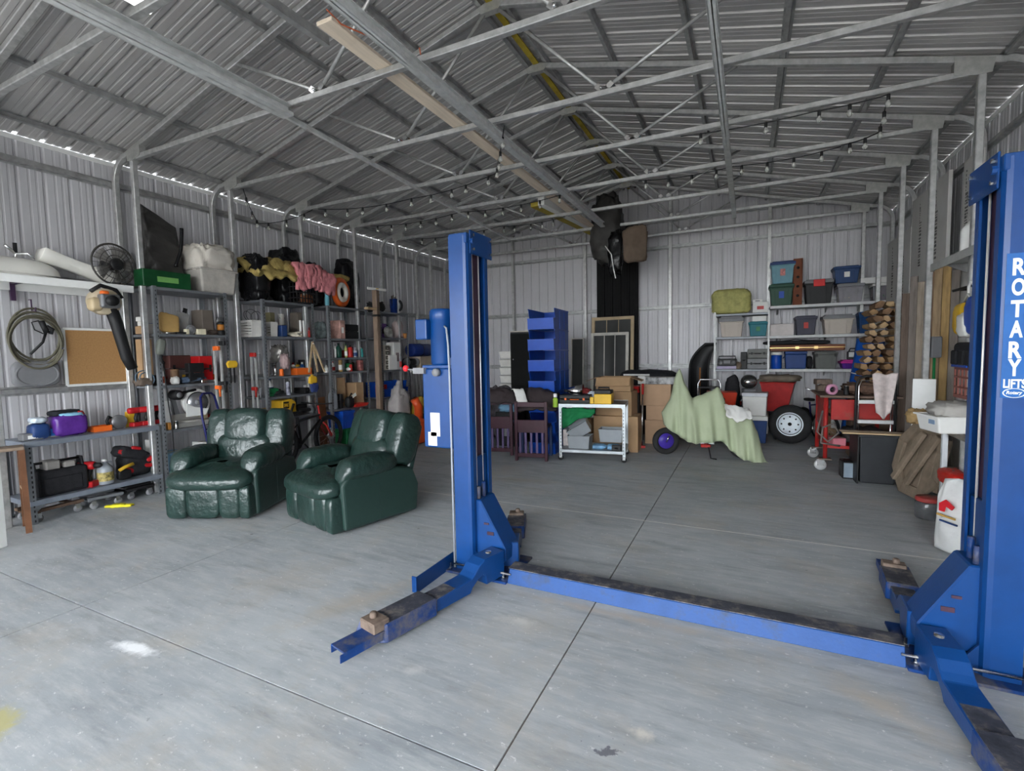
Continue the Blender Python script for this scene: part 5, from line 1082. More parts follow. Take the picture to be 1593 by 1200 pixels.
bottle('orange and white paint tin on the lower tins shelf', L(523, 557, 536, 580, X=-6.52, z=v2, d=0.13), mat('orange_white', (0.50, 0.30, 0.10), 0.4, 0, 0.6, 9), WHITE, 'paint_tin', PAPER, 'can'); bottle('large paint tin with a red and silver label', L(551, 560, 569, 580, X=-6.52, z=v2, d=0.16), mat('red_silver', (0.35, 0.12, 0.11), 0.35, 0.3, 0.8, 10), STEEL, 'large_paint_tin', None, 'can')
bottle('tiny white glue bottle by the front post', L(507, 568, 512, 580, X=-6.52, z=v2, d=0.05), PAPER, WHITE, 'tiny_bottle', None, 'round'); bag('small white rag between the two paint tins', L(537, 572, 550, 580, X=-6.52, z=v2, d=0.10), PAPER, 'rag', 'rag', 0.8, 0.12, 0.1, 4)
# lower deck and floor
bottle('grey translucent jug on the lower deck of the third unit', L(516, 587, 527, 614, X=-6.50, z=v1+0.17, d=0.14), mat('grey_jug', (0.34, 0.36, 0.40), 0.3), WHITE, 'fluid_jug', None, 'jug').location.z = v1
p1 = L(537, 596, 566, 629, X=-6.56, z=v1, d=0.28); carton('brown carton on the lower deck, larger of two', p1); carton('tall brown carton behind the grey jug', L(524, 588, 538, 630, X=-6.72, z=v1, d=0.18))
case('black equipment case on the lower deck', L(517, 614, 534, 634, X=-6.48, z=v1, d=0.2), BLACK, 'equipment_case')
t = thing('trimmer_engine', 'black power head with a white tag in front of the cartons', 'power tool', P(544, 630, X=-6.44), pi/2); t.location.z = v1
part('body', MB().blob((0, 0, 0.10), (0.16, 0.12, 0.20), 3, 0.6, 0.05), BLACK, t); part('handle', MB().tube([(-0.05, -0.04, 0.18), (0.0, -0.05, 0.26), (0.06, -0.04, 0.20)], 0.012, 6), BLACK, t); part('paper_tag', MB().box((0.06, -0.06, 0.22), (0.10, 0.004, 0.06), M=RY(-0.4)), PAPER, t)
t = thing('parts_tray', 'shallow red tray at the front of the lower deck', 'tray', P(557, 632, X=-6.46), pi/2); t.location.z = v1
part('dish', MB().box((0, 0, 0.025), (0.34, 0.2, 0.05), taper=0.88), mat('scarlet', (0.60, 0.03, 0.02), 0.4), t, 0.006); part('rim', MB().bar([(-0.17, -0.1, 0.05), (0.17, -0.1, 0.05), (0.17, 0.1, 0.05), (-0.17, 0.1, 0.05)], 0.012, 0.012, up=(0, 0, 1), closed=True), MATS['scarlet'], t)
q = L(519, 668, 549, 699, X=-6.46, z=0.0, d=0.34)
tote('green plastic tote on the floor under the third unit', q, GREEN, GREEN, taper=0.9, lidh=0.05); q2 = L(508, 637, 553, 669, X=-6.42, d=0.40)
tote('bright blue plastic tote stacked on the green one', ((q2[0].x, q2[0].y, q[2][2]+0.002), q2[1], (q2[2][0], 0.40, 0.66-q[2][2])), BINBLUE, BINBLUE, taper=0.95, lidh=0.04)
carton('white plastic-wrapped carton on the grey box', (Vector((-6.60, 7.22, 0.30)), pi/2, (0.22, 0.26, 0.16)), PAPER, 'white_carton'); carton('grey carton on the floor right of the green tote', (Vector((-6.60, 7.22, 0.0)), pi/2, (0.30, 0.36, 0.299)), mat('grey_card', (0.33, 0.32, 0.31), 0.6), 'grey_carton')
# timber post with a level on top, grey bag, tall laths
t = thing('timber_post', 'rough square timber post standing against the third unit', 'timber', (-6.40, 7.29, 0), 0.1)
part('post', MB().bb((-0.05, -0.05, 0), (0.05, 0.05, 2.88)), mat('rough_timber', (0.23, 0.165, 0.12), 0.8, 0, 0.35, 5, 0.25, 20, stretch=(4, 4, 0.6)), t, 0.008)
part('spreader', MB().bb((-0.045, -0.30, 2.50), (0.045, -0.05, 2.54)), WOOD, t); part('iron_strap', MB().bb((-0.056, -0.056, 2.38), (0.056, 0.056, 2.42)), BLACK, t)
t = thing('spirit_level', 'short spirit level lying on top of the timber post', 'level', (-6.40, 7.33, 2.881), 1.4); part('body', MB().bb((-0.22, -0.012, 0), (0.22, 0.012, 0.045)), PAPER, t, 0.003); part('vial', MB().cyl((-0.03, -0.013, 0.03), (0.03, -0.013, 0.03), 0.008, 8), YELLOW, t)
bag('grey plastic sack tied up beside the timber post', (Vector((-6.16, 7.58, 0.0)), pi/2, (0.42, 0.32, 1.02)), mat('grey_sack', (0.36, 0.33, 0.32), 0.4, 0, 0.12, 5, 0.4, 12), 'plastic_sack', 'sack', 0.7, 0.10, 0.08, 9, True)
# ============================================================ fourth shelf unit
k5, k4, k3, k2 = 2.502, 1.992, 1.342, 0.802
bk = bucket('dark blue bucket of tools on the last shelf unit', L(601, 464, 625, 486, X=-6.56, z=k5, d=0.26), mat('bucket_blue', (0.012, 0.04, 0.20), 0.4), 'bucket'); 
for k in range(5): part('tool_handle', MB().cyl((-0.06+0.03*k, 0, 0.1), (-0.12+0.06*k, 0.02*(k-2), 0.36+0.02*(k % 3)), 0.010, 6), [BLACK, OLDWOOD, STEEL][k % 3], bk)
single('black_cable_coil', MB().torus((0, 0, 0.17), 0.13, 0.022, RX(pi/2), 26, 8).torus((0.01, -0.03, 0.165), 0.12, 0.02, RX(pi/2), 26, 8), RUBBER, 'black cable coil standing behind the blue bucket', 'cable', (-6.66, 8.21, 0), 0.2).location.z = k5+0.0
t = thing('scrap_pile', 'dark jumble of tools and brushes left of the blue bucket', 'tools', (-6.70, 7.62, k5), pi/2)
part('heap', MB().blob((0, 0, 0.10), (0.26, 0.34, 0.20), 6, 0.7, 0.2, 5, fold=0.2), mat('dark_mix', (0.03, 0.03, 0.03), 0.6, 0, 0.6), t); part('brush', MB().bar([(-0.1, -0.1, 0.1), (0.05, -0.05, 0.36)], 0.02, 0.03), OLDWOOD, t)
bag('black and white printed seed bag on the last unit', L(596, 508, 612, 526, X=-6.54, z=k4, d=0.2), mat('panda_print', (0.30, 0.29, 0.27), 0.5, 0, 1.0, 6), 'seed_bag', 'bag', 0.6, 0.05, 0.05, 3); bag('white and red fertiliser bag on the last unit', L(608, 499, 629, 526, X=-6.58, z=k4, d=0.2), mat('fert_print', (0.52, 0.42, 0.40), 0.5, 0, 0.3, 4), 'fertiliser_bag', 'bag', 0.55, 0.05, 0.06, 5)
single('orange_cup', MB().lathe([(0.03, 0), (0.045, 0.10), (0.04, 0.10), (0.027, 0.01)], 16), mat('amber_plastic', (0.45, 0.20, 0.06), 0.4), 'small amber cup at the shelf edge', 'cup', P(630, 524, X=-6.52), 0).location.z = k4
p = L(589, 528, 606, 556, X=-6.50, z=k3+0.20, d=0.16)
t = thing('parts_organiser', 'small beige drawer organiser on the last unit', 'organiser', (p[0].x, p[0].y, k3), p[1]); w_, d_, h_ = p[2][0], 0.16, 0.50
part('cabinet', MB().bb((-w_/2, -d_/2, 0), (w_/2, d_/2, h_)), TAN, t, 0.004)
for k in range(5): dr = part('drawer', MB().bb((-w_*0.42, -d_/2-0.006, 0.02+k*h_/5.2), (w_*0.42, -d_/2+0.01, 0.02+(k+0.8)*h_/5.2)), mat('smoke_plastic', (0.12, 0.11, 0.09), 0.2), t); part('pull', MB().bb((-0.02, -d_/2-0.014, 0.045+k*h_/5.2), (0.02, -d_/2-0.006, 0.06+k*h_/5.2)), TAN, dr)
carton('white carton standing on the last unit, in front of the organiser', L(594, 553, 618, 577, X=-6.46, z=k3, d=0.2), PAPER, 'white_carton'); carton('clear-fronted white display box above the carton', (Vector((-6.62, 8.02, k3)), pi/2, (0.22, 0.2, 0.56)), PAPER, 'display_box', sticker=mat('smoke_pink', (0.28, 0.22, 0.22), 0.3))
bottle('white plastic spray jug beside the white carton', L(618, 550, 628, 577, X=-6.46, z=k3, d=0.12), mat('grey_jug', (0.34, 0.36, 0.40), 0.3), WHITE, 'spray_jug', RED, 'jug')
def stack_bin(label, loc, rz, dims, m, group=None, inside=None):
    w, d, h = dims
    t = thing('stack_bin', label, 'parts bin', loc, rz, group)
    e = 0.006; fr = h*0.52
    part('floor', MB().bb((-w/2, -d/2, 0), (w/2, d/2, e)), m, t)
    part('back', MB().bb((-w/2, d/2-e, 0), (w/2, d/2, h)), m, t)
    part('front', MB().add([(-w*0.5, -d/2, 0), (w*0.5, -d/2, 0), (w*0.5, -d/2-0.012, fr), (-w*0.5, -d/2-0.012, fr), (-w*0.5, -d/2+e, 0), (w*0.5, -d/2+e, 0), (w*0.5, -d/2-0.012+e, fr), (-w*0.5, -d/2-0.012+e, fr)], [(0, 1, 2, 3), (5, 4, 7, 6), (3, 2, 6, 7), (0, 4, 5, 1), (0, 3, 7, 4), (1, 5, 6, 2)]), m, t)
    part('front_lip', MB().bb((-w*0.5, -d/2-0.02, fr-0.012), (w*0.5, -d/2+0.002, fr+0.006)), m, t)
    for s in (-1, 1):
        a, b = s*w/2, s*(w/2-e)
        part('side', MB().prism([(-d/2, 0), (d/2, 0), (d/2, h), (-d*0.46, h), (-d*0.40, fr+0.01), (-d/2-0.01, fr)], a, b, 'x'), m, t)
        for q in (-0.12, 0.2): part('rib', MB().bb((s*(w/2+0.008), q*d-0.012, 0.01), (s*w/2, q*d+0.012, h-0.02)), m, t)
        part('top_flange', MB().bb((s*(w/2+0.008), -d*0.46, h-0.018), (s*(w/2-0.004), d/2, h)), m, t)
    return t
for k, (x, lb) in enumerate(((606, 'blue parts bin under the last shelf unit, nearer one'), (629, 'blue parts bin under the last shelf unit, farther one'))):
    q = P(x, 612, X=-6.46); stack_bin(lb, (-6.73, q.y+0.02, k2), pi/2, (0.36, 0.40, 0.30), BINBLUE, 'blue parts bins on the last shelf unit')
carton('red and white box in the nearer blue parts bin', (Vector((-6.62, P(603, 612, X=-6.46).y, k2+0.008)), pi/2, (0.24, 0.10, 0.24)), mat('red_print', (0.48, 0.02, 0.02), 0.4), 'red_box', sticker=PAPER)
# white worktop in the corner
t = thing('worktop', 'white worktop running into the rear left corner', 'worktop', (-6.74, 9.05, 0), pi/2)
part('top', MB().bb((-0.68, -0.29, 1.27), (1.6, 0.28, 1.34)), mat('counter_white', (0.62, 0.61, 0.57), 0.45), t, 0.004)
for x in (-0.6, 0.5, 1.5): part('leg', MB().bb((x-0.03, -0.24, 0), (x+0.03, -0.18, 1.27)), GALV_D, t); part('leg', MB().bb((x-0.03, 0.18, 0), (x+0.03, 0.24, 1.27)), GALV_D, t)
zt = 1.342
t = thing('blue_roll', 'large dark blue roll lying on a box on the white worktop', 'roll', (-6.66, P(655, 525, X=-6.6).y, zt+0.26), pi/2); part('roll', MB().lathe([(0.02, -0.34), (0.13, -0.34), (0.14, -0.33), (0.14, 0.33), (0.13, 0.34), (0.02, 0.34)], 22, (0, 0, 0.14), TO_X), mat('roll_navy', (0.010, 0.028, 0.16), 0.45), t); part('strap', MB().torus((0.0, 0, 0.14), 0.142, 0.008, TO_X), BLACK, t)
carton('tan cardboard box beneath the blue roll', (Vector((-6.66, P(658, 540, X=-6.6).y, zt)), pi/2, (0.50, 0.34, 0.255)), mat('tan_card', (0.40, 0.33, 0.25), 0.75), 'tan_box')
t = thing('bench_grinder', 'dark bench grinder on the worktop beside the spray jug', 'grinder', (-6.58, 8.55, zt), pi/2)
part('motor', MB().lathe([(0.06, -0.10), (0.08, -0.08), (0.08, 0.08), (0.06, 0.1)], 16, (0, 0, 0.14), TO_X), BLACK, t); part('foot', MB().bb((-0.08, -0.08, 0), (0.08, 0.08, 0.07)), BLACK, t, 0.01)
for s in (-1, 1): part('wheel', MB().lathe([(0.09, -0.015), (0.09, 0.015)], 20, (s*0.16, 0, 0.14), TO_X), GREY, t); part('shaft', MB().cyl((s*0.1, 0, 0.14), (s*0.15, 0, 0.14), 0.02, 8), STEEL, t)
single('glass_jar', MB().lathe([(0.06, 0), (0.07, 0.01), (0.07, 0.15), (0.05, 0.17), (0.05, 0.19)], 18), mat('dusky_glass', (0.16, 0.15, 0.13), 0.1, 0, 0.2), 'dusky glass jar on the white worktop', 'jar', (-6.56, 9.05, zt), 0)
carton('purple and dark parts box at the far end of the worktop', (Vector((-6.62, 9.95, zt)), pi/2, (0.3, 0.26, 0.16)), mat('plum_box', (0.09, 0.03, 0.10), 0.5), 'plum_box')
# orange snow blower and red jack case before the corner
t = thing('snow_blower', 'orange snow blower with black engine beyond the recliners', 'snow blower', (-5.45, 7.55, 0), rad(70))
OR2 = mat('machine_orange', (0.55, 0.07, 0.015), 0.4, 0, 0.15)
part('auger_housing', MB().prism([(-0.45, 0.03), (-0.16, 0.05), (-0.10, 0.25), (-0.20, 0.46), (-0.42, 0.42)], -0.28, 0.28), OR2, t, 0.01); part('chute', MB().tube([(-0.22, 0, 0.42), (-0.22, 0, 0.68), (-0.30, 0, 0.82)], 0.08, 12), OR2, t)
part('engine', MB().bb((-0.10, -0.16, 0.26), (0.24, 0.16, 0.52)), BLACK, t, 0.03, 2); part('fuel_tank', MB().blob((0.06, 0, 0.58), (0.26, 0.24, 0.14), 3, 0.5, 0.01), BLACK, t)
for s in (-1, 1): part('handle', MB().tube([(0.20, s*0.2, 0.3), (0.55, s*0.24, 0.85), (0.72, s*0.24, 0.95)], 0.014, 8), BLACK, t); wh = part('wheel', MB().torus((0.10, s*0.26, 0.19), 0.135, 0.055, RX(pi/2), 26, 8), RUBBER, t); part('wheel_disc', MB().cyl((0.10, s*0.24, 0.19), (0.10, s*0.29, 0.19), 0.095, 16), PAPER, wh)
part('control_panel', MB().bb((0.48, -0.24, 0.80), (0.56, 0.24, 0.86)), OR2, t, 0.006); part('axle', MB().cyl((0.10, -0.26, 0.19), (0.10, 0.26, 0.19), 0.02, 8).bb((0.05, -0.1, 0.15), (0.15, 0.1, 0.3)), BLACK, t)
t = thing('jerry_can', 'red jerry can standing behind the snow blower', 'fuel can', (-6.02, 8.55, 0.0), rad(60))
part('stand', MB().bb((-0.2, -0.15, 0), (0.2, 0.15, 0.55)), OLDWOOD, t, 0.01); part('can', MB().bb((-0.18, -0.09, 0.55), (0.18, 0.09, 0.98)), RED, t, 0.03, 2); part('handle', MB().tube([(-0.1, 0, 0.97), (-0.1, 0, 1.04), (0.1, 0, 1.04), (0.1, 0, 0.97)], 0.015, 8), RED, t); part('spout', MB().tube([(0.12, 0, 0.97), (0.16, 0, 1.06), (0.26, 0, 1.2)], 0.02, 8), BLACK, t)
bag('yellow hard hat shaped bundle on the floor by the grey sack', (Vector((-5.98, 7.98, 0.0)), 0, (0.30, 0.30, 0.80)), mat('ochre_cloth', (0.42, 0.26, 0.03), 0.7), 'yellow_bundle', 'bundle', 0.8, 0.06, 0.05, 3)
carton('white printed sheet box beside the lift tank', (Vector((-4.35, 7.2, 0.0)), rad(20), (0.36, 0.3, 0.80)), PAPER, 'white_sheet_box')
# ============================================================ middle of the rear: cart, chairs, bins, cabinet
# seven blue stacking bins, the lowest on the floor
zc = 0.0
for k in range(7):
    hb = 0.335
    stack_bin(['lowest blue stacking bin, on the floor behind the chairs', 'blue stacking bin second from the floor', 'blue stacking bin third from the floor', 'blue stacking bin fourth from the floor', 'blue stacking bin third from the top', 'blue stacking bin second from the top', 'topmost blue stacking bin of the tall stack'][k],
              (-3.02, 7.66, zc), rad(4), (0.44, 0.86, hb-0.003), BINBLUE, 'tall stack of blue bins')
    zc += hb
t = thing('black_cabinet', 'tall matt black locker with a pale top edge, beside the blue bins', 'locker', (-3.72, 8.30, 0), rad(2))
part('carcass', MB().bb((-0.24, -0.20, 0.0), (0.24, 0.24, 2.02)), BLACK, t, 0.004); part('door', MB().bb((-0.235, -0.215, 0.04), (0.235, -0.202, 1.99)), mat('matt_black', (0.007, 0.007, 0.007), 0.7, spec=0.1), t, 0.003); part('lock', MB().cyl((-0.18, -0.225, 1.52), (-0.18, -0.21, 1.52), 0.014, 10), STEEL, t); part('top_edge', MB().bb((-0.245, -0.215, 2.02), (0.245, 0.24, 2.04)), TAN, t)
MAROON = mat('maroon_wood', (0.045, 0.012, 0.022), 0.35, 0, 0.2)
def slat_chair(label, loc, rz):
    t = thing('slat_chair', label, 'chair', loc, rz, 'maroon slat-back chairs')
    for s in (-1, 1):
        part('front_leg', MB().bb((s*0.20-0.02, -0.03, 0), (s*0.20+0.02, 0.02, 0.84)), MAROON, t, 0.005)
        part('rear_leg', MB().bb((s*0.20-0.02, 0.36, 0), (s*0.20+0.02, 0.40, 0.45)), mat('navy_leg', (0.012, 0.03, 0.10), 0.4), t, 0.005)
    for k in range(5): part('slat', MB().bb((-0.15+0.075*k-0.015, -0.012, 0.10), (-0.15+0.075*k+0.015, 0.004, 0.40)), mat('violet_slat', (0.10, 0.07, 0.16), 0.35), t, 0.003)
    part('bottom_rail', MB().bb((-0.19, -0.015, 0.05), (0.19, 0.008, 0.11)), MAROON, t, 0.004); part('seat_rail', MB().bb((-0.19, -0.02, 0.40), (0.19, 0.01, 0.58)), MAROON, t, 0.004)
    t.scale = (1.15, 1.1, 1.08)
    part('seat', MB().bb((-0.21, -0.0, 0.45), (0.21, 0.40, 0.48)), MAROON, t, 0.008); part('top_rail', MB().bb((-0.19, -0.02, 0.76), (0.19, 0.01, 0.83)), MAROON, t, 0.004)
    return t
slat_chair('maroon slat-back chair nearer the lift column', (-3.62, 6.88, 0), rad(14)); slat_chair('maroon slat-back chair beside the metal cart', (-2.94, 6.68, 0), rad(12))
DCL = mat('dark_brown_cloth', (0.038, 0.028, 0.030), 0.75, 0, 0.2, 5, 0.4, 14)
t = thing('clothes_heap', 'heap of dark brown clothes draped over both chairs', 'clothes', (-3.30, 7.00, 0.73), rad(14))
part('jacket', MB().cloth(lambda u, v: (-0.62+0.62*u, -0.12+0.36*v, 0.24+0.10*sin(pi*u)*sin(pi*v)-0.20*max(0, 0.25-v)*4*0.6+0.05*mnoise.noise(Vector((u*5, v*5, 2)))), 26, 20, 0.03), DCL, t)
part('coat', MB().cloth(lambda u, v: (0.02+0.62*u, -0.24+0.42*v, 0.26+0.08*sin(pi*u)*sin(pi*v)-0.26*max(0, 0.3-v)*3+0.05*mnoise.noise(Vector((u*5, v*5, 7)))), 28, 20, 0.03), DCL, t)
single('white_shirt', MB().cloth(lambda u, v: (-0.08+0.16*u+0.14*v, 0.10-0.26*v-0.02*sin(pi*u), 0.34+0.02*sin(pi*v)-0.26*max(0, v-0.35)+0.02*mnoise.noise(Vector((u*5, v*5, 3)))), 12, 14, 0.012), PAPER, 'white shirt tail hanging between the two chairs', 'shirt', (-3.28, 6.86, 0.71), rad(14))
t = thing('spray_bottle', 'small white bottle with a lime label on the clothes', 'bottle', P(864, 632, Y=6.95), 0); t.location.z = 0.80
part('body', MB().lathe([(0.04, 0), (0.042, 0.01), (0.042, 0.12), (0.02, 0.15)], 14), mat('lime', (0.35, 0.55, 0.06), 0.4), t); part('cap', MB().lathe([(0.03, 0.15), (0.03, 0.2), (0.02, 0.21)], 12), PAPER, t)
# white stacking baskets and cloth behind
t = thing('basket_tower', 'tower of small white plastic baskets behind the lift column', 'basket', (-4.55, 9.2, 0.0), 0)
for k in range(6): part('tier', MB().box((0, 0, 0.75+0.17*k), (0.30, 0.28, 0.15), taper=0.86), mat('basket_white', (0.66, 0.64, 0.60), 0.5), t, 0.01)
part('stand', MB().bb((-0.14, -0.13, 0), (0.14, 0.13, 0.675)), GREY, t)
bag('pile of grey and white cloths left of the black locker', (Vector((-4.35, 8.3, 0.0)), 0, (0.7, 0.55, 0.98)), mat('mixed_cloth', (0.13, 0.12, 0.13), 0.8, 0, 0.9, 4, 0.4, 12), 'cloth_pile', 'cloth', 0.6, 0.08, 0.06, 8)
# cart
ct = thing('utility_cart', 'grey slotted-steel cart on casters in front of the boxes', 'cart', (-2.13, 7.27, 0), rad(9))
CG = mat('cart_grey', (0.42, 0.45, 0.47), 0.4, 0.5, 0.15)
w_, d_ = 0.98, 0.66
for sx in (-1, 1):
    for sy in (-1, 1):
        mb = MB().prism([(0, 0), (0.04, 0), (0.04, 0.004), (0.004, 0.004), (0.004, 0.04), (0, 0.04)], 0.09, 0.86, 'z'); mb.v = [(sx*(w_/2-v[0]), sy*(d_/2-v[1]), v[2]) for v in mb.v]
        po = part('leg', mb, CG, ct); caster(ct, sx*(w_/2-0.02), sy*(d_/2-0.02), 0.04, 0.10)
        hb = MB()
        for k in range(14): hb.bb((sx*(w_/2-0.026)-0.005, sy*d_/2-0.0012, 0.12+k*0.05), (sx*(w_/2-0.026)+0.005, sy*d_/2+0.0012, 0.142+k*0.05))
        part('slot_row', hb, BLACK, po, kind='stuff')
for z in (0.17, 0.86): part('deck', MB().bb((-w_/2, -d_/2, z-0.045), (w_/2, d_/2, z-0.002)), CG if z < 0.5 else mat('cart_deck', (0.26, 0.27, 0.27), 0.5, 0.3), ct, 0.003)
part('deck_rim', MB().bar([(-w_/2, -d_/2-0.001, 0.838), (w_/2, -d_/2-0.001, 0.838), (w_/2, d_/2, 0.838), (-w_/2, d_/2, 0.838)], 0.006, 0.05, up=(0, 0, 1), closed=True), CG, ct)
for s in (-1, 1): part('corner_plate', MB().prism([(s*w_/2, 0.86), (s*w_/2, 0.74), (s*(w_/2-0.05), 0.80), (s*(w_/2-0.1), 0.86)], -d_/2-0.004, -d_/2-0.001), CG, ct)
ROT = Matrix.Rotation(rad(9), 3, 'Z'); CO = Vector((-2.13, 7.27, 0))
def cart(x, y, z): return CO + ROT @ Vector((x, y, z))
zt, zl = 0.861, 0.171
case('open black tool roll with orange handles on the cart', (cart(-0.26, -0.14, zt), rad(9), (0.46, 0.26, 0.13)), BLACK, 'tool_roll', trim=ORANGE, hm=ORANGE)
t = thing('metal_lamp_shade', 'bright metal lamp shade lying on the cart', 'lamp shade', cart(-0.30, 0.08, zt+0.05), rad(9)); part('shade', MB().lathe([(0.03, -0.13), (0.05, -0.12), (0.11, 0.12), (0.105, 0.12), (0.045, -0.115)], 22, (0, 0, 0.115), TO_X), CHROME, t); part('socket', MB().cyl((-0.18, 0, 0.115), (-0.12, 0, 0.115), 0.025, 10), BLACK, t)
t = thing('battery_box', 'yellow power pack with a black top on the cart', 'power pack', cart(0.17, -0.20, zt), rad(4)); part('body', MB().bb((-0.13, -0.10, 0), (0.13, 0.10, 0.15)), YELLOW, t, 0.012, 2); part('top', MB().bb((-0.125, -0.095, 0.15), (0.125, 0.095, 0.21)), BLACK, t, 0.01); part('handle', MB().tube([(-0.08, 0, 0.2), (-0.08, 0, 0.24), (0.08, 0, 0.24), (0.08, 0, 0.2)], 0.012, 6), BLACK, t)
carton('small yellow packet between the tool roll and the power pack', (cart(-0.01, -0.22, zt), 0.3, (0.06, 0.06, 0.10)), YELLOW, 'yellow_packet')
bag('clear plastic bag of parts behind the tool roll', (cart(0.0, 0.08, zt), 0, (0.22, 0.18, 0.16)), mat('clear_film', (0.62, 0.70, 0.78), 0.15, 0, 0.1, 5, 0.5, 20), 'parts_bag', 'bag', 0.7, 0.12, 0.1, 4)
bag('dark red cloth bundle at the back of the cart', (cart(-0.22, 0.22, zt), 0, (0.34, 0.2, 0.2)), mat('oxblood', (0.22, 0.03, 0.03), 0.7), 'red_bundle', 'cloth', 0.7, 0.1, 0.06, 6)
GC = mat('green_cloth', (0.012, 0.18, 0.06), 0.8, 0, 0.2)
single('green_shirt', MB().cloth(lambda u, v: (-0.47+0.50*u, 0.05*sin(7*u)+0.02*mnoise.noise(Vector((u*6, v*6, 2))), -0.015-0.32*v*(1-0.75*u)-0.02*sin(9*u)), 22, 14, 0.02), GC, 'green and white shirt hanging under the cart top', 'shirt', cart(0, -0.20, 0.81), rad(9))
def open_bin(label, loc, rz, dims, m, tilt=None):
    w, d, h = dims; t = thing('open_bin', label, 'storage bin', loc, rz, 'grey translucent bins on the cart')
    if tilt: t.rotation_euler = (tilt[0], tilt[1], rz)
    e = 0.006
    part('floor', MB().bb((-w*0.45, -d*0.45, 0), (w*0.45, d*0.45, e)), m, t)
    for s in (-1, 1):
        part('long_side', MB().add([(-w*0.45, s*d*0.45, 0), (w*0.45, s*d*0.45, 0), (w*0.5, s*d*0.5, h), (-w*0.5, s*d*0.5, h), (-w*0.45, s*(d*0.45-e), 0), (w*0.45, s*(d*0.45-e), 0), (w*0.5, s*(d*0.5-e), h), (-w*0.5, s*(d*0.5-e), h)], [(0, 1, 2, 3), (4, 7, 6, 5), (2, 6, 7, 3), (0, 4, 5, 1), (0, 3, 7, 4), (1, 5, 6, 2)]), m, t)
        part('end_side', MB().add([(s*w*0.45, -d*0.45, 0), (s*w*0.45, d*0.45, 0), (s*w*0.5, d*0.5, h), (s*w*0.5, -d*0.5, h), (s*(w*0.45-e), -d*0.45, 0), (s*(w*0.45-e), d*0.45, 0), (s*(w*0.5-e), d*0.5, h), (s*(w*0.5-e), -d*0.5, h)], [(0, 1, 2, 3), (4, 7, 6, 5), (2, 6, 7, 3), (0, 4, 5, 1), (0, 3, 7, 4), (1, 5, 6, 2)]), m, t)
    part('rim', MB().bar([(-w/2, -d/2, h), (w/2, -d/2, h), (w/2, d/2, h), (-w/2, d/2, h)], 0.02, 0.012, up=(0, 0, 1), closed=True), m, t)
    return t
FR = mat('grey_translucent', (0.27, 0.29, 0.31), 0.3, 0, 0.08)
open_bin('grey translucent bin standing on the lower cart deck', cart(-0.20, -0.12, zl), rad(5), (0.34, 0.28, 0.19), FR); open_bin('grey translucent bin tipped on top of another', cart(-0.17, -0.06, zl+0.21), rad(9), (0.34, 0.26, 0.18), FR, (0.25, -0.55))
open_bin('grey translucent bin at the right of the lower cart deck', cart(0.27, -0.04, zl+0.10), rad(6), (0.36, 0.28, 0.19), FR)
t = thing('water_pack', 'shrink-wrapped blue water bottles under the right bin', 'bottles', cart(0.20, -0.16, zl), rad(9))
for k in range(6): part('bottle', MB().lathe([(0.03, -0.10), (0.032, -0.08), (0.032, 0.05), (0.012, 0.09), (0.012, 0.1)], 12, (-0.10+0.0*k, -0.06+0.064*(k % 3) , 0.032+0.0*k), TO_X) if k < 3 else MB().lathe([(0.03, -0.10), (0.032, -0.08), (0.032, 0.05), (0.012, 0.09), (0.012, 0.1)], 12, (0.12, -0.06+0.064*(k % 3), 0.032), TO_X), mat('blue_water', (0.16, 0.32, 0.50), 0.15, 0, 0.3, 20), t)
carton('white and red printed carton at the left of the lower deck', (cart(-0.42, 0.06, zl), rad(9), (0.12, 0.24, 0.26)), mat('white_red_print', (0.62, 0.55, 0.54), 0.5, 0, 0.3, 8), 'printed_carton'); case('small black tool case at the right end of the lower deck', (cart(0.36, -0.27, zl), rad(9), (0.14, 0.08, 0.08)), BLACK, 'small_case')
# cartons behind the cart
carton('wide brown carton behind the lower cart deck', (Vector((-1.95, 8.05, 0.0)), rad(4), (0.72, 0.5, 0.58)), sticker=None); carton('brown carton stacked behind the cart, under the opened one', (Vector((-1.98, 8.08, 0.581)), rad(0), (0.60, 0.46, 0.40)))
ob = carton('opened brown carton with a steel bowl inside', (Vector((-2.0, 8.06, 0.983)), rad(6), (0.56, 0.46, 0.22)), opened=True)
single('steel_bowl', MB().lathe([(0.08, 0), (0.13, 0.10), (0.14, 0.15), (0.135, 0.15), (0.12, 0.10), (0.07, 0.012)], 24), CHROME, 'shiny steel bowl standing in the opened carton', 'bowl', (-1.98, 8.02, 1.13-0.14), 0)
carton('brown carton low behind the cart on the left', (Vector((-2.58, 8.10, 0.0)), rad(3), (0.4, 0.4, 0.5)))
t = thing('floor_scraper', 'red-ended long handled scraper standing by the cartons', 'scraper', (-1.60, 8.25, 0), 0.2); part('shaft', MB().cyl((0, 0, 0.03), (0.02, 0.10, 0.93), 0.016, 8), STEEL, t); part('grip', MB().cyl((0.02, 0.10, 0.90), (0.024, 0.115, 1.08), 0.02, 8), RED, t); part('blade', MB().bb((-0.06, -0.03, 0.0), (0.06, 0.02, 0.04)), RED, t)
case('flat bright red tool case behind the scraper', (Vector((-1.95, 8.75, 0.0)), 0, (0.5, 0.4, 0.9)), BLACK, 'black_crate'); case('thin red and black car ramp box by the black crate', (Vector((-1.92, 8.74, 0.901)), 0, (0.42, 0.3, 0.11)), mat('case_red', (0.50, 0.012, 0.014), 0.35), 'red_case')
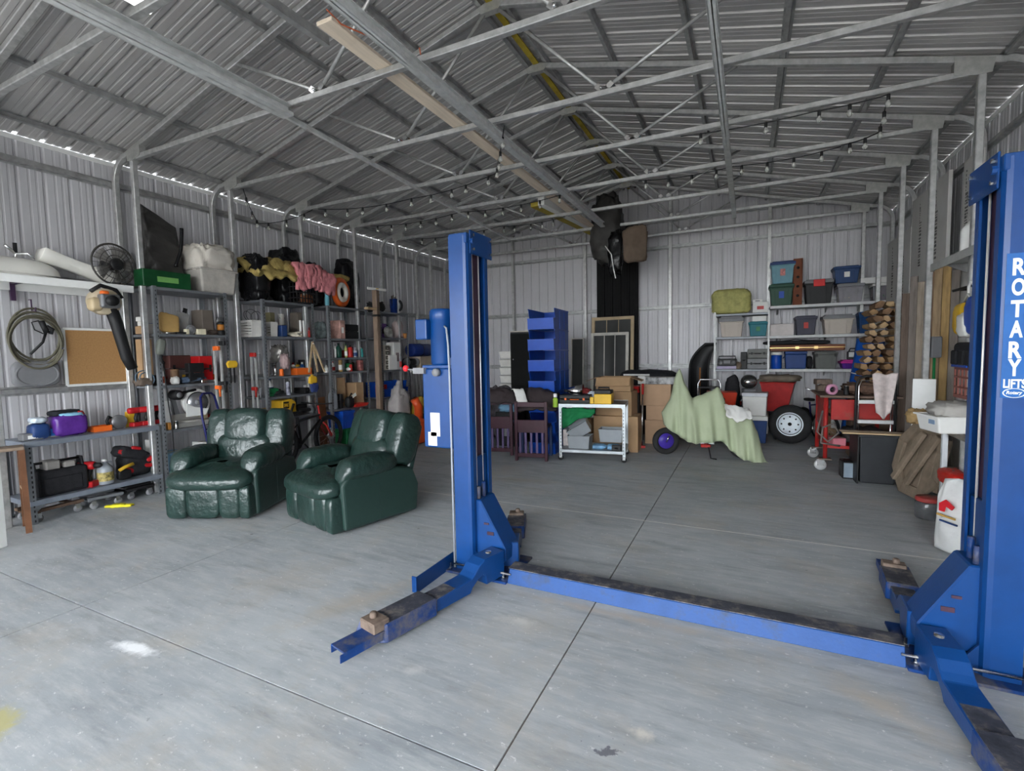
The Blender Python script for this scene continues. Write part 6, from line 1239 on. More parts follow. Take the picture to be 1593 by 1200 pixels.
# box tower by the motorbike
b1 = B(1003, 658, 1050, 693, Y=8.66, z=0, d=0.45); b2 = B(1005, 636, 1048, 658, Y=8.66, d=0.45); b3 = B(996, 605, 1050, 637, Y=8.60, d=0.50)
h1, h2, h3 = 0.42, 0.26, 0.37
carton('lowest brown carton of the stack behind the covered motorbike', (Vector((b1[0].x, b1[0].y, 0)), 0, (b1[2][0], 0.45, h1)), mat('kraft_board', (0.46, 0.30, 0.19), 0.8, 0, 0.06)); carton('middle brown carton of the stack behind the motorbike', (Vector((b2[0].x, b2[0].y, h1+0.001)), 0, (b2[2][0], 0.45, h2)), MATS['kraft_board']); carton('top brown carton of the stack, wider than those below', (Vector((b3[0].x, b3[0].y, h1+h2+0.002)), 0, (b3[2][0], 0.50, h3)), MATS['kraft_board'])
zt3 = h1+h2+h3+0.004
carton('flat black and white printed box on the carton stack', (Vector((b3[0].x+0.06, 8.74, zt3)), 0.06, (0.52, 0.22, 0.12)), mat('bw_print', (0.28, 0.28, 0.28), 0.5, 0, 1.0, 9), 'printed_box'); carton('thin white cardboard sleeve lying on the carton stack', (Vector((b3[0].x-0.22, 8.72, zt3)), -0.2, (0.14, 0.2, 0.14)), PAPER, 'white_sleeve')
# black covered seat/bench with printed zigzag
t = thing('covered_bench', 'long black covered bench with a white zigzag print, by the rear wall', 'bench', (-1.78, 9.84, 0), 0)
part('cover', MB().blob((0, 0, 0.62), (1.16, 0.6, 1.26), 3, 0.3, 0.02, 4), FAB, t); part('arrow_bar', MB().bar([(-0.42, -0.295, 1.17), (0.08, -0.295, 1.17)], 0.012, 0.03, up=(0, 0, 1)), PAPER, t)
zz = []
for k in range(9): zz.append((0.05+0.05*k, -0.302, 1.0+(0.11 if k % 2 else 0)))
part('zigzag', MB().bar(zz, 0.008, 0.012, up=(0, -1, 0)), PAPER, t); part('red_stripe', MB().bb((-0.05, -0.306, 0.82), (0.22, -0.292, 0.87)), RED, t)
# upright dark sled and pole
t = thing('black_sled', 'tall black plastic sled standing against the rear wall', 'sled', (-0.88, 10.62, 0), rad(-6))
def sled(u, v):
    z = 1.75*v; curl = max(0, (v-0.72)/0.28)
    return Vector((-0.20+0.36*u+0.30*curl**2*(1-0.5*u), -0.02-0.10*(1-(2*u-1)**2)*(1-curl), z))
part('shell', MB().cloth(sled, 12, 24, 0.02), BLACK, t); part('rim', MB().tube([sled(0, k/20) for k in range(21)]+[sled(1, 1-k/20) for k in range(21)], 0.02, 6), BLACK, t)
single('wooden_pole', MB().cyl((0, 0, 0), (0.0, 0.06, 1.28), 0.016, 8), mat('orange_wood', (0.42, 0.17, 0.06), 0.5), 'reddish wooden pole standing in front of the black sled', 'pole', (-0.86, 10.30, 0), 0)
# window and door frames stored against the rear wall
def sash(label, p, m, cols, lean=0.06, name='stored_sash', glass=True, rails=1):
    loc, rz, (w, d, h) = p; t = thing(name, label, 'window', loc, rz); e = 0.075*min(1.2, w); t.rotation_euler = (-lean, 0, rz)
    for s in (-1, 1):
        part('stile', MB().bb((s*w/2-e*(s > 0), -0.025, 0), (s*w/2+e*(s < 0), 0.025, h)), m, t, 0.004)
    part('top_rail', MB().bb((-w/2+e, -0.025, h-e), (w/2-e, 0.025, h)), m, t, 0.004); part('bottom_rail', MB().bb((-w/2+e, -0.025, 0), (w/2-e, 0.025, e)), m, t, 0.004)
    for k in range(cols+1):
        x0 = -w/2+e+(w-2*e)*k/(cols+1); x1 = -w/2+e+(w-2*e)*(k+1)/(cols+1)
        if k: part('muntin', MB().bb((x0-0.008, -0.012, e), (x0+0.008, 0.012, h-e)), m, t)
        part('pane', MB().bb((x0+0.008, -0.003, e), (x1-0.008, 0.003, h-e)), mat('dark_glass', (0.035, 0.037, 0.035), 0.3, 0, 0.1, trans=0.25), t)
    return t
sash('tan-framed window sash leaning on the black sheeting', B(918, 492, 985, 600, Y=10.54, z=0.0, d=0.06), mat('tan_frame', (0.52, 0.40, 0.25), 0.5), 2); sash('white-framed window sash in front of the tan one', B(917, 517, 977, 600, Y=10.38, z=0.0, d=0.06), mat('white_frame', (0.66, 0.63, 0.57), 0.5), 2); sash('narrow white window frame beside the blue bin stack', B(886, 526, 907, 600, Y=10.5, z=0.0, d=0.06), MATS['white_frame'], 0)
# black corrugated sheeting hung on the rear wall
t = thing('black_sheeting', 'tall strip of black corrugated sheeting up the rear wall', 'sheeting', (-2.63, 10.83, 0), 0)
prf = rib_profile(5, 0.185, 0.018)
for k in range(5):
    pp = [q for q in prf if k*0.185-1e-6 <= q[0] <= (k+1)*0.185+1e-6]; n = len(pp); vs = [(a-0.4625, -b, z) for z in (0.0, 4.35) for a, b in pp]+[(a-0.4625, -b+0.006, z) for z in (0.0, 4.35) for a, b in pp]
    part('strip', MB().add(vs, [(i, i+1, n+i+1, n+i) for i in range(n-1)]+[(2*n+i, 3*n+i, 3*n+i+1, 2*n+i+1) for i in range(n-1)]), mat('black_sheet', (0.007, 0.007, 0.0072), 0.65, 0, 0.2, spec=0.15), t)
t = thing('hung_tarpaulin', 'black tarpaulin bundle hung from the rear trusses', 'tarpaulin', (-2.45, 9.40, 3.2), 0)
part('bundle', MB().blob((-0.05, 0.1, 0.78), (0.62, 0.4, 1.25), 5, 0.6, 0.10, 5, 30, 22, fold=0.10), TARP, t); part('flap', MB().blob((0.16, -0.1, 0.30), (0.26, 0.2, 0.8), 8, 0.6, 0.12, 5, fold=0.1), BAGB, t); part('white_cord', MB().tube([(0.0, -0.24, 0.42), (0.12, -0.25, 0.25), (0.16, -0.25, -0.02), (0.2, -0.25, -0.2)], 0.010, 6), PAPER, t)
single('brown_cushion', MB().blob((0, 0, -0.28), (0.44, 0.10, 0.66), 4, 0.35, 0.05, 4, fold=0.04), mat('brown_canvas', (0.13, 0.095, 0.07), 0.8, 0, 0.25, 4, 0.3, 12), 'brown canvas seat cushion hanging beside the black tarpaulin', 'cushion', (-1.92, 9.30, 3.90), rad(5))
# ============================================================ covered motorbike
A0 = Vector((-1.16, 7.88, 0)); A1 = Vector((0.20, 8.02, 0)); ax = (A1-A0).normalized()
t = thing('covered_motorbike', 'small motorbike under a pale green cover, purple front wheel showing', 'motorbike', A0, math.atan2(ax.y, ax.x))
COV = mat('sage_cover', (0.40, 0.45, 0.30), 0.6, 0, 0.08, 3, 0.25, 7)
Ln = (A1-A0).length
# ridge height, half width, hem height along the bike
keys = [(-0.06, 0.66, 0.10, 0.48), (0.06, 0.86, 0.20, 0.40), (0.16, 1.28, 0.16, 0.33), (0.21, 1.36, 0.12, 0.29), (0.30, 1.10, 0.27, 0.25), (0.40, 0.90, 0.30, 0.24), (0.50, 0.94, 0.27, 0.25), (0.64, 1.00, 0.25, 0.26), (0.76, 1.07, 0.20, 0.28), (0.82, 0.96, 0.24, 0.24), (0.90, 0.74, 0.26, 0.14), (1.06, 0.70, 0.28, 0.03), (1.20, 0.66, 0.29, 0.0), (1.30, 0.42, 0.29, 0.0), (1.38, 0.02, 0.27, 0.0)]
def key(s):
    for a, b in zip(keys, keys[1:]):
        if a[0] <= s <= b[0]:
            f = (s-a[0])/(b[0]-a[0]); f = 0.6*f+0.4*f*f*(3-2*f)
            return [p+(q-p)*f for p, q in zip(a[1:], b[1:])]
    return keys[-1][1:]
def cover(u, v):
    s = -0.06+1.44*u; zt, hw, zh = key(s); q = 2*v-1
    a = abs(q); x = s + 0.04*a
    fl = 0.028*sin(s*31+q*2)*a + 0.018*sin(s*57)*a*a
    y = math.copysign(hw*(a**0.7), q) + fl
    z = zh + (zt-zh)*(1-a**1.35) + 0.018*mnoise.noise(Vector((s*7, q*5, 1)))*(1-a)
    return Vector((x, y, max(0.006, z)))
part('cover', MB().cloth(cover, 90, 36, 0.006), COV, t)
PWH = mat('purple_wheel', (0.055, 0.03, 0.30), 0.35)
for x, z in ((0.01, 0.215), (1.12, 0.205)):
    wh = part('wheel', MB().torus((x, -0.02, z), 0.165, 0.048, RX(pi/2) @ RY(0.35 if x < 0.5 else 0), 30, 10), RUBBER, t)
    part('disc', MB().lathe([(0.03, -0.03), (0.12, -0.025), (0.13, 0), (0.12, 0.025), (0.03, 0.03)], 24, (x, -0.02, z), RX(pi/2) @ RY(0.35 if x < 0.5 else 0)), PWH, wh); part('brake', MB().cyl((x+0.01, -0.08, z-0.01), (x+0.05, -0.08, z+0.09), 0.012, 6), STEEL, wh)
part('frame', MB().tube([(0.06, 0, 0.30), (0.20, 0, 0.92), (0.50, 0, 0.72), (1.05, 0, 0.62)], 0.022, 8).tube([(0.30, 0, 0.65), (0.45, 0, 0.28), (0.85, 0, 0.26), (1.12, 0.05, 0.215)], 0.018, 8), BLACK, t)
part('engine', MB().bb((0.48, -0.10, 0.20), (0.72, 0.10, 0.44)).cyl((0.60, -0.14, 0.28), (0.60, 0.14, 0.28), 0.07, 14), STEEL, t, 0.01); part('belly_pan', MB().bb((0.52, -0.13, 0.155), (0.66, 0.02, 0.20)), RED, t, 0.01); part('side_stand', MB().tube([(0.62, -0.08, 0.22), (0.66, -0.24, 0.02), (0.74, -0.25, 0.012)], 0.01, 6), BLACK, t)
part('handlebar', MB().tube([(0.22, -0.06, 1.08), (0.2, 0, 1.04), (0.22, 0.06, 1.08)], 0.012, 6), BLACK, t)
single('white_towel', MB().cloth(lambda u, v: (0.0+0.34*u-0.03*v, -0.30+0.42*v+0.02*sin(8*u), 0.010+(0.0 if v > 0.45 else -0.34*(0.45-v)*(1-0.7*abs(2*u-0.8)))-0.10*max(0, u-0.35)**1.2-0.06*(2*v-1)**2+0.03*mnoise.noise(Vector((u*6, v*6, 4)))), 20, 20, 0.014), PAPER, 'white towel thrown over the rear of the bike cover', 'towel', A0+Matrix.Rotation(math.atan2(ax.y, ax.x), 3, 'Z') @ Vector((0.86, -0.06, 0.80)), math.atan2(ax.y, ax.x))
# ============================================================ things behind the motorbike
def cooler(label, p, body, lid, turn=0.0):
    loc, rz, (w, d, h) = p; t = thing('cooler', label, 'cooler', loc, rz+turn)
    part('body', MB().box((0, 0, h*0.42), (w*0.96, d*0.96, h*0.84), taper=0.92), body, t, 0.015, 2); part('lid', MB().bb((-w/2, -d/2, h*0.84), (w/2, d/2, h)), lid, t, 0.012, 2); part('handle', MB().tube([(-w/2, -d*0.1, h*0.7), (-w/2-0.02, -d*0.1, h*0.6), (-w/2-0.02, d*0.1, h*0.6), (-w/2, d*0.1, h*0.7)], 0.008, 6), lid, t); return t
cooler('blue cooler with a white lid on the floor behind the bike cover', (Vector((0.10, 9.50, 0)), rad(3), (0.42, 0.36, 0.47)), mat('cooler_blue', (0.02, 0.06, 0.20), 0.4), PAPER); cooler('white cooler standing on top of the blue one', (Vector((0.12, 9.52, 0.471)), rad(-4), (0.40, 0.34, 0.40)), PAPER, mat('lid_grey', (0.58, 0.60, 0.63), 0.4))
t = thing('tool_chest', 'bright red plastic tub behind the motorbike cover', 'tub', (-0.42, 9.45, 0.0), rad(5)); part('crate_below', MB().bb((-0.26, -0.2, 0), (0.26, 0.2, 0.62)), BLACK, t, 0.01); part('tub', MB().box((0, 0, 0.75), (0.50, 0.40, 0.26), taper=0.85), mat('tub_red', (0.62, 0.05, 0.02), 0.35), t, 0.02, 2); part('badge', MB().cyl((0.02, -0.20, 0.76), (0.02, -0.19, 0.76), 0.03, 12), BLACK, t)
t = thing('helmet', 'shiny black and silver motorbike helmet on the shelf clutter', 'helmet', (0.02, 9.96, 0.0), 0.2); part('stand', MB().bb((-0.10, -0.12, 0), (0.10, 0.12, 0.90)), GREY, t, 0.01); part('shell', MB().blob((0, 0, 1.03), (0.27, 0.30, 0.26), 2, 0.9, 0.0), mat('helmet_black', (0.03, 0.03, 0.03), 0.1, 0, 0.1, coat=1.0), t); part('visor', MB().blob((0.0, -0.10, 1.03), (0.22, 0.14, 0.10), 2, 0.7, 0.0), CHROME, t)
bag('dark knit hat and coat heap beside the helmet', (Vector((-0.26, 10.16, 0.0)), 0, (0.26, 0.24, 1.12)), FAB, 'coat_heap', 'clothes', 0.6, 0.06, 0.05, 12)
t = thing('step_stool', 'chrome-framed step stool with dark treads behind the red tub', 'step stool', (-0.66, 9.95, 0), 0.06)
part('hoop', MB().tube([(-0.22, 0, 0), (-0.20, 0.05, 0.98), (-0.16, 0.06, 1.06), (0.16, 0.06, 1.06), (0.20, 0.05, 0.98), (0.22, 0, 0)], 0.014, 8), STEEL, t)
for z in (0.3, 0.62, 0.92): part('tread', MB().bb((-0.19, -0.12, z-0.02), (0.19, 0.06, z+0.012)), BLACK, t, 0.006)
part('rear_legs', MB().tube([(-0.2, 0.32, 0), (-0.18, 0.04, 0.9)], 0.012, 6).tube([(0.2, 0.32, 0), (0.18, 0.04, 0.9)], 0.012, 6).cyl((-0.19, 0.25, 0.25), (0.19, 0.25, 0.25), 0.01, 6), STEEL, t)
# trailer wheel
t = thing('trailer_wheel', 'black trailer tyre on a pale blue-white spoked rim', 'wheel', (0.66, 9.50, 0), rad(-6))
M_ = RX(pi/2-0.10); ty = [(0.17, -0.085), (0.24, -0.10), (0.30, -0.095), (0.325, -0.07), (0.332, 0.0), (0.325, 0.07), (0.30, 0.095), (0.24, 0.10), (0.17, 0.085)]
part('tyre', MB().lathe(ty, 40, (0, 0, 0.335), M_, caps=False), RUBBER, t); RW = mat('rim_white', (0.80, 0.87, 0.95), 0.35)
part('rim', MB().lathe([(0.205, 0.05), (0.20, 0.098), (0.185, 0.10), (0.175, 0.06), (0.10, 0.045), (0.05, 0.06), (0.002, 0.06)], 40, (0, 0, 0.335), M_, caps=False), RW, t); part('hub_hole', MB().lathe([(0.03, 0.061), (0.03, 0.066)], 14, (0, 0, 0.335), M_), BLACK, t)
for k in range(8):
    a = 2*pi*k/8; c = M_ @ Vector((0.125*cos(a), 0.125*sin(a), 0.058))+Vector((0, 0, 0.335)); part('slot', MB().lathe([(0.014, -0.002), (0.014, 0.004)], 8, c, M_), BLACK, t)
# red wheelbarrow and children's bike
t = thing('wheelbarrow', 'red wheelbarrow tub tipped against the rear shelving', 'wheelbarrow', (0.50, 10.06, 0), rad(-8))
part('tray', MB().add([(-0.16, -0.16, 0.50), (0.16, -0.16, 0.50), (0.27, -0.24, 1.02), (-0.27, -0.24, 1.02), (-0.14, 0.14, 0.50), (0.14, 0.14, 0.50), (0.27, 0.24, 1.02), (-0.27, 0.24, 1.02)], [(0, 1, 2, 3), (1, 5, 6, 2), (5, 4, 7, 6), (4, 0, 3, 7), (0, 4, 5, 1)]), mat('barrow_red', (0.36, 0.02, 0.02), 0.45, 0, 0.2), t); part('tray_rim', MB().tube([(0.27, -0.24, 1.02), (-0.27, -0.24, 1.02), (-0.27, 0.24, 1.02), (0.27, 0.24, 1.02)], 0.012, 6, closed=True), RED, t)
for s in (-1, 1): part('shaft', MB().tube([(s*0.08, -0.20, 0.2), (s*0.17, 0.0, 0.49), (s*0.20, 0.30, 0.56)], 0.018, 6), OLDWOOD, t); part('leg', MB().tube([(s*0.22, 0.1, 0.6), (s*0.24, 0.14, 0.0)], 0.014, 6), BLACK, t)
part('wheel', MB().torus((0, -0.20, 0.17), 0.13, 0.045, RY(pi/2), 24, 8), RUBBER, t)
t = thing('tarp_roll', 'muddy brown folded tarpaulin lying over the red wheelbarrow', 'tarpaulin', (0.52, 10.04, 1.03), rad(-8)); part('folds', MB().blob((0, 0, 0.06), (0.66, 0.46, 0.13), 3, 0.55, 0.10, 5, fold=0.10), mat('mud_canvas', (0.16, 0.13, 0.10), 0.85, 0, 0.3), t)
t = thing('bicycle', 'small bicycle with a chrome rim behind the trailer wheel', 'bicycle', (1.12, 9.88, 0), rad(-62))
bike_wheel(t, (0.16, 0, 0.27), 0.25, 0.02, RX(pi/2) @ RY(0.3), 14, CHROME); bike_wheel(t, (-0.55, 0.1, 0.27), 0.25, 0.02, RX(pi/2), 14, CHROME); part('frame', MB().tube([(0.16, 0, 0.27), (0.06, 0, 0.72), (0.03, 0, 0.85)], 0.014, 8).tube([(0.06, 0, 0.62), (-0.25, 0.04, 0.30), (-0.33, 0.05, 0.66)], 0.016, 8).tube([(0.05, 0, 0.66), (-0.32, 0.05, 0.60)], 0.014, 8).tube([(-0.25, 0.04, 0.3), (-0.55, 0.1, 0.27)], 0.012, 6), mat('bike_navy', (0.02, 0.02, 0.14), 0.35), t)
part('handlebar', MB().tube([(0.0, -0.25, 0.94), (0.03, -0.1, 0.87), (0.03, 0.1, 0.87), (0.0, 0.25, 0.94)], 0.011, 6), CHROME, t); part('saddle', MB().blob((-0.34, 0.05, 0.70), (0.22, 0.13, 0.06), 2, 0.7, 0.0), BLACK, t); part('reflector', MB().bb((0.1, -0.03, 0.02), (0.2, 0.03, 0.06)), RED, t)
# ============================================================ rear right shelving
t = thing('shelf_unit', 'narrow grey shelf unit on the rear wall beside the black sled', 'shelving', (-0.125, 10.66, 0), 0)
for sx in (-1, 1):
    for sy in (-1, 1): part('post', MB().bb((sx*0.47-0.016, sy*0.235-0.016, 0), (sx*0.47+0.016, sy*0.235+0.016, 2.36)), GALV_D, t)
for z in (0.45, 1.24, 1.87, 2.32): part('shelf', MB().bb((-0.47, -0.23, z-0.04), (0.47, 0.23, z)), SHELFM, t, 0.003)
ZS = (1.24, 1.87, 2.43)
for q, z in enumerate(ZS):
    t = thing('long_shelf', ['long white shelf on the rear wall, lowest of three', 'long white shelf on the rear wall, middle of three', 'long white shelf on the rear wall, topmost of three'][q], 'shelf', (1.30, 10.68, z), 0, 'long white shelves on the rear wall')
    part('board', MB().bb((-0.94, -0.23, -0.05), (0.90 if q else 0.62, 0.23, 0.0)), mat('shelf_white', (0.66, 0.66, 0.65), 0.5), t, 0.003)
    for x in (-0.8, 0.0, 0.5): part('bracket', MB().prism([(0.06, -0.05), (0.23, -0.05), (0.23, -0.14)], x-0.01, x+0.01, 'x'), GALV_D, t)
zl, zm, zh = 1.242, 1.872, 2.432
RS = mat('red_white_sticker', (0.55, 0.22, 0.20), 0.5, 0, 0.5, 30)
YB_ = 10.48
p = B(1195, 441, 1236, 473, Y=YB_, z=zh, d=0.36); tote('dark green tote on the top white shelf, lower of two', p, mat('tote_green', (0.012, 0.06, 0.035), 0.45), sticker=BINBLUE)
p2 = B(1197, 406, 1238, 441, Y=YB_, d=0.34); tote('pale teal tote with a navy lid on the dark green tote', (Vector((p2[0].x, p2[0].y, zh+p[2][2]+0.002)), 0, (p2[2][0], 0.34, p2[2][2])), mat('tote_teal', (0.14, 0.30, 0.36), 0.45), NAVY, sticker=RS)
p = B(1234, 402, 1248, 472, Y=YB_, z=zh, d=0.10)
t = thing('steel_channel', 'rusty brown punched channel standing on the top shelf', 'channel', p[0], 0); w_, d_, h_ = p[2]
part('web', MB().bb((-w_/2, -0.03, 0), (w_/2, -0.02, h_)), mat('rust_brown', (0.18, 0.06, 0.03), 0.7, 0, 0.25), t)
for s in (-1, 1): part('flange', MB().bb((s*w_/2-0.006, -0.03, 0), (s*w_/2+0.006, 0.04, h_)), MATS['rust_brown'], t)
for k in range(4): part('hole', MB().cyl((0, -0.034, h_*(0.2+0.2*k)), (0, -0.029, h_*(0.2+0.2*k)), w_*0.18, 12), BLACK, t)
p = B(1248, 434, 1298, 472, Y=YB_, z=zh, d=0.36); t = tote('black tote with a red latch on the top white shelf', p, BLACK, GREY, latch=None, sticker=None, taper=0.88); part('red_latch', MB().bb((-0.09, -0.205, p[2][2]*0.70), (0.09, -0.18, p[2][2]*0.98)), mat('latch_red', (0.60, 0.02, 0.02), 0.4), t, 0.006, label='red latch')
CL = mat('clear_tote', (0.40, 0.38, 0.42), 0.2, 0, 0.12, 9, trans=0.45)
pc = B(1297, 440, 1346, 469, Y=YB_, z=zh, d=0.36); tote('clear tote of yellow papers on the top white shelf', pc, CL, GREY, taper=0.86, clear=[(mat('yellow_paper', (0.62, 0.52, 0.22), 0.7), -0.3, 0.4, 0.8), (mat('cream_paper', (0.62, 0.58, 0.48), 0.7), 0.45, 0.4, 0.9)])
p2 = B(1292, 413, 1340, 440, Y=YB_, d=0.34); tote('navy tote with a white label on the clear tote', (Vector((p2[0].x, p2[0].y, zh+pc[2][2]+0.002)), 0, (p2[2][0], 0.34, p2[2][2])), mat('tote_navy', (0.02, 0.055, 0.15), 0.45), sticker=PAPER)
pc = B(1350, 440, 1386, 467, Y=YB_, z=zh, d=0.36); tote('clear tote of pink and green goods, at the shelf end', pc, CL, PAPER, taper=0.86, clear=[(mat('pink_goods', (0.50, 0.10, 0.14), 0.6), 0.1, 0.7, 0.9), (GREEN, 0.3, 0.3, 0.6)])
carton('flat white box lying across the clear totes', (Vector((pc[0].x-0.05, pc[0].y, zh+pc[2][2]+0.002)), 0, (0.50, 0.34, 0.10)), PAPER, 'flat_white_box')
# top of the narrow unit
p = B(1107, 449, 1168, 481, Y=10.46, z=2.322, d=0.34); bag('bag of yellow-green fibreglass insulation on the narrow unit', p, mat('lime_fibre', (0.42, 0.40, 0.14), 0.6, 0, 0.3, 9, 0.4, 20), 'insulation_bag', 'insulation', 0.4, 0.04, 0.03, 3)
p = B(1171, 470, 1195, 479, Y=10.46, z=2.322, d=0.2); carton('white packet with red print on the narrow unit', p, PAPER, 'white_packet', sticker=RED); carton('smaller white packet on top of the red-printed one', (p[0]+Vector((-0.05, 0, p[2][2]+0.001)), 0, (p[2][0]*0.65, 0.16, 0.055)), PAPER, 'white_packet', sticker=GREY)
# middle row
tote('putty-coloured tote with a grey lid on the narrow unit', B(1118, 492, 1158, 523, Y=10.50, z=zm, d=0.32), TAN, GREY, lidh=0.2); pt = B(1164, 500, 1195, 523, Y=10.46, z=zm, d=0.34); tote('small teal tote on the narrow unit', pt, mat('tote_deep_teal', (0.01, 0.16, 0.20), 0.45), sticker=GREEN); carton('white box on top of the small teal tote', (pt[0]+Vector((0.02, 0, pt[2][2]+0.001)), 0, (0.24, 0.28, 0.10)), PAPER, 'white_box')
carton('low white box with a red top band on the middle shelf', B(1197, 504, 1235, 523, Y=YB_, z=zm, d=0.34), mat('white_red_band', (0.62, 0.57, 0.55), 0.6), 'white_banded_box', sticker=None); tote('tall charcoal tote with a red label on the middle shelf', B(1234, 491, 1272, 521, Y=YB_, z=zm, d=0.36), mat('tote_charcoal', (0.05, 0.05, 0.075), 0.45), sticker=mat('red_label', (0.50, 0.06, 0.05), 0.5)); tote('wide putty-coloured tote with its lid askew on the middle shelf', B(1275, 489, 1331, 521, Y=YB_, z=zm, d=0.40), TAN, GREY, lidh=0.16)
tote('narrow blue tote at the right of the middle shelf', B(1330, 485, 1355, 519, Y=YB_, z=zm, d=0.34), mat('tote_mid_blue', (0.012, 0.06, 0.18), 0.4), taper=0.72)
# bottom row
t = thing('radio', 'black portable radio on a lilac box', 'radio', P(1131, 571, Y=10.52), 0); t.location.z = zl+0.062
part('case', MB().bb((-0.17, -0.07, 0), (0.17, 0.07, 0.14)), BLACK, t, 0.015, 2); part('handle', MB().tube([(-0.15, 0, 0.13), (-0.15, 0, 0.19), (0.15, 0, 0.19), (0.15, 0, 0.13)], 0.010, 6), BLACK, t); part('dial', MB().bb((-0.06, -0.075, 0.05), (0.06, -0.07, 0.11)), GREY, t)
for s in (-1, 1): part('speaker', MB().cyl((s*0.115, -0.078, 0.065), (s*0.115, -0.07, 0.065), 0.04, 14), GREY, t)
carton('thin lilac box under the radio', (Vector((P(1130, 572, Y=10.5).x, 10.62, zl)), 0, (0.36, 0.3, 0.06)), mat('lilac', (0.45, 0.40, 0.55), 0.6), 'lilac_box'); single('cable_reel', MB().lathe([(0.07, -0.03), (0.07, -0.022), (0.04, -0.02), (0.04, 0.02), (0.07, 0.022), (0.07, 0.03)], 18, (0, 0, 0.07), TO_Y), OLDWOOD, 'small brown cable reel beside the lilac box', 'reel', (P(1148, 570, Y=10.5).x, 10.53, zl), 0)
p = B(1162, 558, 1196, 574, Y=10.47, z=zl, d=0.3); case('grey tool box on the narrow unit, lower of two', p, GREY, 'tool_box'); case('grey tool box stacked on its twin', (p[0]+Vector((0, 0, p[2][2]+0.002)), 0, (p[2][0]*0.94, 0.28, 0.18)), mat('grey_olive', (0.15, 0.15, 0.14), 0.5), 'tool_box'); case('slim black case standing left of the grey tool boxes', B(1152, 548, 1162, 574, Y=10.5, z=zl, d=0.28), BLACK, 'slim_case')
pj = B(1197, 548, 1219, 574, Y=10.48, z=zl, d=0.28); t = thing('drink_cooler', 'round blue drink cooler with a white lid on the lowest white shelf', 'cooler', pj[0], 0); r_ = pj[2][0]*0.42; h_ = pj[2][2]
part('body', MB().lathe([(r_*0.95, 0), (r_, 0.01), (r_, h_*0.8), (r_*0.97, h_*0.82)], 22), BINBLUE, t); part('lid', MB().lathe([(r_*1.03, h_*0.82), (r_*1.03, h_*0.96), (r_*0.9, h_)], 22), PAPER, t)
cooler('dark blue lunch cooler on the lowest white shelf', B(1219, 547, 1256, 573, Y=10.48, z=zl, d=0.32), mat('cooler_dark', (0.015, 0.05, 0.19), 0.45), mat('cooler_dark', (0.015, 0.05, 0.19), 0.45)); tote('grey-green ammunition tote on the lowest white shelf', B(1263, 547, 1304, 573, Y=10.48, z=zl, d=0.34), mat('olive_grey', (0.12, 0.125, 0.115), 0.5), latch=BLACK, taper=0.92); bag('black cloth bag squeezed between the cooler and the tote', B(1253, 555, 1265, 573, Y=10.5, z=zl, d=0.22), FAB, 'cloth_bag', 'bag', 0.7, 0.1, 0.08, 3)
zc = P(1255, 546, Y=10.44).z+0.0
t = thing('gun_case', 'long brown hard case lying along the lowest shelf goods', 'case', (P(1255, 540, Y=10.44).x, 10.60, zc), rad(0)); part('shell', MB().bb((-0.60, -0.13, 0), (0.60, 0.13, 0.06)), mat('brown_case', (0.20, 0.075, 0.04), 0.4), t, 0.02, 2); part('lid', MB().bb((-0.60, -0.13, 0.063), (0.60, 0.13, 0.115)), MATS['brown_case'], t, 0.02, 2); part('trim', MB().bb((-0.60, -0.134, 0.055), (0.60, -0.128, 0.068)), mat('brass', (0.55, 0.38, 0.16), 0.3, 0.8), t)
for x in (-0.15, 0.15): part('latch', MB().bb((x-0.03, -0.14, 0.035), (x+0.03, -0.13, 0.085)), MATS['brass'], t)
t = thing('soft_gun_case', 'long black soft case lying on the brown hard case', 'case', (P(1238, 534, Y=10.5).x, 10.62, zc+0.117), rad(1)); part('body', MB().blob((0, 0, 0.04), (1.10, 0.2, 0.08), 3, 0.5, 0.03), FAB, t); part('strap', MB().tube([(-0.3, -0.08, 0.06), (0, -0.1, 0.1), (0.3, -0.08, 0.06)], 0.010, 6), BLACK, t)
pm_ = B(1303, 560, 1346, 574, Y=10.48, z=zl, d=0.34); tote('low purple tote with a magenta lid at the end of the lowest shelf', pm_, mat('tote_purple', (0.10, 0.02, 0.26), 0.45), mat('magenta', (0.55, 0.03, 0.30), 0.4), lidh=0.35)
t = thing('work_lamp', 'black box lamp with a bright face on the magenta lid', 'lamp', (pm_[0].x+0.06, pm_[0].y-0.02, zl+pm_[2][2]+0.001), rad(-8)); part('housing', MB().bb((-0.13, -0.08, 0), (0.13, 0.08, 0.15)), BLACK, t, 0.015, 2); part('face', MB().bb((-0.10, -0.084, 0.05), (0.10, -0.079, 0.135)), mat('lamp_face', (0.45, 0.46, 0.45), 0.2), t); part('handle', MB().tube([(-0.1, 0, 0.15), (-0.08, 0, 0.2), (0.08, 0, 0.2), (0.1, 0, 0.15)], 0.010, 6), BLACK, t)
t = thing('blue_sled', 'bright blue plastic sled leaning in the corner by the firewood', 'sled', (1.66, 10.16, 0.0), rad(-16))
def bs(u, v): return Vector((-0.20+0.40*u+0.22*v, 0.06*v-0.07*(1-(2*u-1)**2)-0.10*max(0, v-0.8)*3, 1.78*v))
part('shell', MB().cloth(bs, 10, 18, 0.014), mat('sled_blue', (0.01, 0.09, 0.42), 0.35), t); part('rope', MB().tube([(-0.05, -0.12, 1.2), (0.1, -0.16, 1.16), (0.25, -0.12, 1.22)], 0.008, 6), PAPER, t)
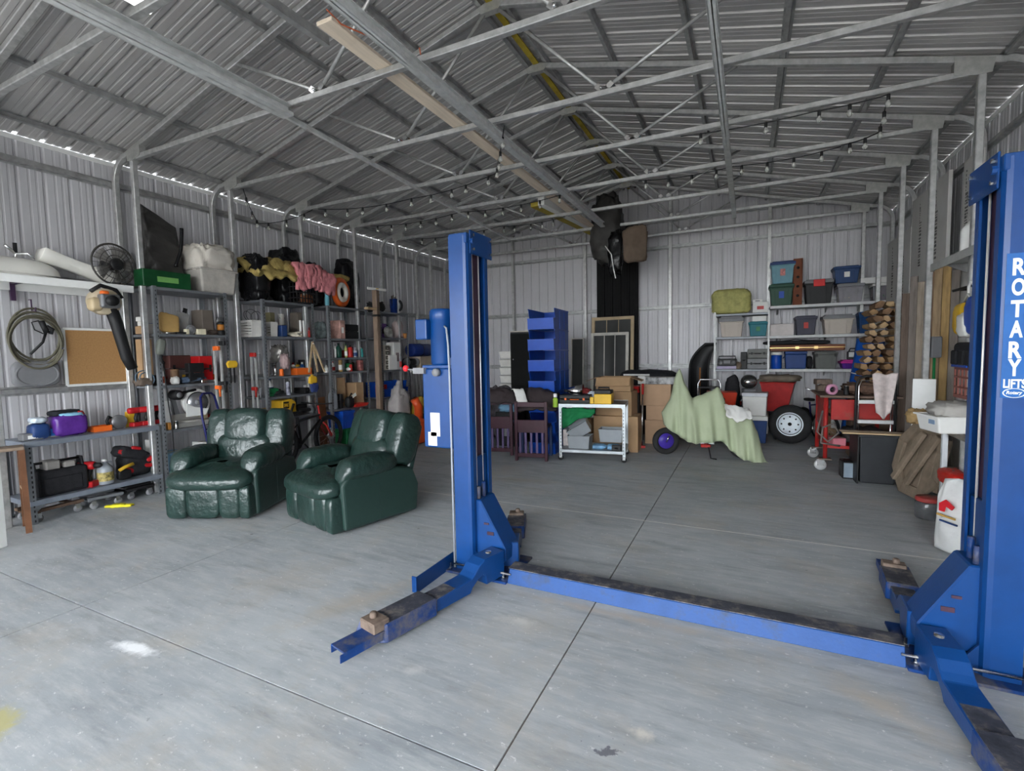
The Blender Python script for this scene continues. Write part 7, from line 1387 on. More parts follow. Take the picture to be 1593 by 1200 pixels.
# ============================================================ firewood, planks, foam boards along the right wall
rng = random.Random(11)
FW = [mat('firewood_a', (0.36, 0.22, 0.11), 0.8, 0, 0.3, 8, 0.3, 20), mat('firewood_b', (0.46, 0.31, 0.17), 0.8, 0, 0.3, 8, 0.3, 20), mat('firewood_c', (0.22, 0.13, 0.075), 0.85, 0, 0.3, 8, 0.3, 20)]
logs = []
for v in range(6):
    pts = [(0.075*cos(a)*rng.uniform(0.75, 1.1), 0.055*sin(a)*rng.uniform(0.75, 1.1)) for a in [2*pi*k/5+rng.uniform(-0.3, 0.3) for k in range(5)]]
    me = MB().prism([(a*0.94, b*0.92) for a, b in pts], -0.2, 0.2).mesh('firewood_log', 0.004); me.materials.append(FW[v % 3]); logs.append(me)
single('firewood_rack', MB().bb((-0.33, -0.2, 0.0), (0.33, 0.2, 0.86)).bb((-0.36, -0.22, 0.86), (0.36, 0.22, 0.90)), OLDWOOD, 'weathered timber crate carrying the firewood', 'crate', (1.70, 8.72, 0), 0, bevel=0.01)
zz = 0.955; row = 0; ORD = 'first second third fourth fifth sixth seventh eighth ninth tenth eleventh twelfth thirteenth fourteenth fifteenth'.split()
while zz < 2.28:
    x0 = 1.50+0.16*max(0, (zz-1.3))**1.0*0.8+0.04*(row % 2); x = x0
    col = 0
    while x < 1.99:
        o = bpy.data.objects.new('firewood_log', logs[rng.randrange(6)]); C.objects.link(o); o.location = (x+rng.uniform(-0.01, 0.01), 8.72+rng.uniform(-0.05, 0.05), zz); o.rotation_euler = (0, rng.uniform(-0.5, 0.5), rng.uniform(-0.08, 0.08))
        tag(o, 'split firewood log, %s from the left in the %s row from the bottom' % (ORD[col], ORD[row]), 'firewood', 'split firewood in the right-hand pile'); x += 0.138; col += 1
    zz += 0.098; row += 1
PL = [('pine_plank', (0.42, 0.30, 0.18)), ('grey_plank', (0.20, 0.17, 0.15)), ('brown_plank', (0.26, 0.16, 0.10)), ('yellow_plank', (0.50, 0.33, 0.14)), ('dark_plank', (0.13, 0.095, 0.075)), ('pale_plank', (0.34, 0.28, 0.22))]
PLL = ['narrow dark plank', 'grey weathered plank', 'pale sawn plank', 'wide brown plank', 'light pine plank', 'yellow pine plank', 'outermost grey plank']
for k in range(7):
    nm, c = PL[[4, 1, 5, 2, 0, 3, 1][k]]; x = 1.78+0.058*k; h = [2.30, 2.5, 2.42, 2.52, 2.56, 2.58, 2.5][k]
    single('plank', MB().box((0, 0, h/2), (0.075 if k != 3 else 0.09, 0.03, h), M=RX(-0.02)), mat(nm, c, 0.75, 0, 0.25, 5, 0.15, 20, stretch=(5, 5, 0.7)), PLL[k]+' upright in the row against the right-hand posts', 'plank', (x, 7.74-0.075*k, 0), rad(-22), 'planks standing by the right wall', bevel=0.003)
FOAM = mat('foam_board', (0.60, 0.585, 0.56), 0.7, 0, 0.06, 3)
INK = mat('board_ink', (0.09, 0.085, 0.085), 0.7)
for k, (y0, y1, zt, lb) in enumerate(((9.0, 10.3, 3.36, 'farther grey foam board with black print, behind the right-hand posts'), (7.55, 8.95, 3.70, 'nearer large grey foam board with black print, behind the right-hand posts'), (6.95, 7.40, 3.72, 'narrow grey foam board next to the plastic jugs shelf'))):
    t = thing('foam_board', lb, 'board', (2.12 if k < 2 else 2.21, (y0+y1)/2, 0), -pi/2); w_ = y1-y0
    part('sheet', MB().bb((-w_/2, -0.02, 0.02), (w_/2, 0.02, zt)), FOAM, t, 0.003)
    for j in range(2 if w_ > 0.6 else 1):
        mb = MB(); q = 0.12
        while q < 0.95:
            st = rng.uniform(0.012, 0.035); xx = -w_*0.22+j*w_*0.45
            for c in range(3 if q > 0.35 else 1): mb.bb((xx-0.04+0.03*c, -0.0225, zt-q-st), (xx-0.04+0.03*c+rng.uniform(0.010, 0.024), -0.0202, zt-q))
            q += st+rng.uniform(0.008, 0.03)
        part('print', mb, INK, t, kind='stuff')
# ============================================================ red welding table, bin, ladder
wt = thing('welding_table', 'red steel welding table on large casters', 'table', (1.30, 8.00, 0), rad(0))
RP = mat('worn_red', (0.38, 0.022, 0.020), 0.45, 0, 0.2, 6, dirt=(0.14, 0.07, 0.05), dirt_amt=0.3)
for sx in (-1, 1):
    for sy in (-1, 1):
        part('leg', MB().cyl((sx*0.36, sy*0.42, 0.16), (sx*0.36, sy*0.42, 0.98), 0.026, 10), RP, wt); part('foot_plate', MB().bb((sx*0.36-0.07, sy*0.42-0.06, 0.15), (sx*0.36+0.07, sy*0.42+0.06, 0.165)), RUSTY, wt)
        c = part('caster', MB().bb((sx*0.36-0.09, sy*0.42-0.03, 0.06), (sx*0.36-0.01, sy*0.42+0.03, 0.15)), STEEL, wt); part('wheel', MB().lathe([(0.06, -0.022), (0.072, -0.015), (0.072, 0.015), (0.06, 0.022)], 20, (sx*0.36-0.05, sy*0.42, 0.072), TO_Y), mat('pale_wheel', (0.50, 0.50, 0.50), 0.4, 0.3), c)
part('top', MB().bb((-0.44, -0.50, 0.98), (0.44, 0.50, 1.01)), mat('burnt_steel', (0.16, 0.11, 0.085), 0.6, 0.3, 0.3, 6), wt, 0.004); part('drawer_panel', MB().bb((-0.30, -0.40, 0.68), (0.34, -0.36, 0.95)), RP, wt, 0.006); part('side_panel', MB().bb((-0.375, -0.30, 0.55), (-0.355, 0.36, 0.97)), RP, wt, 0.004); part('lower_shelf', MB().bb((-0.36, -0.42, 0.30), (0.36, 0.42, 0.34)), RP, wt, 0.004)
part('gas_hose', MB().tube([(-0.40, -0.44, 0.80), (-0.46, -0.46, 0.52), (-0.34, -0.5, 0.40), (-0.22, -0.48, 0.52), (-0.28, -0.47, 0.64), (-0.40, -0.48, 0.58), (-0.42, -0.5, 0.38), (-0.2, -0.47, 0.345)], 0.012, 8), mat('grey_brown_hose', (0.14, 0.12, 0.11), 0.6), wt)
zt = 1.011
bag('heap of brown offcuts and rags on the welding table', (Vector((1.42, 7.86, zt)), 0, (0.5, 0.4, 0.15)), mat('offcuts', (0.15, 0.09, 0.065), 0.8, 0, 0.5, 12), 'offcut_heap', 'scrap', 0.7, 0.16, 0.12, 5); single('pink_tape', MB().lathe([(0.04, -0.03), (0.07, -0.03), (0.07, 0.03), (0.04, 0.03), (0.04, -0.03)], 20, (0, 0, 0.07), TO_Y, caps=False), mat('pink_tape', (0.65, 0.30, 0.45), 0.5), 'pink roll of tape standing on the welding table', 'tape', (1.0, 7.62, zt), rad(25)); bottle('small black can on the welding table beside the pink tape', (Vector((1.17, 7.66, zt)), 0, (0.06, 0.06, 0.12)), BLACK, STEEL, 'black_can', None, 'can')
t = thing('bench_vice', 'rusty steel vice block on the welding table', 'vice', (0.98, 8.28, zt), rad(10)); part('base', MB().bb((-0.08, -0.06, 0), (0.08, 0.06, 0.09)), RUSTY, t, 0.008); part('jaw', MB().bb((-0.10, -0.08, 0.09), (0.10, 0.08, 0.17)), RUSTY, t, 0.008); part('screw', MB().cyl((-0.12, -0.2, 0.1), (0.05, 0.1, 0.1), 0.014, 8), STEEL, t)
bag('grey tarp and black rags on the lower shelf of the welding table', (Vector((1.40, 7.84, 0.341)), 0, (0.46, 0.5, 0.22)), mat('sooty_cloth', (0.055, 0.05, 0.05), 0.8, 0, 0.4), 'rag_heap', 'rags', 0.65, 0.12, 0.1, 8); carton('small pink packet on the lower shelf of the welding table', (Vector((1.08, 7.62, 0.341)), 0.3, (0.16, 0.12, 0.10)), mat('pink_packet', (0.55, 0.18, 0.22), 0.6), 'pink_packet')
t = thing('black_bin', 'large black plastic bin with boards laid across it', 'bin', (1.40, 7.18, 0), rad(2)); part('body', MB().box((0, 0, 0.29), (0.38, 0.36, 0.58), taper=0.90), mat('bin_black', (0.035, 0.037, 0.041), 0.35), t, 0.02, 2); part('rim', MB().bb((-0.20, -0.19, 0.56), (0.20, 0.19, 0.59)), MATS['bin_black'], t, 0.006); part('side_board', MB().bb((-0.215, -0.21, 0.0), (-0.20, 0.21, 0.585)), BLACK, t)
for k in range(2): single('lath', MB().bb((-0.36, -0.035, 0), (0.30, 0.035, 0.018)), [WOOD, OLDWOOD][k], ['pale wooden lath lying across the black bin', 'darker lath under the step ladder on the black bin'][k], 'lath', (1.40, 7.04+0.16*k, 0.592), rad(3-4*k), 'laths on the black bin', bevel=0.003)
t = thing('battery_charger', 'small grey box with a clear front on the floor beside the black bin', 'charger', (1.14, 7.26, 0), rad(3)); part('case', MB().bb((-0.07, -0.10, 0), (0.07, 0.10, 0.22)), BLACK, t, 0.01); part('front', MB().bb((-0.055, -0.104, 0.02), (0.055, -0.099, 0.2)), mat('pale_blue_plastic', (0.22, 0.27, 0.32), 0.3), t); part('handle', MB().tube([(-0.05, 0, 0.22), (-0.05, 0, 0.25), (0.05, 0, 0.25), (0.05, 0, 0.22)], 0.008, 6), BLACK, t)
t = thing('step_ladder', 'black and silver step ladder standing behind the black bin', 'step ladder', (1.44, 7.43, 0), rad(3))
part('front_hoop', MB().tube([(-0.21, -0.02, 0), (-0.20, 0.0, 1.16), (-0.17, 0.005, 1.24), (-0.10, 0.01, 1.27), (0.10, 0.01, 1.27), (0.17, 0.005, 1.24), (0.20, 0.0, 1.16), (0.21, -0.02, 0)], 0.017, 8), BLACK, t); part('silver_edge', MB().tube([(-0.185, -0.035, 0.05), (-0.178, -0.018, 1.14), (-0.15, -0.012, 1.215), (0.15, -0.012, 1.215), (0.178, -0.018, 1.14), (0.185, -0.035, 0.05)], 0.007, 6), STEEL, t)
for z in (0.44, 0.70, 0.95): part('tread', MB().bb((-0.185, -0.045, z-0.025), (0.185, 0.012, z+0.02)), mat('tread_white', (0.66, 0.66, 0.66), 0.4, 0.3), t, 0.004)
part('rear_leg', MB().tube([(-0.17, 0.02, 1.0), (-0.17, 0.02, 0.0)], 0.012, 6), STEEL, t); part('rear_leg', MB().tube([(0.17, 0.02, 1.0), (0.17, 0.02, 0.0)], 0.012, 6), STEEL, t)
single('patterned_cloth', MB().cloth(lambda u, v: (-0.15+0.26*u*(1-0.45*v)+0.05*v, -0.035-0.02*sin(7*u)-0.015*v, 0.02-0.48*v-0.07*sin(pi*u)*v+0.012*sin(9*u)), 16, 20, 0.012), mat('floral_cloth', (0.60, 0.52, 0.50), 0.8, 0, 0.2, 14), 'pale floral cloth hung over the top of the step ladder', 'cloth', (1.54, 7.42, 1.28), rad(3))
# ============================================================ right-hand rack by the lift
rk = thing('storage_rack', 'white-legged storage rack along the right wall behind the lift column', 'rack', (1.98, 5.10, 0), -pi/2)
for x in (-0.9, 0.86):
    for y in (-0.26, 0.26): part('leg', MB().bb((x-0.022, y-0.022, 0), (x+0.022, y+0.022, 0.83)), mat('leg_white', (0.60, 0.62, 0.64), 0.45), rk, 0.003)
part('deck', MB().bb((-0.92, -0.28, 0.80), (0.90, 0.28, 0.84)), mat('grey_board', (0.25, 0.22, 0.19), 0.7, 0, 0.2), rk, 0.003); part('lower_deck', MB().bb((-0.90, -0.26, 0.44), (0.88, 0.26, 0.47)), MATS['grey_board'], rk, 0.003)
part('upper_frame', MB().bb((-0.92, -0.02, 1.14), (0.90, 0.28, 1.17)), MATS['grey_board'], rk, 0.003)
for x in (-0.9, 0.86): part('upright', MB().bb((x-0.02, 0.22, 0.83), (x+0.02, 0.26, 1.15)), OLDWOOD, rk); part('upright', MB().bb((x-0.02, 0.0, 0.83), (x+0.02, 0.03, 1.15)), OLDWOOD, rk)
t = thing('high_shelf', 'pale steel shelf high on the right wall carrying plastic jugs', 'shelf', (1.99, 5.85, 2.49), -pi/2); part('board', MB().bb((-0.75, -0.26, -0.03), (0.85, 0.26, 0.0)), mat('pale_steel', (0.52, 0.52, 0.50), 0.4, 0.3), t, 0.003); part('front_lip', MB().bb((-0.75, -0.275, -0.075), (0.85, -0.262, 0.0)), MATS['pale_steel'], t)
for x in (-0.6, 0.6): part('bracket', MB().prism([(-0.2, -0.03), (0.3, -0.03), (0.3, -0.3)], x-0.01, x+0.01, 'x'), GALV_D, t)
bottle('white plastic jug on the high right shelf', (Vector((1.86, 5.98, 2.492)), -pi/2, (0.19, 0.19, 0.34)), PAPER, WHITE, 'white_jug', None, 'jug'); bottle('brown and red fuel jug on the high right shelf', (Vector((1.90, 5.66, 2.492)), -pi/2, (0.2, 0.2, 0.36)), mat('red_brown', (0.25, 0.07, 0.05), 0.45), BLACK, 'fuel_jug', None, 'jug')
# basin with cloth on the deck
t = thing('wash_basin', 'white plastic wash tub holding a grey cloth', 'tub', (1.70, 5.78, 0.842), rad(-78)); part('tub', MB().box((0, 0, 0.075), (0.36, 0.40, 0.15), taper=0.88), PAPER, t, 0.015, 2); part('rim', MB().bar([(-0.185, -0.205, 0.15), (0.185, -0.205, 0.15), (0.185, 0.205, 0.15), (-0.185, 0.205, 0.15)], 0.025, 0.014, up=(0, 0, 1), closed=True), PAPER, t); part('label', MB().bb((0.03, -0.196, 0.08), (0.12, -0.192, 0.12)), mat('label_blue', (0.25, 0.35, 0.5), 0.5), t)
single('grey_dust_cloth', MB().blob((0, 0, 0.06), (0.36, 0.34, 0.15), 5, 0.6, 0.12, 5, fold=0.12), mat('dust_cloth', (0.42, 0.40, 0.37), 0.85, 0, 0.1, 5, 0.3, 12), 'crumpled grey dust sheet in the white wash tub', 'cloth', (1.71, 5.78, 0.985), rad(-78))
milk_crate('reddish brown plastic crate above the wash tub', (Vector((1.86, 5.56, 1.172)), -pi/2, (0.50, 0.28, 0.27)), mat('brick_plastic', (0.26, 0.09, 0.07), 0.5), 0, 6, 3)
t = thing('tool_bag', 'black multi-pocket tool bag on the reddish crate', 'tool bag', (1.84, 5.54, 1.445), -pi/2); part('body', MB().bb((-0.26, -0.15, 0), (0.26, 0.15, 0.22)), FAB, t, 0.04, 3)
for k in range(3): part('pocket', MB().bb((-0.22+0.16*k, -0.175, 0.02), (-0.10+0.16*k, -0.148, 0.15)), FAB, t, 0.01)
part('handle', MB().tube([(-0.15, 0, 0.2), (-0.12, 0, 0.28), (0.12, 0, 0.28), (0.15, 0, 0.2)], 0.012, 6), BLACK, t); part('blue_strap', MB().bb((-0.24, -0.16, -0.0), (0.1, -0.15, 0.02)), BINBLUE, t)
t = thing('hanging_bag', 'yellow, white and blue sports bag on white hangers, right wall', 'bag', (1.78, 5.66, 1.74), -pi/2)
part('yellow_panel', MB().blob((-0.14, 0, 0.14), (0.24, 0.16, 0.28), 3, 0.5, 0.05, fold=0.05), YELLOW, t); part('white_panel', MB().blob((0.0, -0.02, 0.08), (0.2, 0.15, 0.22), 4, 0.5, 0.05, fold=0.05), PAPER, t); part('blue_panel', MB().blob((0.16, 0, 0.15), (0.30, 0.17, 0.34), 5, 0.5, 0.05, fold=0.05), BINBLUE, t)
for x in (-0.12, 0.08): part('hanger', MB().tube([(x-0.13, 0, 0.27), (x, 0, 0.36), (x+0.13, 0, 0.27)], 0.012, 8).tube([(x, 0, 0.36), (x, 0, 0.42), (x+0.05, 0, 0.47), (x+0.10, 0, 0.43)], 0.010, 8), PAPER, t)
part('rail', MB().cyl((-0.55, 0.02, 0.43), (0.7, 0.02, 0.43), 0.014, 8).bb((-0.5, 0.02, 0.42), (-0.48, 0.5, 0.44)).bb((0.6, 0.02, 0.42), (0.62, 0.5, 0.44)), BLACK, t)
bag('yellow raincoat hanging under the high shelf on the right', (Vector((2.0, 4.80, 1.92)), -pi/2, (0.30, 0.14, 0.42)), mat('rain_yellow', (0.62, 0.46, 0.03), 0.4, 0, 0.1, 4, 0.4, 12), 'raincoat', 'coat', 0.5, 0.06, 0.08, 6)
# under the rack
milk_crate('grey plastic crate on the lower deck of the right rack', (Vector((1.94, 5.62, 0.473)), -pi/2, (0.22, 0.24, 0.20)), mat('slate_plastic', (0.10, 0.11, 0.14), 0.5), 0, 4, 4); tote('clear container with a lime lid on the lower deck', (Vector((1.88, 5.30, 0.472)), -pi/2, (0.26, 0.24, 0.22)), mat('milky_plastic', (0.40, 0.46, 0.48), 0.3), mat('lime', (0.35, 0.55, 0.06), 0.4)); bag('red plastic sack sagging over the lower deck edge', (Vector((1.70, 5.68, 0.36)), -pi/2, (0.42, 0.16, 0.14)), mat('scarlet', (0.60, 0.03, 0.02), 0.4), 'red_sack', 'sack', 0.6, 0.08, 0.08, 4)
milk_crate('cream slatted crate on the floor under the right rack', (Vector((2.02, 6.34, 0)), -pi/2, (0.34, 0.28, 0.26)), mat('cream_crate', (0.48, 0.40, 0.30), 0.6), 0, 9, 2)
t = thing('plastic_jar', 'big clear jar with a red lid full of dark bits, on the floor', 'jar', (1.56, 5.80, 0), 0); part('contents', MB().lathe([(0.085, 0.006), (0.092, 0.02), (0.092, 0.11), (0.06, 0.12)], 20), mat('dark_bits', (0.03, 0.028, 0.028), 0.5, 0, 0.8, 40), t); part('glass', MB().lathe([(0.09, 0), (0.10, 0.012), (0.10, 0.15), (0.088, 0.17)], 24), mat('jar_clear', (0.75, 0.78, 0.80), 0.05, 0, 0.02, trans=0.9), t); part('lid', MB().lathe([(0.095, 0.165), (0.098, 0.17), (0.098, 0.20), (0.09, 0.205)], 24), mat('dull_red', (0.35, 0.05, 0.045), 0.4), t)
# white sack
t = thing('feed_sack', 'white woven sack with a red logo leaning at the lift column', 'sack', (1.52, 4.86, 0), rad(-60))
mb = MB()
def sk(u, v):
    a = 2*pi*u; pw = lambda q, e: math.copysign(abs(q)**e, q); f = 1.0 if 0.03 < v < 0.97 else 0.25; z = 0.60*v
    k = (1-0.30*max(0, v-0.6)*2.0)*f
    return Vector((0.17*pw(cos(a), 0.6)*k+0.014*mnoise.noise(Vector((cos(a)*2, sin(a)*2, z*9))), 0.10*pw(sin(a), 0.7)*k*(1.15-0.4*v)+0.02*mnoise.noise(Vector((cos(a)*3, z*7, sin(a)*3))), z))
mb.grid(sk, 36, 24, cu=True); part('sack', mb, mat('woven_white', (0.66, 0.66, 0.65), 0.5, 0, 0.06, 5, 0.4, 12), t)
part('red_logo', MB().prism([(-0.07, 0.40), (-0.02, 0.44), (0.05, 0.40), (0.03, 0.37), (-0.02, 0.39), (-0.03, 0.34), (-0.07, 0.34)], -0.128, -0.118), mat('logo_red', (0.62, 0.02, 0.03), 0.5), t); part('print_line', MB().bb((-0.09, -0.128, 0.30), (0.06, -0.120, 0.315)), mat('print_ochre', (0.50, 0.30, 0.08), 0.6), t); part('print_line', MB().bb((-0.06, -0.132, 0.26), (0.08, -0.122, 0.272)), NAVY, t)
# round wooden table top leaning on the rack
t = thing('round_table_top', 'weathered octagonal wooden table top leaning upright on the floor', 'table top', (1.58, 6.46, 0.0), rad(-76)); t.rotation_euler = (-0.20, 0, rad(-76))
TW = mat('driftwood', (0.22, 0.17, 0.125), 0.8, 0, 0.3, 5, 0.25, 18)
Rr = 0.44
for k in range(8):
    a0, a1 = 2*pi*(k+0.5)/8, 2*pi*(k+1.5)/8
    part('rim_board', MB().prism([(Rr*cos(a0), Rr+Rr*sin(a0)), (Rr*cos(a1), Rr+Rr*sin(a1)), (Rr*0.72*cos(a1), Rr+Rr*0.72*sin(a1)), (Rr*0.72*cos(a0), Rr+Rr*0.72*sin(a0))], -0.035, 0.0), TW, t, 0.004)
for k in range(5):
    x = -0.30+0.15*k; hh = math.sqrt(max(0.01, (Rr*0.92)**2-x*x)); part('top_slat', MB().bb((x-0.07, 0.0, Rr-hh), (x+0.07, 0.02, Rr+hh)), TW, t, 0.003)
for s in (-1, 1): part('rail', MB().box((s*0.12, -0.055, Rr), (0.07, 0.04, Rr*1.5), M=RY(0.5)), TW, t, 0.006)
bag('tan glove and rope bundle hung on top of the round table top', (Vector((1.66, 6.56, 0.80)), 0, (0.22, 0.16, 0.16)), mat('tan_glove', (0.42, 0.28, 0.13), 0.8), 'work_glove', 'glove', 0.8, 0.14, 0.12, 4)
single('white_panel_board', MB().bb((-0.10, -0.012, 0), (0.10, 0.012, 1.27)), WHITE, 'clean white upright board in front of the planks', 'board', (1.77, 6.86, 0), rad(-14), bevel=0.004)
t = thing('push_broom', 'broom with a green handle upright by the planks', 'broom', (1.90, 7.02, 0), 0.2); part('handle', MB().cyl((0, 0, 0.0), (0, 0.02, 1.52), 0.014, 8), mat('broom_green', (0.02, 0.22, 0.07), 0.5), t); part('bristles', MB().bb((-0.05, -0.03, 1.50), (0.05, 0.06, 1.74)), GREY, t, 0.01)
# ============================================================ the many small things on the shelves
MM = dict(k=BLACK, g=GREY, w=PAPER, r=RED, o=ORANGE, y=YELLOW, b=mat('mid_blue', (0.02, 0.09, 0.30), 0.4), n=NAVY, s=STEEL, c=CARD, d=mat('dark_brown', (0.07, 0.05, 0.04), 0.6), e=GREEN, t=TAN, l=mat('sky_plastic', (0.20, 0.38, 0.55), 0.4), p=mat('violet_plastic', (0.12, 0.05, 0.22), 0.4))
def mini(kind, label, loc, rz, s, m, m2=None):
    w, d, h = s; a = MM[m]; b = MM[m2 or 'k']; nm = label.split(',')[0]
    if kind == 'can': return bottle(label, (loc, rz, s), a, b, 'tin', None, 'can')
    if kind == 'spray': return bottle(label, (loc, rz, s), a, b, 'spray_can', None, 'spray')
    if kind == 'bottle': return bottle(label, (loc, rz, s), a, b, 'bottle', MM['w'] if m != 'w' else b, 'round')
    if kind == 'box': return carton(label, (loc, rz, s), a, 'small_box', sticker=b)
    if kind == 'rag': return bag(label, (loc, rz, s), a, 'rag', 'rag', 0.75, 0.14, 0.12, int(loc.y*10))
    if kind == 'roll':
        return single('tape_roll', MB().lathe([(w*0.3, 0), (w*0.5, 0), (w*0.5, h), (w*0.3, h), (w*0.3, 0)], 18, caps=False), a, label, 'tape', loc, rz)
    if kind == 'tool':
        t = thing('hand_tool', label, 'tool', loc, rz); part('handle', MB().tube([(-w/2, 0, h*0.4), (0, 0, h*0.5)], h*0.32, 8), a, t); part('head', MB().bb((0, -d*0.3, h*0.1), (w/2, d*0.3, h*0.9)), b, t, h*0.1); return t
    if kind == 'power':
        t = thing('power_tool', label, 'power tool', loc, rz); part('body', MB().blob((0, 0, h*0.5), (w, d*0.6, h*0.6), 3, 0.6, 0.02, 4, 20, 12), a, t); part('grip', MB().tube([(-w*0.2, 0, h*0.5), (-w*0.3, 0, 0.02)], d*0.16, 8), b, t); part('foot', MB().bb((-w*0.5, -d*0.3, 0), (0.0, d*0.3, h*0.22)), a, t, 0.006); part('nose', MB().cyl((w*0.4, 0, h*0.55), (w*0.62, 0, h*0.55), d*0.16, 10), b, t); return t
    if kind == 'coil':
        return single('cable_coil', MB().torus((0, 0, h*0.5), w*0.36, h*0.22, RX(0.25), 22, 6).torus((0.01, 0, h*0.55), w*0.33, h*0.2, RX(-0.2), 22, 6), a, label, 'cable', loc, rz)
def ms(kind, label, x, X, z, s, m, m2=None, y=None):
    q = P(x, y or 560, X=X); q.z = z; return mini(kind, label, q, pi/2, s, m, m2)
# first unit
ms('tool', 'black-handled hammer on the third shelf of the first unit', 312, -6.52, z3, (0.24, 0.08, 0.045), 'k', 's', 590); ms('tool', 'red-handled pliers near the far post of the first unit', 326, -6.55, z3, (0.2, 0.07, 0.04), 'r', 's', 590); ms('power', 'black cordless sander on the third shelf of the first unit', 242, -6.72, z3, (0.2, 0.12, 0.16), 'k', 'r', 585)
ms('box', 'grey drill-bit box on the third shelf of the first unit', 284, -6.84, z3, (0.16, 0.1, 0.18), 'g', 'y', 580); ms('coil', 'dark orange extension cable coil on the third shelf of the first unit', 322, -6.80, z3, (0.26, 0.2, 0.12), 'o', None, 585)
ms('can', 'white filler tub on the upper shelf of the first unit', 240, -6.80, z4, (0.13, 0.13, 0.14), 'w', 'b', 510); ms('rag', 'brown rag on the upper shelf of the first unit', 330, -6.66, z4, (0.2, 0.16, 0.07), 'd', None, 515); ms('tool', 'steel angle square on the upper shelf of the first unit', 274, -6.52, z4, (0.24, 0.06, 0.03), 's', 'k', 518)
ms('box', 'red socket set box on the fourth shelf of the first unit', 318, -6.86, z2, (0.3, 0.16, 0.1), 'r', 'w', 650); ms('can', 'yellow grease tin on the fourth shelf of the first unit', 336, -6.62, z2, (0.11, 0.11, 0.13), 'y', 's', 655); ms('box', 'dark parts crate on the lowest shelf of the first unit', 345, -6.70, 0.152, (0.34, 0.3, 0.24), 'k', 'g', 730); ms('box', 'blue and white box on the lowest shelf of the first unit', 268, -6.70, 0.152, (0.26, 0.3, 0.3), 'l', 'w', 740)
# second unit
ms('bottle', 'clear blue cleaner bottle behind the baskets on the second unit', 440, -6.86, u4, (0.09, 0.09, 0.26), 'l', 'w', 505); ms('box', 'dark red carton behind the rope on the second unit', 470, -6.86, u4, (0.2, 0.14, 0.18), 'r', 'k', 510)
ms('can', 'silver thinner tin on the orange tray shelf', 428, -6.80, u3, (0.12, 0.12, 0.2), 's', 'k', 575); ms('spray', 'white spray can behind the orange tray', 456, -6.76, u3, (0.07, 0.07, 0.2), 'w', 'r', 570); ms('spray', 'yellow spray can behind the orange tray', 463, -6.78, u3, (0.07, 0.07, 0.2), 'y', 'k', 570); ms('spray', 'blue spray can behind the orange tray', 470, -6.76, u3, (0.07, 0.07, 0.2), 'b', 'w', 570); ms('box', 'black switch box behind the orange tray', 474, -6.80, u3, (0.16, 0.14, 0.24), 'k', 'w', 565)
ms('power', 'dark green jigsaw on the tin shelf of the second unit', 424, -6.60, u2, (0.22, 0.12, 0.16), 'e', 'k', 610); ms('box', 'grey junction box on the tin shelf of the second unit', 470, -6.80, u2, (0.18, 0.16, 0.2), 'g', 'w', 605); ms('power', 'black and yellow router on the bottom shelf of the second unit', 470, -6.70, u1, (0.24, 0.16, 0.2), 'k', 'y', 640); ms('power', 'yellow hammer drill at the near end of the bottom shelf', 412, -6.74, u1, (0.26, 0.16, 0.2), 'y', 'k', 640)
ms('bottle', 'white detergent bottle at the near end of the tin shelf', 420, -6.80, u2, (0.10, 0.10, 0.26), 'w', 'n', 600)
# third unit
ms('bottle', 'amber varnish bottle on the tins shelf of the third unit', 548, -6.78, v3, (0.09, 0.09, 0.2), 'd', 'k', 545); ms('can', 'red rust-paint tin at the back of the tins shelf', 536, -6.80, v3, (0.12, 0.12, 0.14), 'r', 's', 545); ms('can', 'black stain tin at the back of the tins shelf', 524, -6.80, v3, (0.12, 0.12, 0.16), 'k', 's', 545); ms('bottle', 'violet cleaner bottle at the back of the tins shelf', 549, -6.82, v3, (0.09, 0.09, 0.22), 'p', 'w', 545)
ms('can', 'green paint tin on the lower tins shelf', 543, -6.72, v2, (0.14, 0.14, 0.15), 'e', 's', 575); ms('spray', 'red spray can on the lower tins shelf', 546, -6.54, v2, (0.06, 0.06, 0.15), 'r', 'k', 575); ms('bottle', 'slim white bottle on the lower tins shelf', 518, -6.66, v2, (0.08, 0.08, 0.18), 'w', 'r', 575); ms('can', 'brown primer tin on the lower tins shelf', 553, -6.78, v2, (0.15, 0.15, 0.16), 'd', 's', 575)
ms('box', 'grey flat case at the back of the third unit upper shelf', 522, -6.90, v4, (0.2, 0.1, 0.26), 'g', 'k', 515); ms('coil', 'black hose coil on the lower deck of the third unit', 553, -6.84, v1, (0.3, 0.2, 0.14), 'k', None, 625)
# fourth unit
ms('bottle', 'teal coolant bottle on the last shelf unit', 602, -6.78, k4, (0.12, 0.12, 0.28), 'l', 'k', 515); ms('box', 'purple carton at the back of the last shelf unit', 592, -6.84, k4, (0.2, 0.16, 0.3), 'p', 'k', 515); ms('coil', 'dark cable coil on the last shelf unit', 622, -6.80, k3, (0.3, 0.2, 0.16), 'k', None, 565); ms('power', 'dark drill press head on the white worktop', 633, -6.84, 1.342, (0.26, 0.18, 0.28), 'k', 'r', 560); ms('can', 'small white pot on the white worktop', 668, -6.58, 1.342, (0.12, 0.12, 0.14), 'w', 'k', 565); ms('box', 'black parts case at the rear of the white worktop', 676, -6.82, 1.342, (0.3, 0.24, 0.2), 'k', 'g', 560)
ms('box', 'red tool chest on the floor under the last shelf unit', 612, -6.70, 0.0, (0.5, 0.36, 0.34), 'r', 'k', 650); ms('box', 'black battery crate on the floor under the white worktop', 648, -6.70, 0.0, (0.5, 0.4, 0.4), 'k', 'g', 650); ms('coil', 'yellow strap coil in front of the red jerry can', 646, -6.10, 0.0, (0.3, 0.2, 0.16), 'y', None, 640)
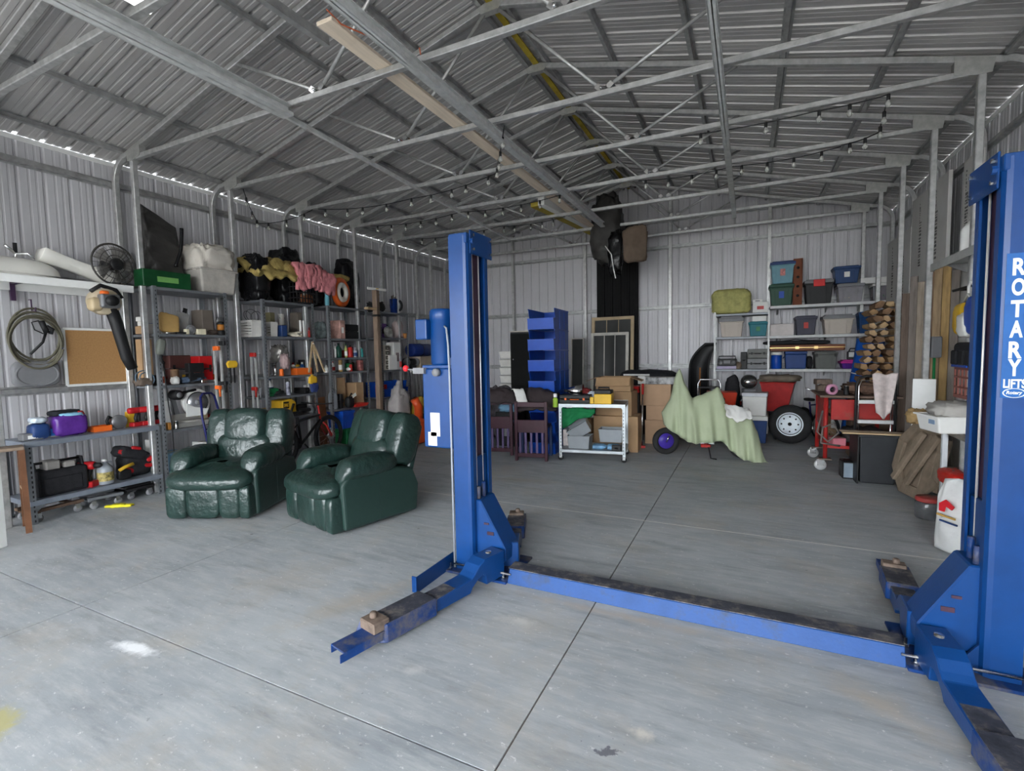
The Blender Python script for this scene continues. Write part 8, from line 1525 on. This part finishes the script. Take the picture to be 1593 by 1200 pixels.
# rear floor clutter
def mf(kind, label, x, y, z, s, m, m2=None): return mini(kind, label, Vector((x, y, z)), 0.0, s, m, m2)
mf('box', 'black toolbox on the floor below the lilac box unit', -0.16, 10.66, 0.452, (0.5, 0.3, 0.26), 'k', 'r'); mf('box', 'dark green crate on the floor under the narrow rear unit', -0.12, 10.66, 0.0, (0.6, 0.34, 0.38), 'd', 'e')
mf('box', 'brown carton on the floor under the long white shelves', 1.50, 10.70, 0.0, (0.5, 0.30, 0.5), 'c', 'w'); mf('box', 'black crate on the floor beside the brown carton', 0.66, 10.74, 0.0, (0.34, 0.26, 0.46), 'k', 'g'); mf('rag', 'grey tarp bundle on the brown carton under the long shelves', 1.50, 10.70, 0.502, (0.4, 0.34, 0.2), 'g')
mf('bottle', 'white solvent jug behind the steel bowl carton', -2.44, 8.12, 0.502, (0.14, 0.14, 0.3), 'w', 'r'); mf('box', 'red ammunition box on the low carton behind the cart', -2.62, 8.02, 0.502, (0.2, 0.16, 0.2), 'r', 'y'); mf('box', 'black monitor box between the locker and the bins', -3.80, 7.72, 0.0, (0.44, 0.3, 0.6), 'k', 'g'); mf('rag', 'pale blue cloth on the black monitor box', -3.80, 7.70, 0.602, (0.4, 0.3, 0.16), 'l')
mf('box', 'dark crate behind the scraper by the cartons', -1.02, 9.45, 0.0, (0.30, 0.36, 0.7), 'd', 'k'); mf('box', 'green and black crate behind the red case', -2.10, 9.30, 0.0, (0.2, 0.3, 0.3), 'e', 'k')
# ============================================================ overhead: plank, door tracks, string lights
single('ceiling_plank', MB().bb((-0.075, 0, 0), (0.075, 7.0, 0.03)), mat('clean_pine', (0.74, 0.62, 0.49), 0.6, 0, 0.12, 4, stretch=(6, 0.5, 6)), 'long pale pine plank lying across the roof trusses', 'plank', (-2.80, 2.75, 4.062), 0, bevel=0.003)
TRK = mat('track_galv', (0.66, 0.67, 0.66), 0.4, 0.3, 0.15, 12)
def track(label, x, y0, y1, z, w, h, m, lip=0.02, name='door_track'):
    t = thing(name, label, 'track', (x, y0, z), 0); L_ = y1-y0
    part('web', MB().bb((-0.004, 0, 0), (0.004, L_, h)), m, t); part('top_flange', MB().bb((-w/2, 0, h-0.006), (w/2, L_, h)), m, t); part('bottom_flange', MB().bb((-w/2, 0, 0), (w/2, L_, 0.006)), m, t)
    if lip:
        for s in (-1, 1): part('lip', MB().bb((s*w/2-0.004, 0, 0), (s*w/2+0.004, L_, lip)), m, t)
    return t
track('long galvanised door track hung under the trusses near the pine plank', -2.42, -1.0, 8.9, 3.905, 0.07, 0.09, TRK); track('galvanised door track hung under the trusses on the right, ending before the rear shelves', -0.245, -1.0, 9.45, 3.905, 0.06, 0.09, TRK); track('wide galvanised channel at upper left, stopping at the first whole truss', -3.92, -1.0, 3.36, 3.895, 0.13, 0.10, TRK, 0.03)
single('conduit_pipe', MB().bar([(0, 0, 0), (-0.42, 5.9, 0)], 0.035, 0.04), TRK, 'thin galvanised pipe under the trusses on the left, running to the rear', 'pipe', (-4.04, 3.28, 3.975), 0); single('short_channel', MB().bar([(0, 0, 0), (0.06, 2.2, 0)], 0.05, 0.07), GALV_D, 'short dark steel channel end above the pine plank', 'channel', (-3.09, 0.80, 4.13), 0)
t = thing('opener_motor', 'grey door opener motor at the top left edge of the view', 'motor', (-3.86, 1.86, 4.0), 0.1); part('drum', MB().lathe([(0.05, -0.08), (0.06, -0.06), (0.06, 0.06), (0.05, 0.08)], 16, (0, 0, 0.05), TO_X), mat('cast_alloy', (0.55, 0.54, 0.51), 0.35, 0.6, 0.1), t); part('hanger', MB().bb((-0.02, -0.02, 0.05), (0.02, 0.02, 0.5)), GALV_D, t)
t = thing('packing_tube', 'long yellow and white box beam lying on the rear trusses', 'box', (-3.16, 7.6, 4.062), rad(-7)); part('white_face', MB().bb((0.0, 0, 0), (0.12, 2.5, 0.14)), PAPER, t, 0.004); part('yellow_face', MB().bb((-0.14, 0, 0), (-0.002, 2.5, 0.07)), mat('foam_yellow', (0.42, 0.32, 0.05), 0.7), t, 0.004); part('end_ring', MB().torus((0.05, -0.005, 0.08), 0.03, 0.010, RX(pi/2), 18, 6), PAPER, t)
single('red_wire', MB().tube([(0, 0, 0.06), (0.02, 0.12, 0.02), (0.15, 0.35, 0.0), (0.25, 0.58, 0.03), (0.22, 0.66, -0.06), (0.32, 0.7, -0.05), (0.35, 0.62, 0.03)], 0.005, 6), mat('orange_wire', (0.45, 0.10, 0.04), 0.5), 'loop of thin red-orange wire by the start of the pine plank', 'wire', (-2.74, 2.72, 4.06), 0)
# string lights
BULB = mat('bulb_glass', (0.70, 0.70, 0.66), 0.05, 0, 0.02, trans=0.7)
def string_lights(label, pts, n, sag):
    pts = [Vector(p) for p in pts]; t = thing('string_lights', label, 'string lights', pts[0], 0, 'festoon lights on the trusses'); o = pts[0]; path = []
    for a, b in zip(pts, pts[1:]):
        L_ = (b-a).length
        for k in range(12):
            f = k/12; path.append(a.lerp(b, f)-Vector((0, 0, sag*L_*4*f*(1-f)))-o)
    path.append(pts[-1]-o); part('cord', MB().tube(path, 0.006, 5), BLACK, t)
    bulb = MB().lathe([(0.010, -0.045), (0.012, -0.05), (0.024, -0.075), (0.026, -0.09), (0.016, -0.11), (0.004, -0.115)], 10).mesh('bulb'); bulb.materials.append(BULB)
    sock = MB().lathe([(0.012, 0.006), (0.016, 0.0), (0.016, -0.045), (0.012, -0.05)], 8).mesh('socket'); sock.materials.append(BLACK)
    for k in range(n):
        q = path[int((k+0.5)/n*(len(path)-1))]; s = part('socket', sock, BLACK, t, loc=q); part('bulb', bulb, BULB, s)
    return t
Zc = 3.99
string_lights('festoon string along the third truss, left half', [(-6.2, 5.80, Zc), (-4.4, 5.84, Zc-0.1), (-3.0, 5.80, Zc), (-2.3, 4.66, Zc)], 13, 0.03); string_lights('festoon string dropping to the left wall by the second truss', [(-6.35, 4.62, Zc), (-6.95, 5.3, 3.75), (-6.3, 5.78, Zc)], 6, 0.07); string_lights('festoon string along the fourth truss, left half', [(-6.2, 7.0, Zc), (-4.3, 7.0, Zc-0.02), (-2.4, 7.0, Zc)], 12, 0.03)
string_lights('festoon string under the third truss, right half, with a drop at its end', [(-0.7, 5.80, Zc), (0.55, 5.80, Zc-0.02), (1.15, 5.80, Zc), (1.16, 6.2, 3.80), (0.95, 6.95, Zc)], 9, 0.02); string_lights('festoon string under the fourth truss, right half', [(-1.4, 7.0, Zc), (-0.2, 7.0, Zc-0.02), (0.95, 7.0, Zc)], 8, 0.03); string_lights('festoon string under the fifth truss near the rear', [(-6.1, 8.2, Zc), (-4.2, 8.2, Zc), (-2.9, 8.2, Zc)], 10, 0.03)
d_ = RIGHT*((214-796.5)/F_PX) - UP*((-8-600)/F_PX) + FWD; k_ = (RIDGE-0.03+SL*XC*-1-EYE)/(d_.z-SL*d_.x)
q = Vector((0, 0, EYE))+d_*k_
t = thing('shop_light', 'bright white light panel under the roof at the top left edge', 'light', q, 0); t.rotation_euler = (0, -ang, 0)
part('panel', MB().bb((-0.10, -0.14, -0.02), (0.10, 0.14, -0.012)), mat('lit_panel', (0.95, 0.97, 1.0), 0.5, 0, 0.0, emit=3.0), t); part('housing', MB().bb((-0.11, -0.15, -0.012), (0.11, 0.15, 0.01)), PAPER, t)
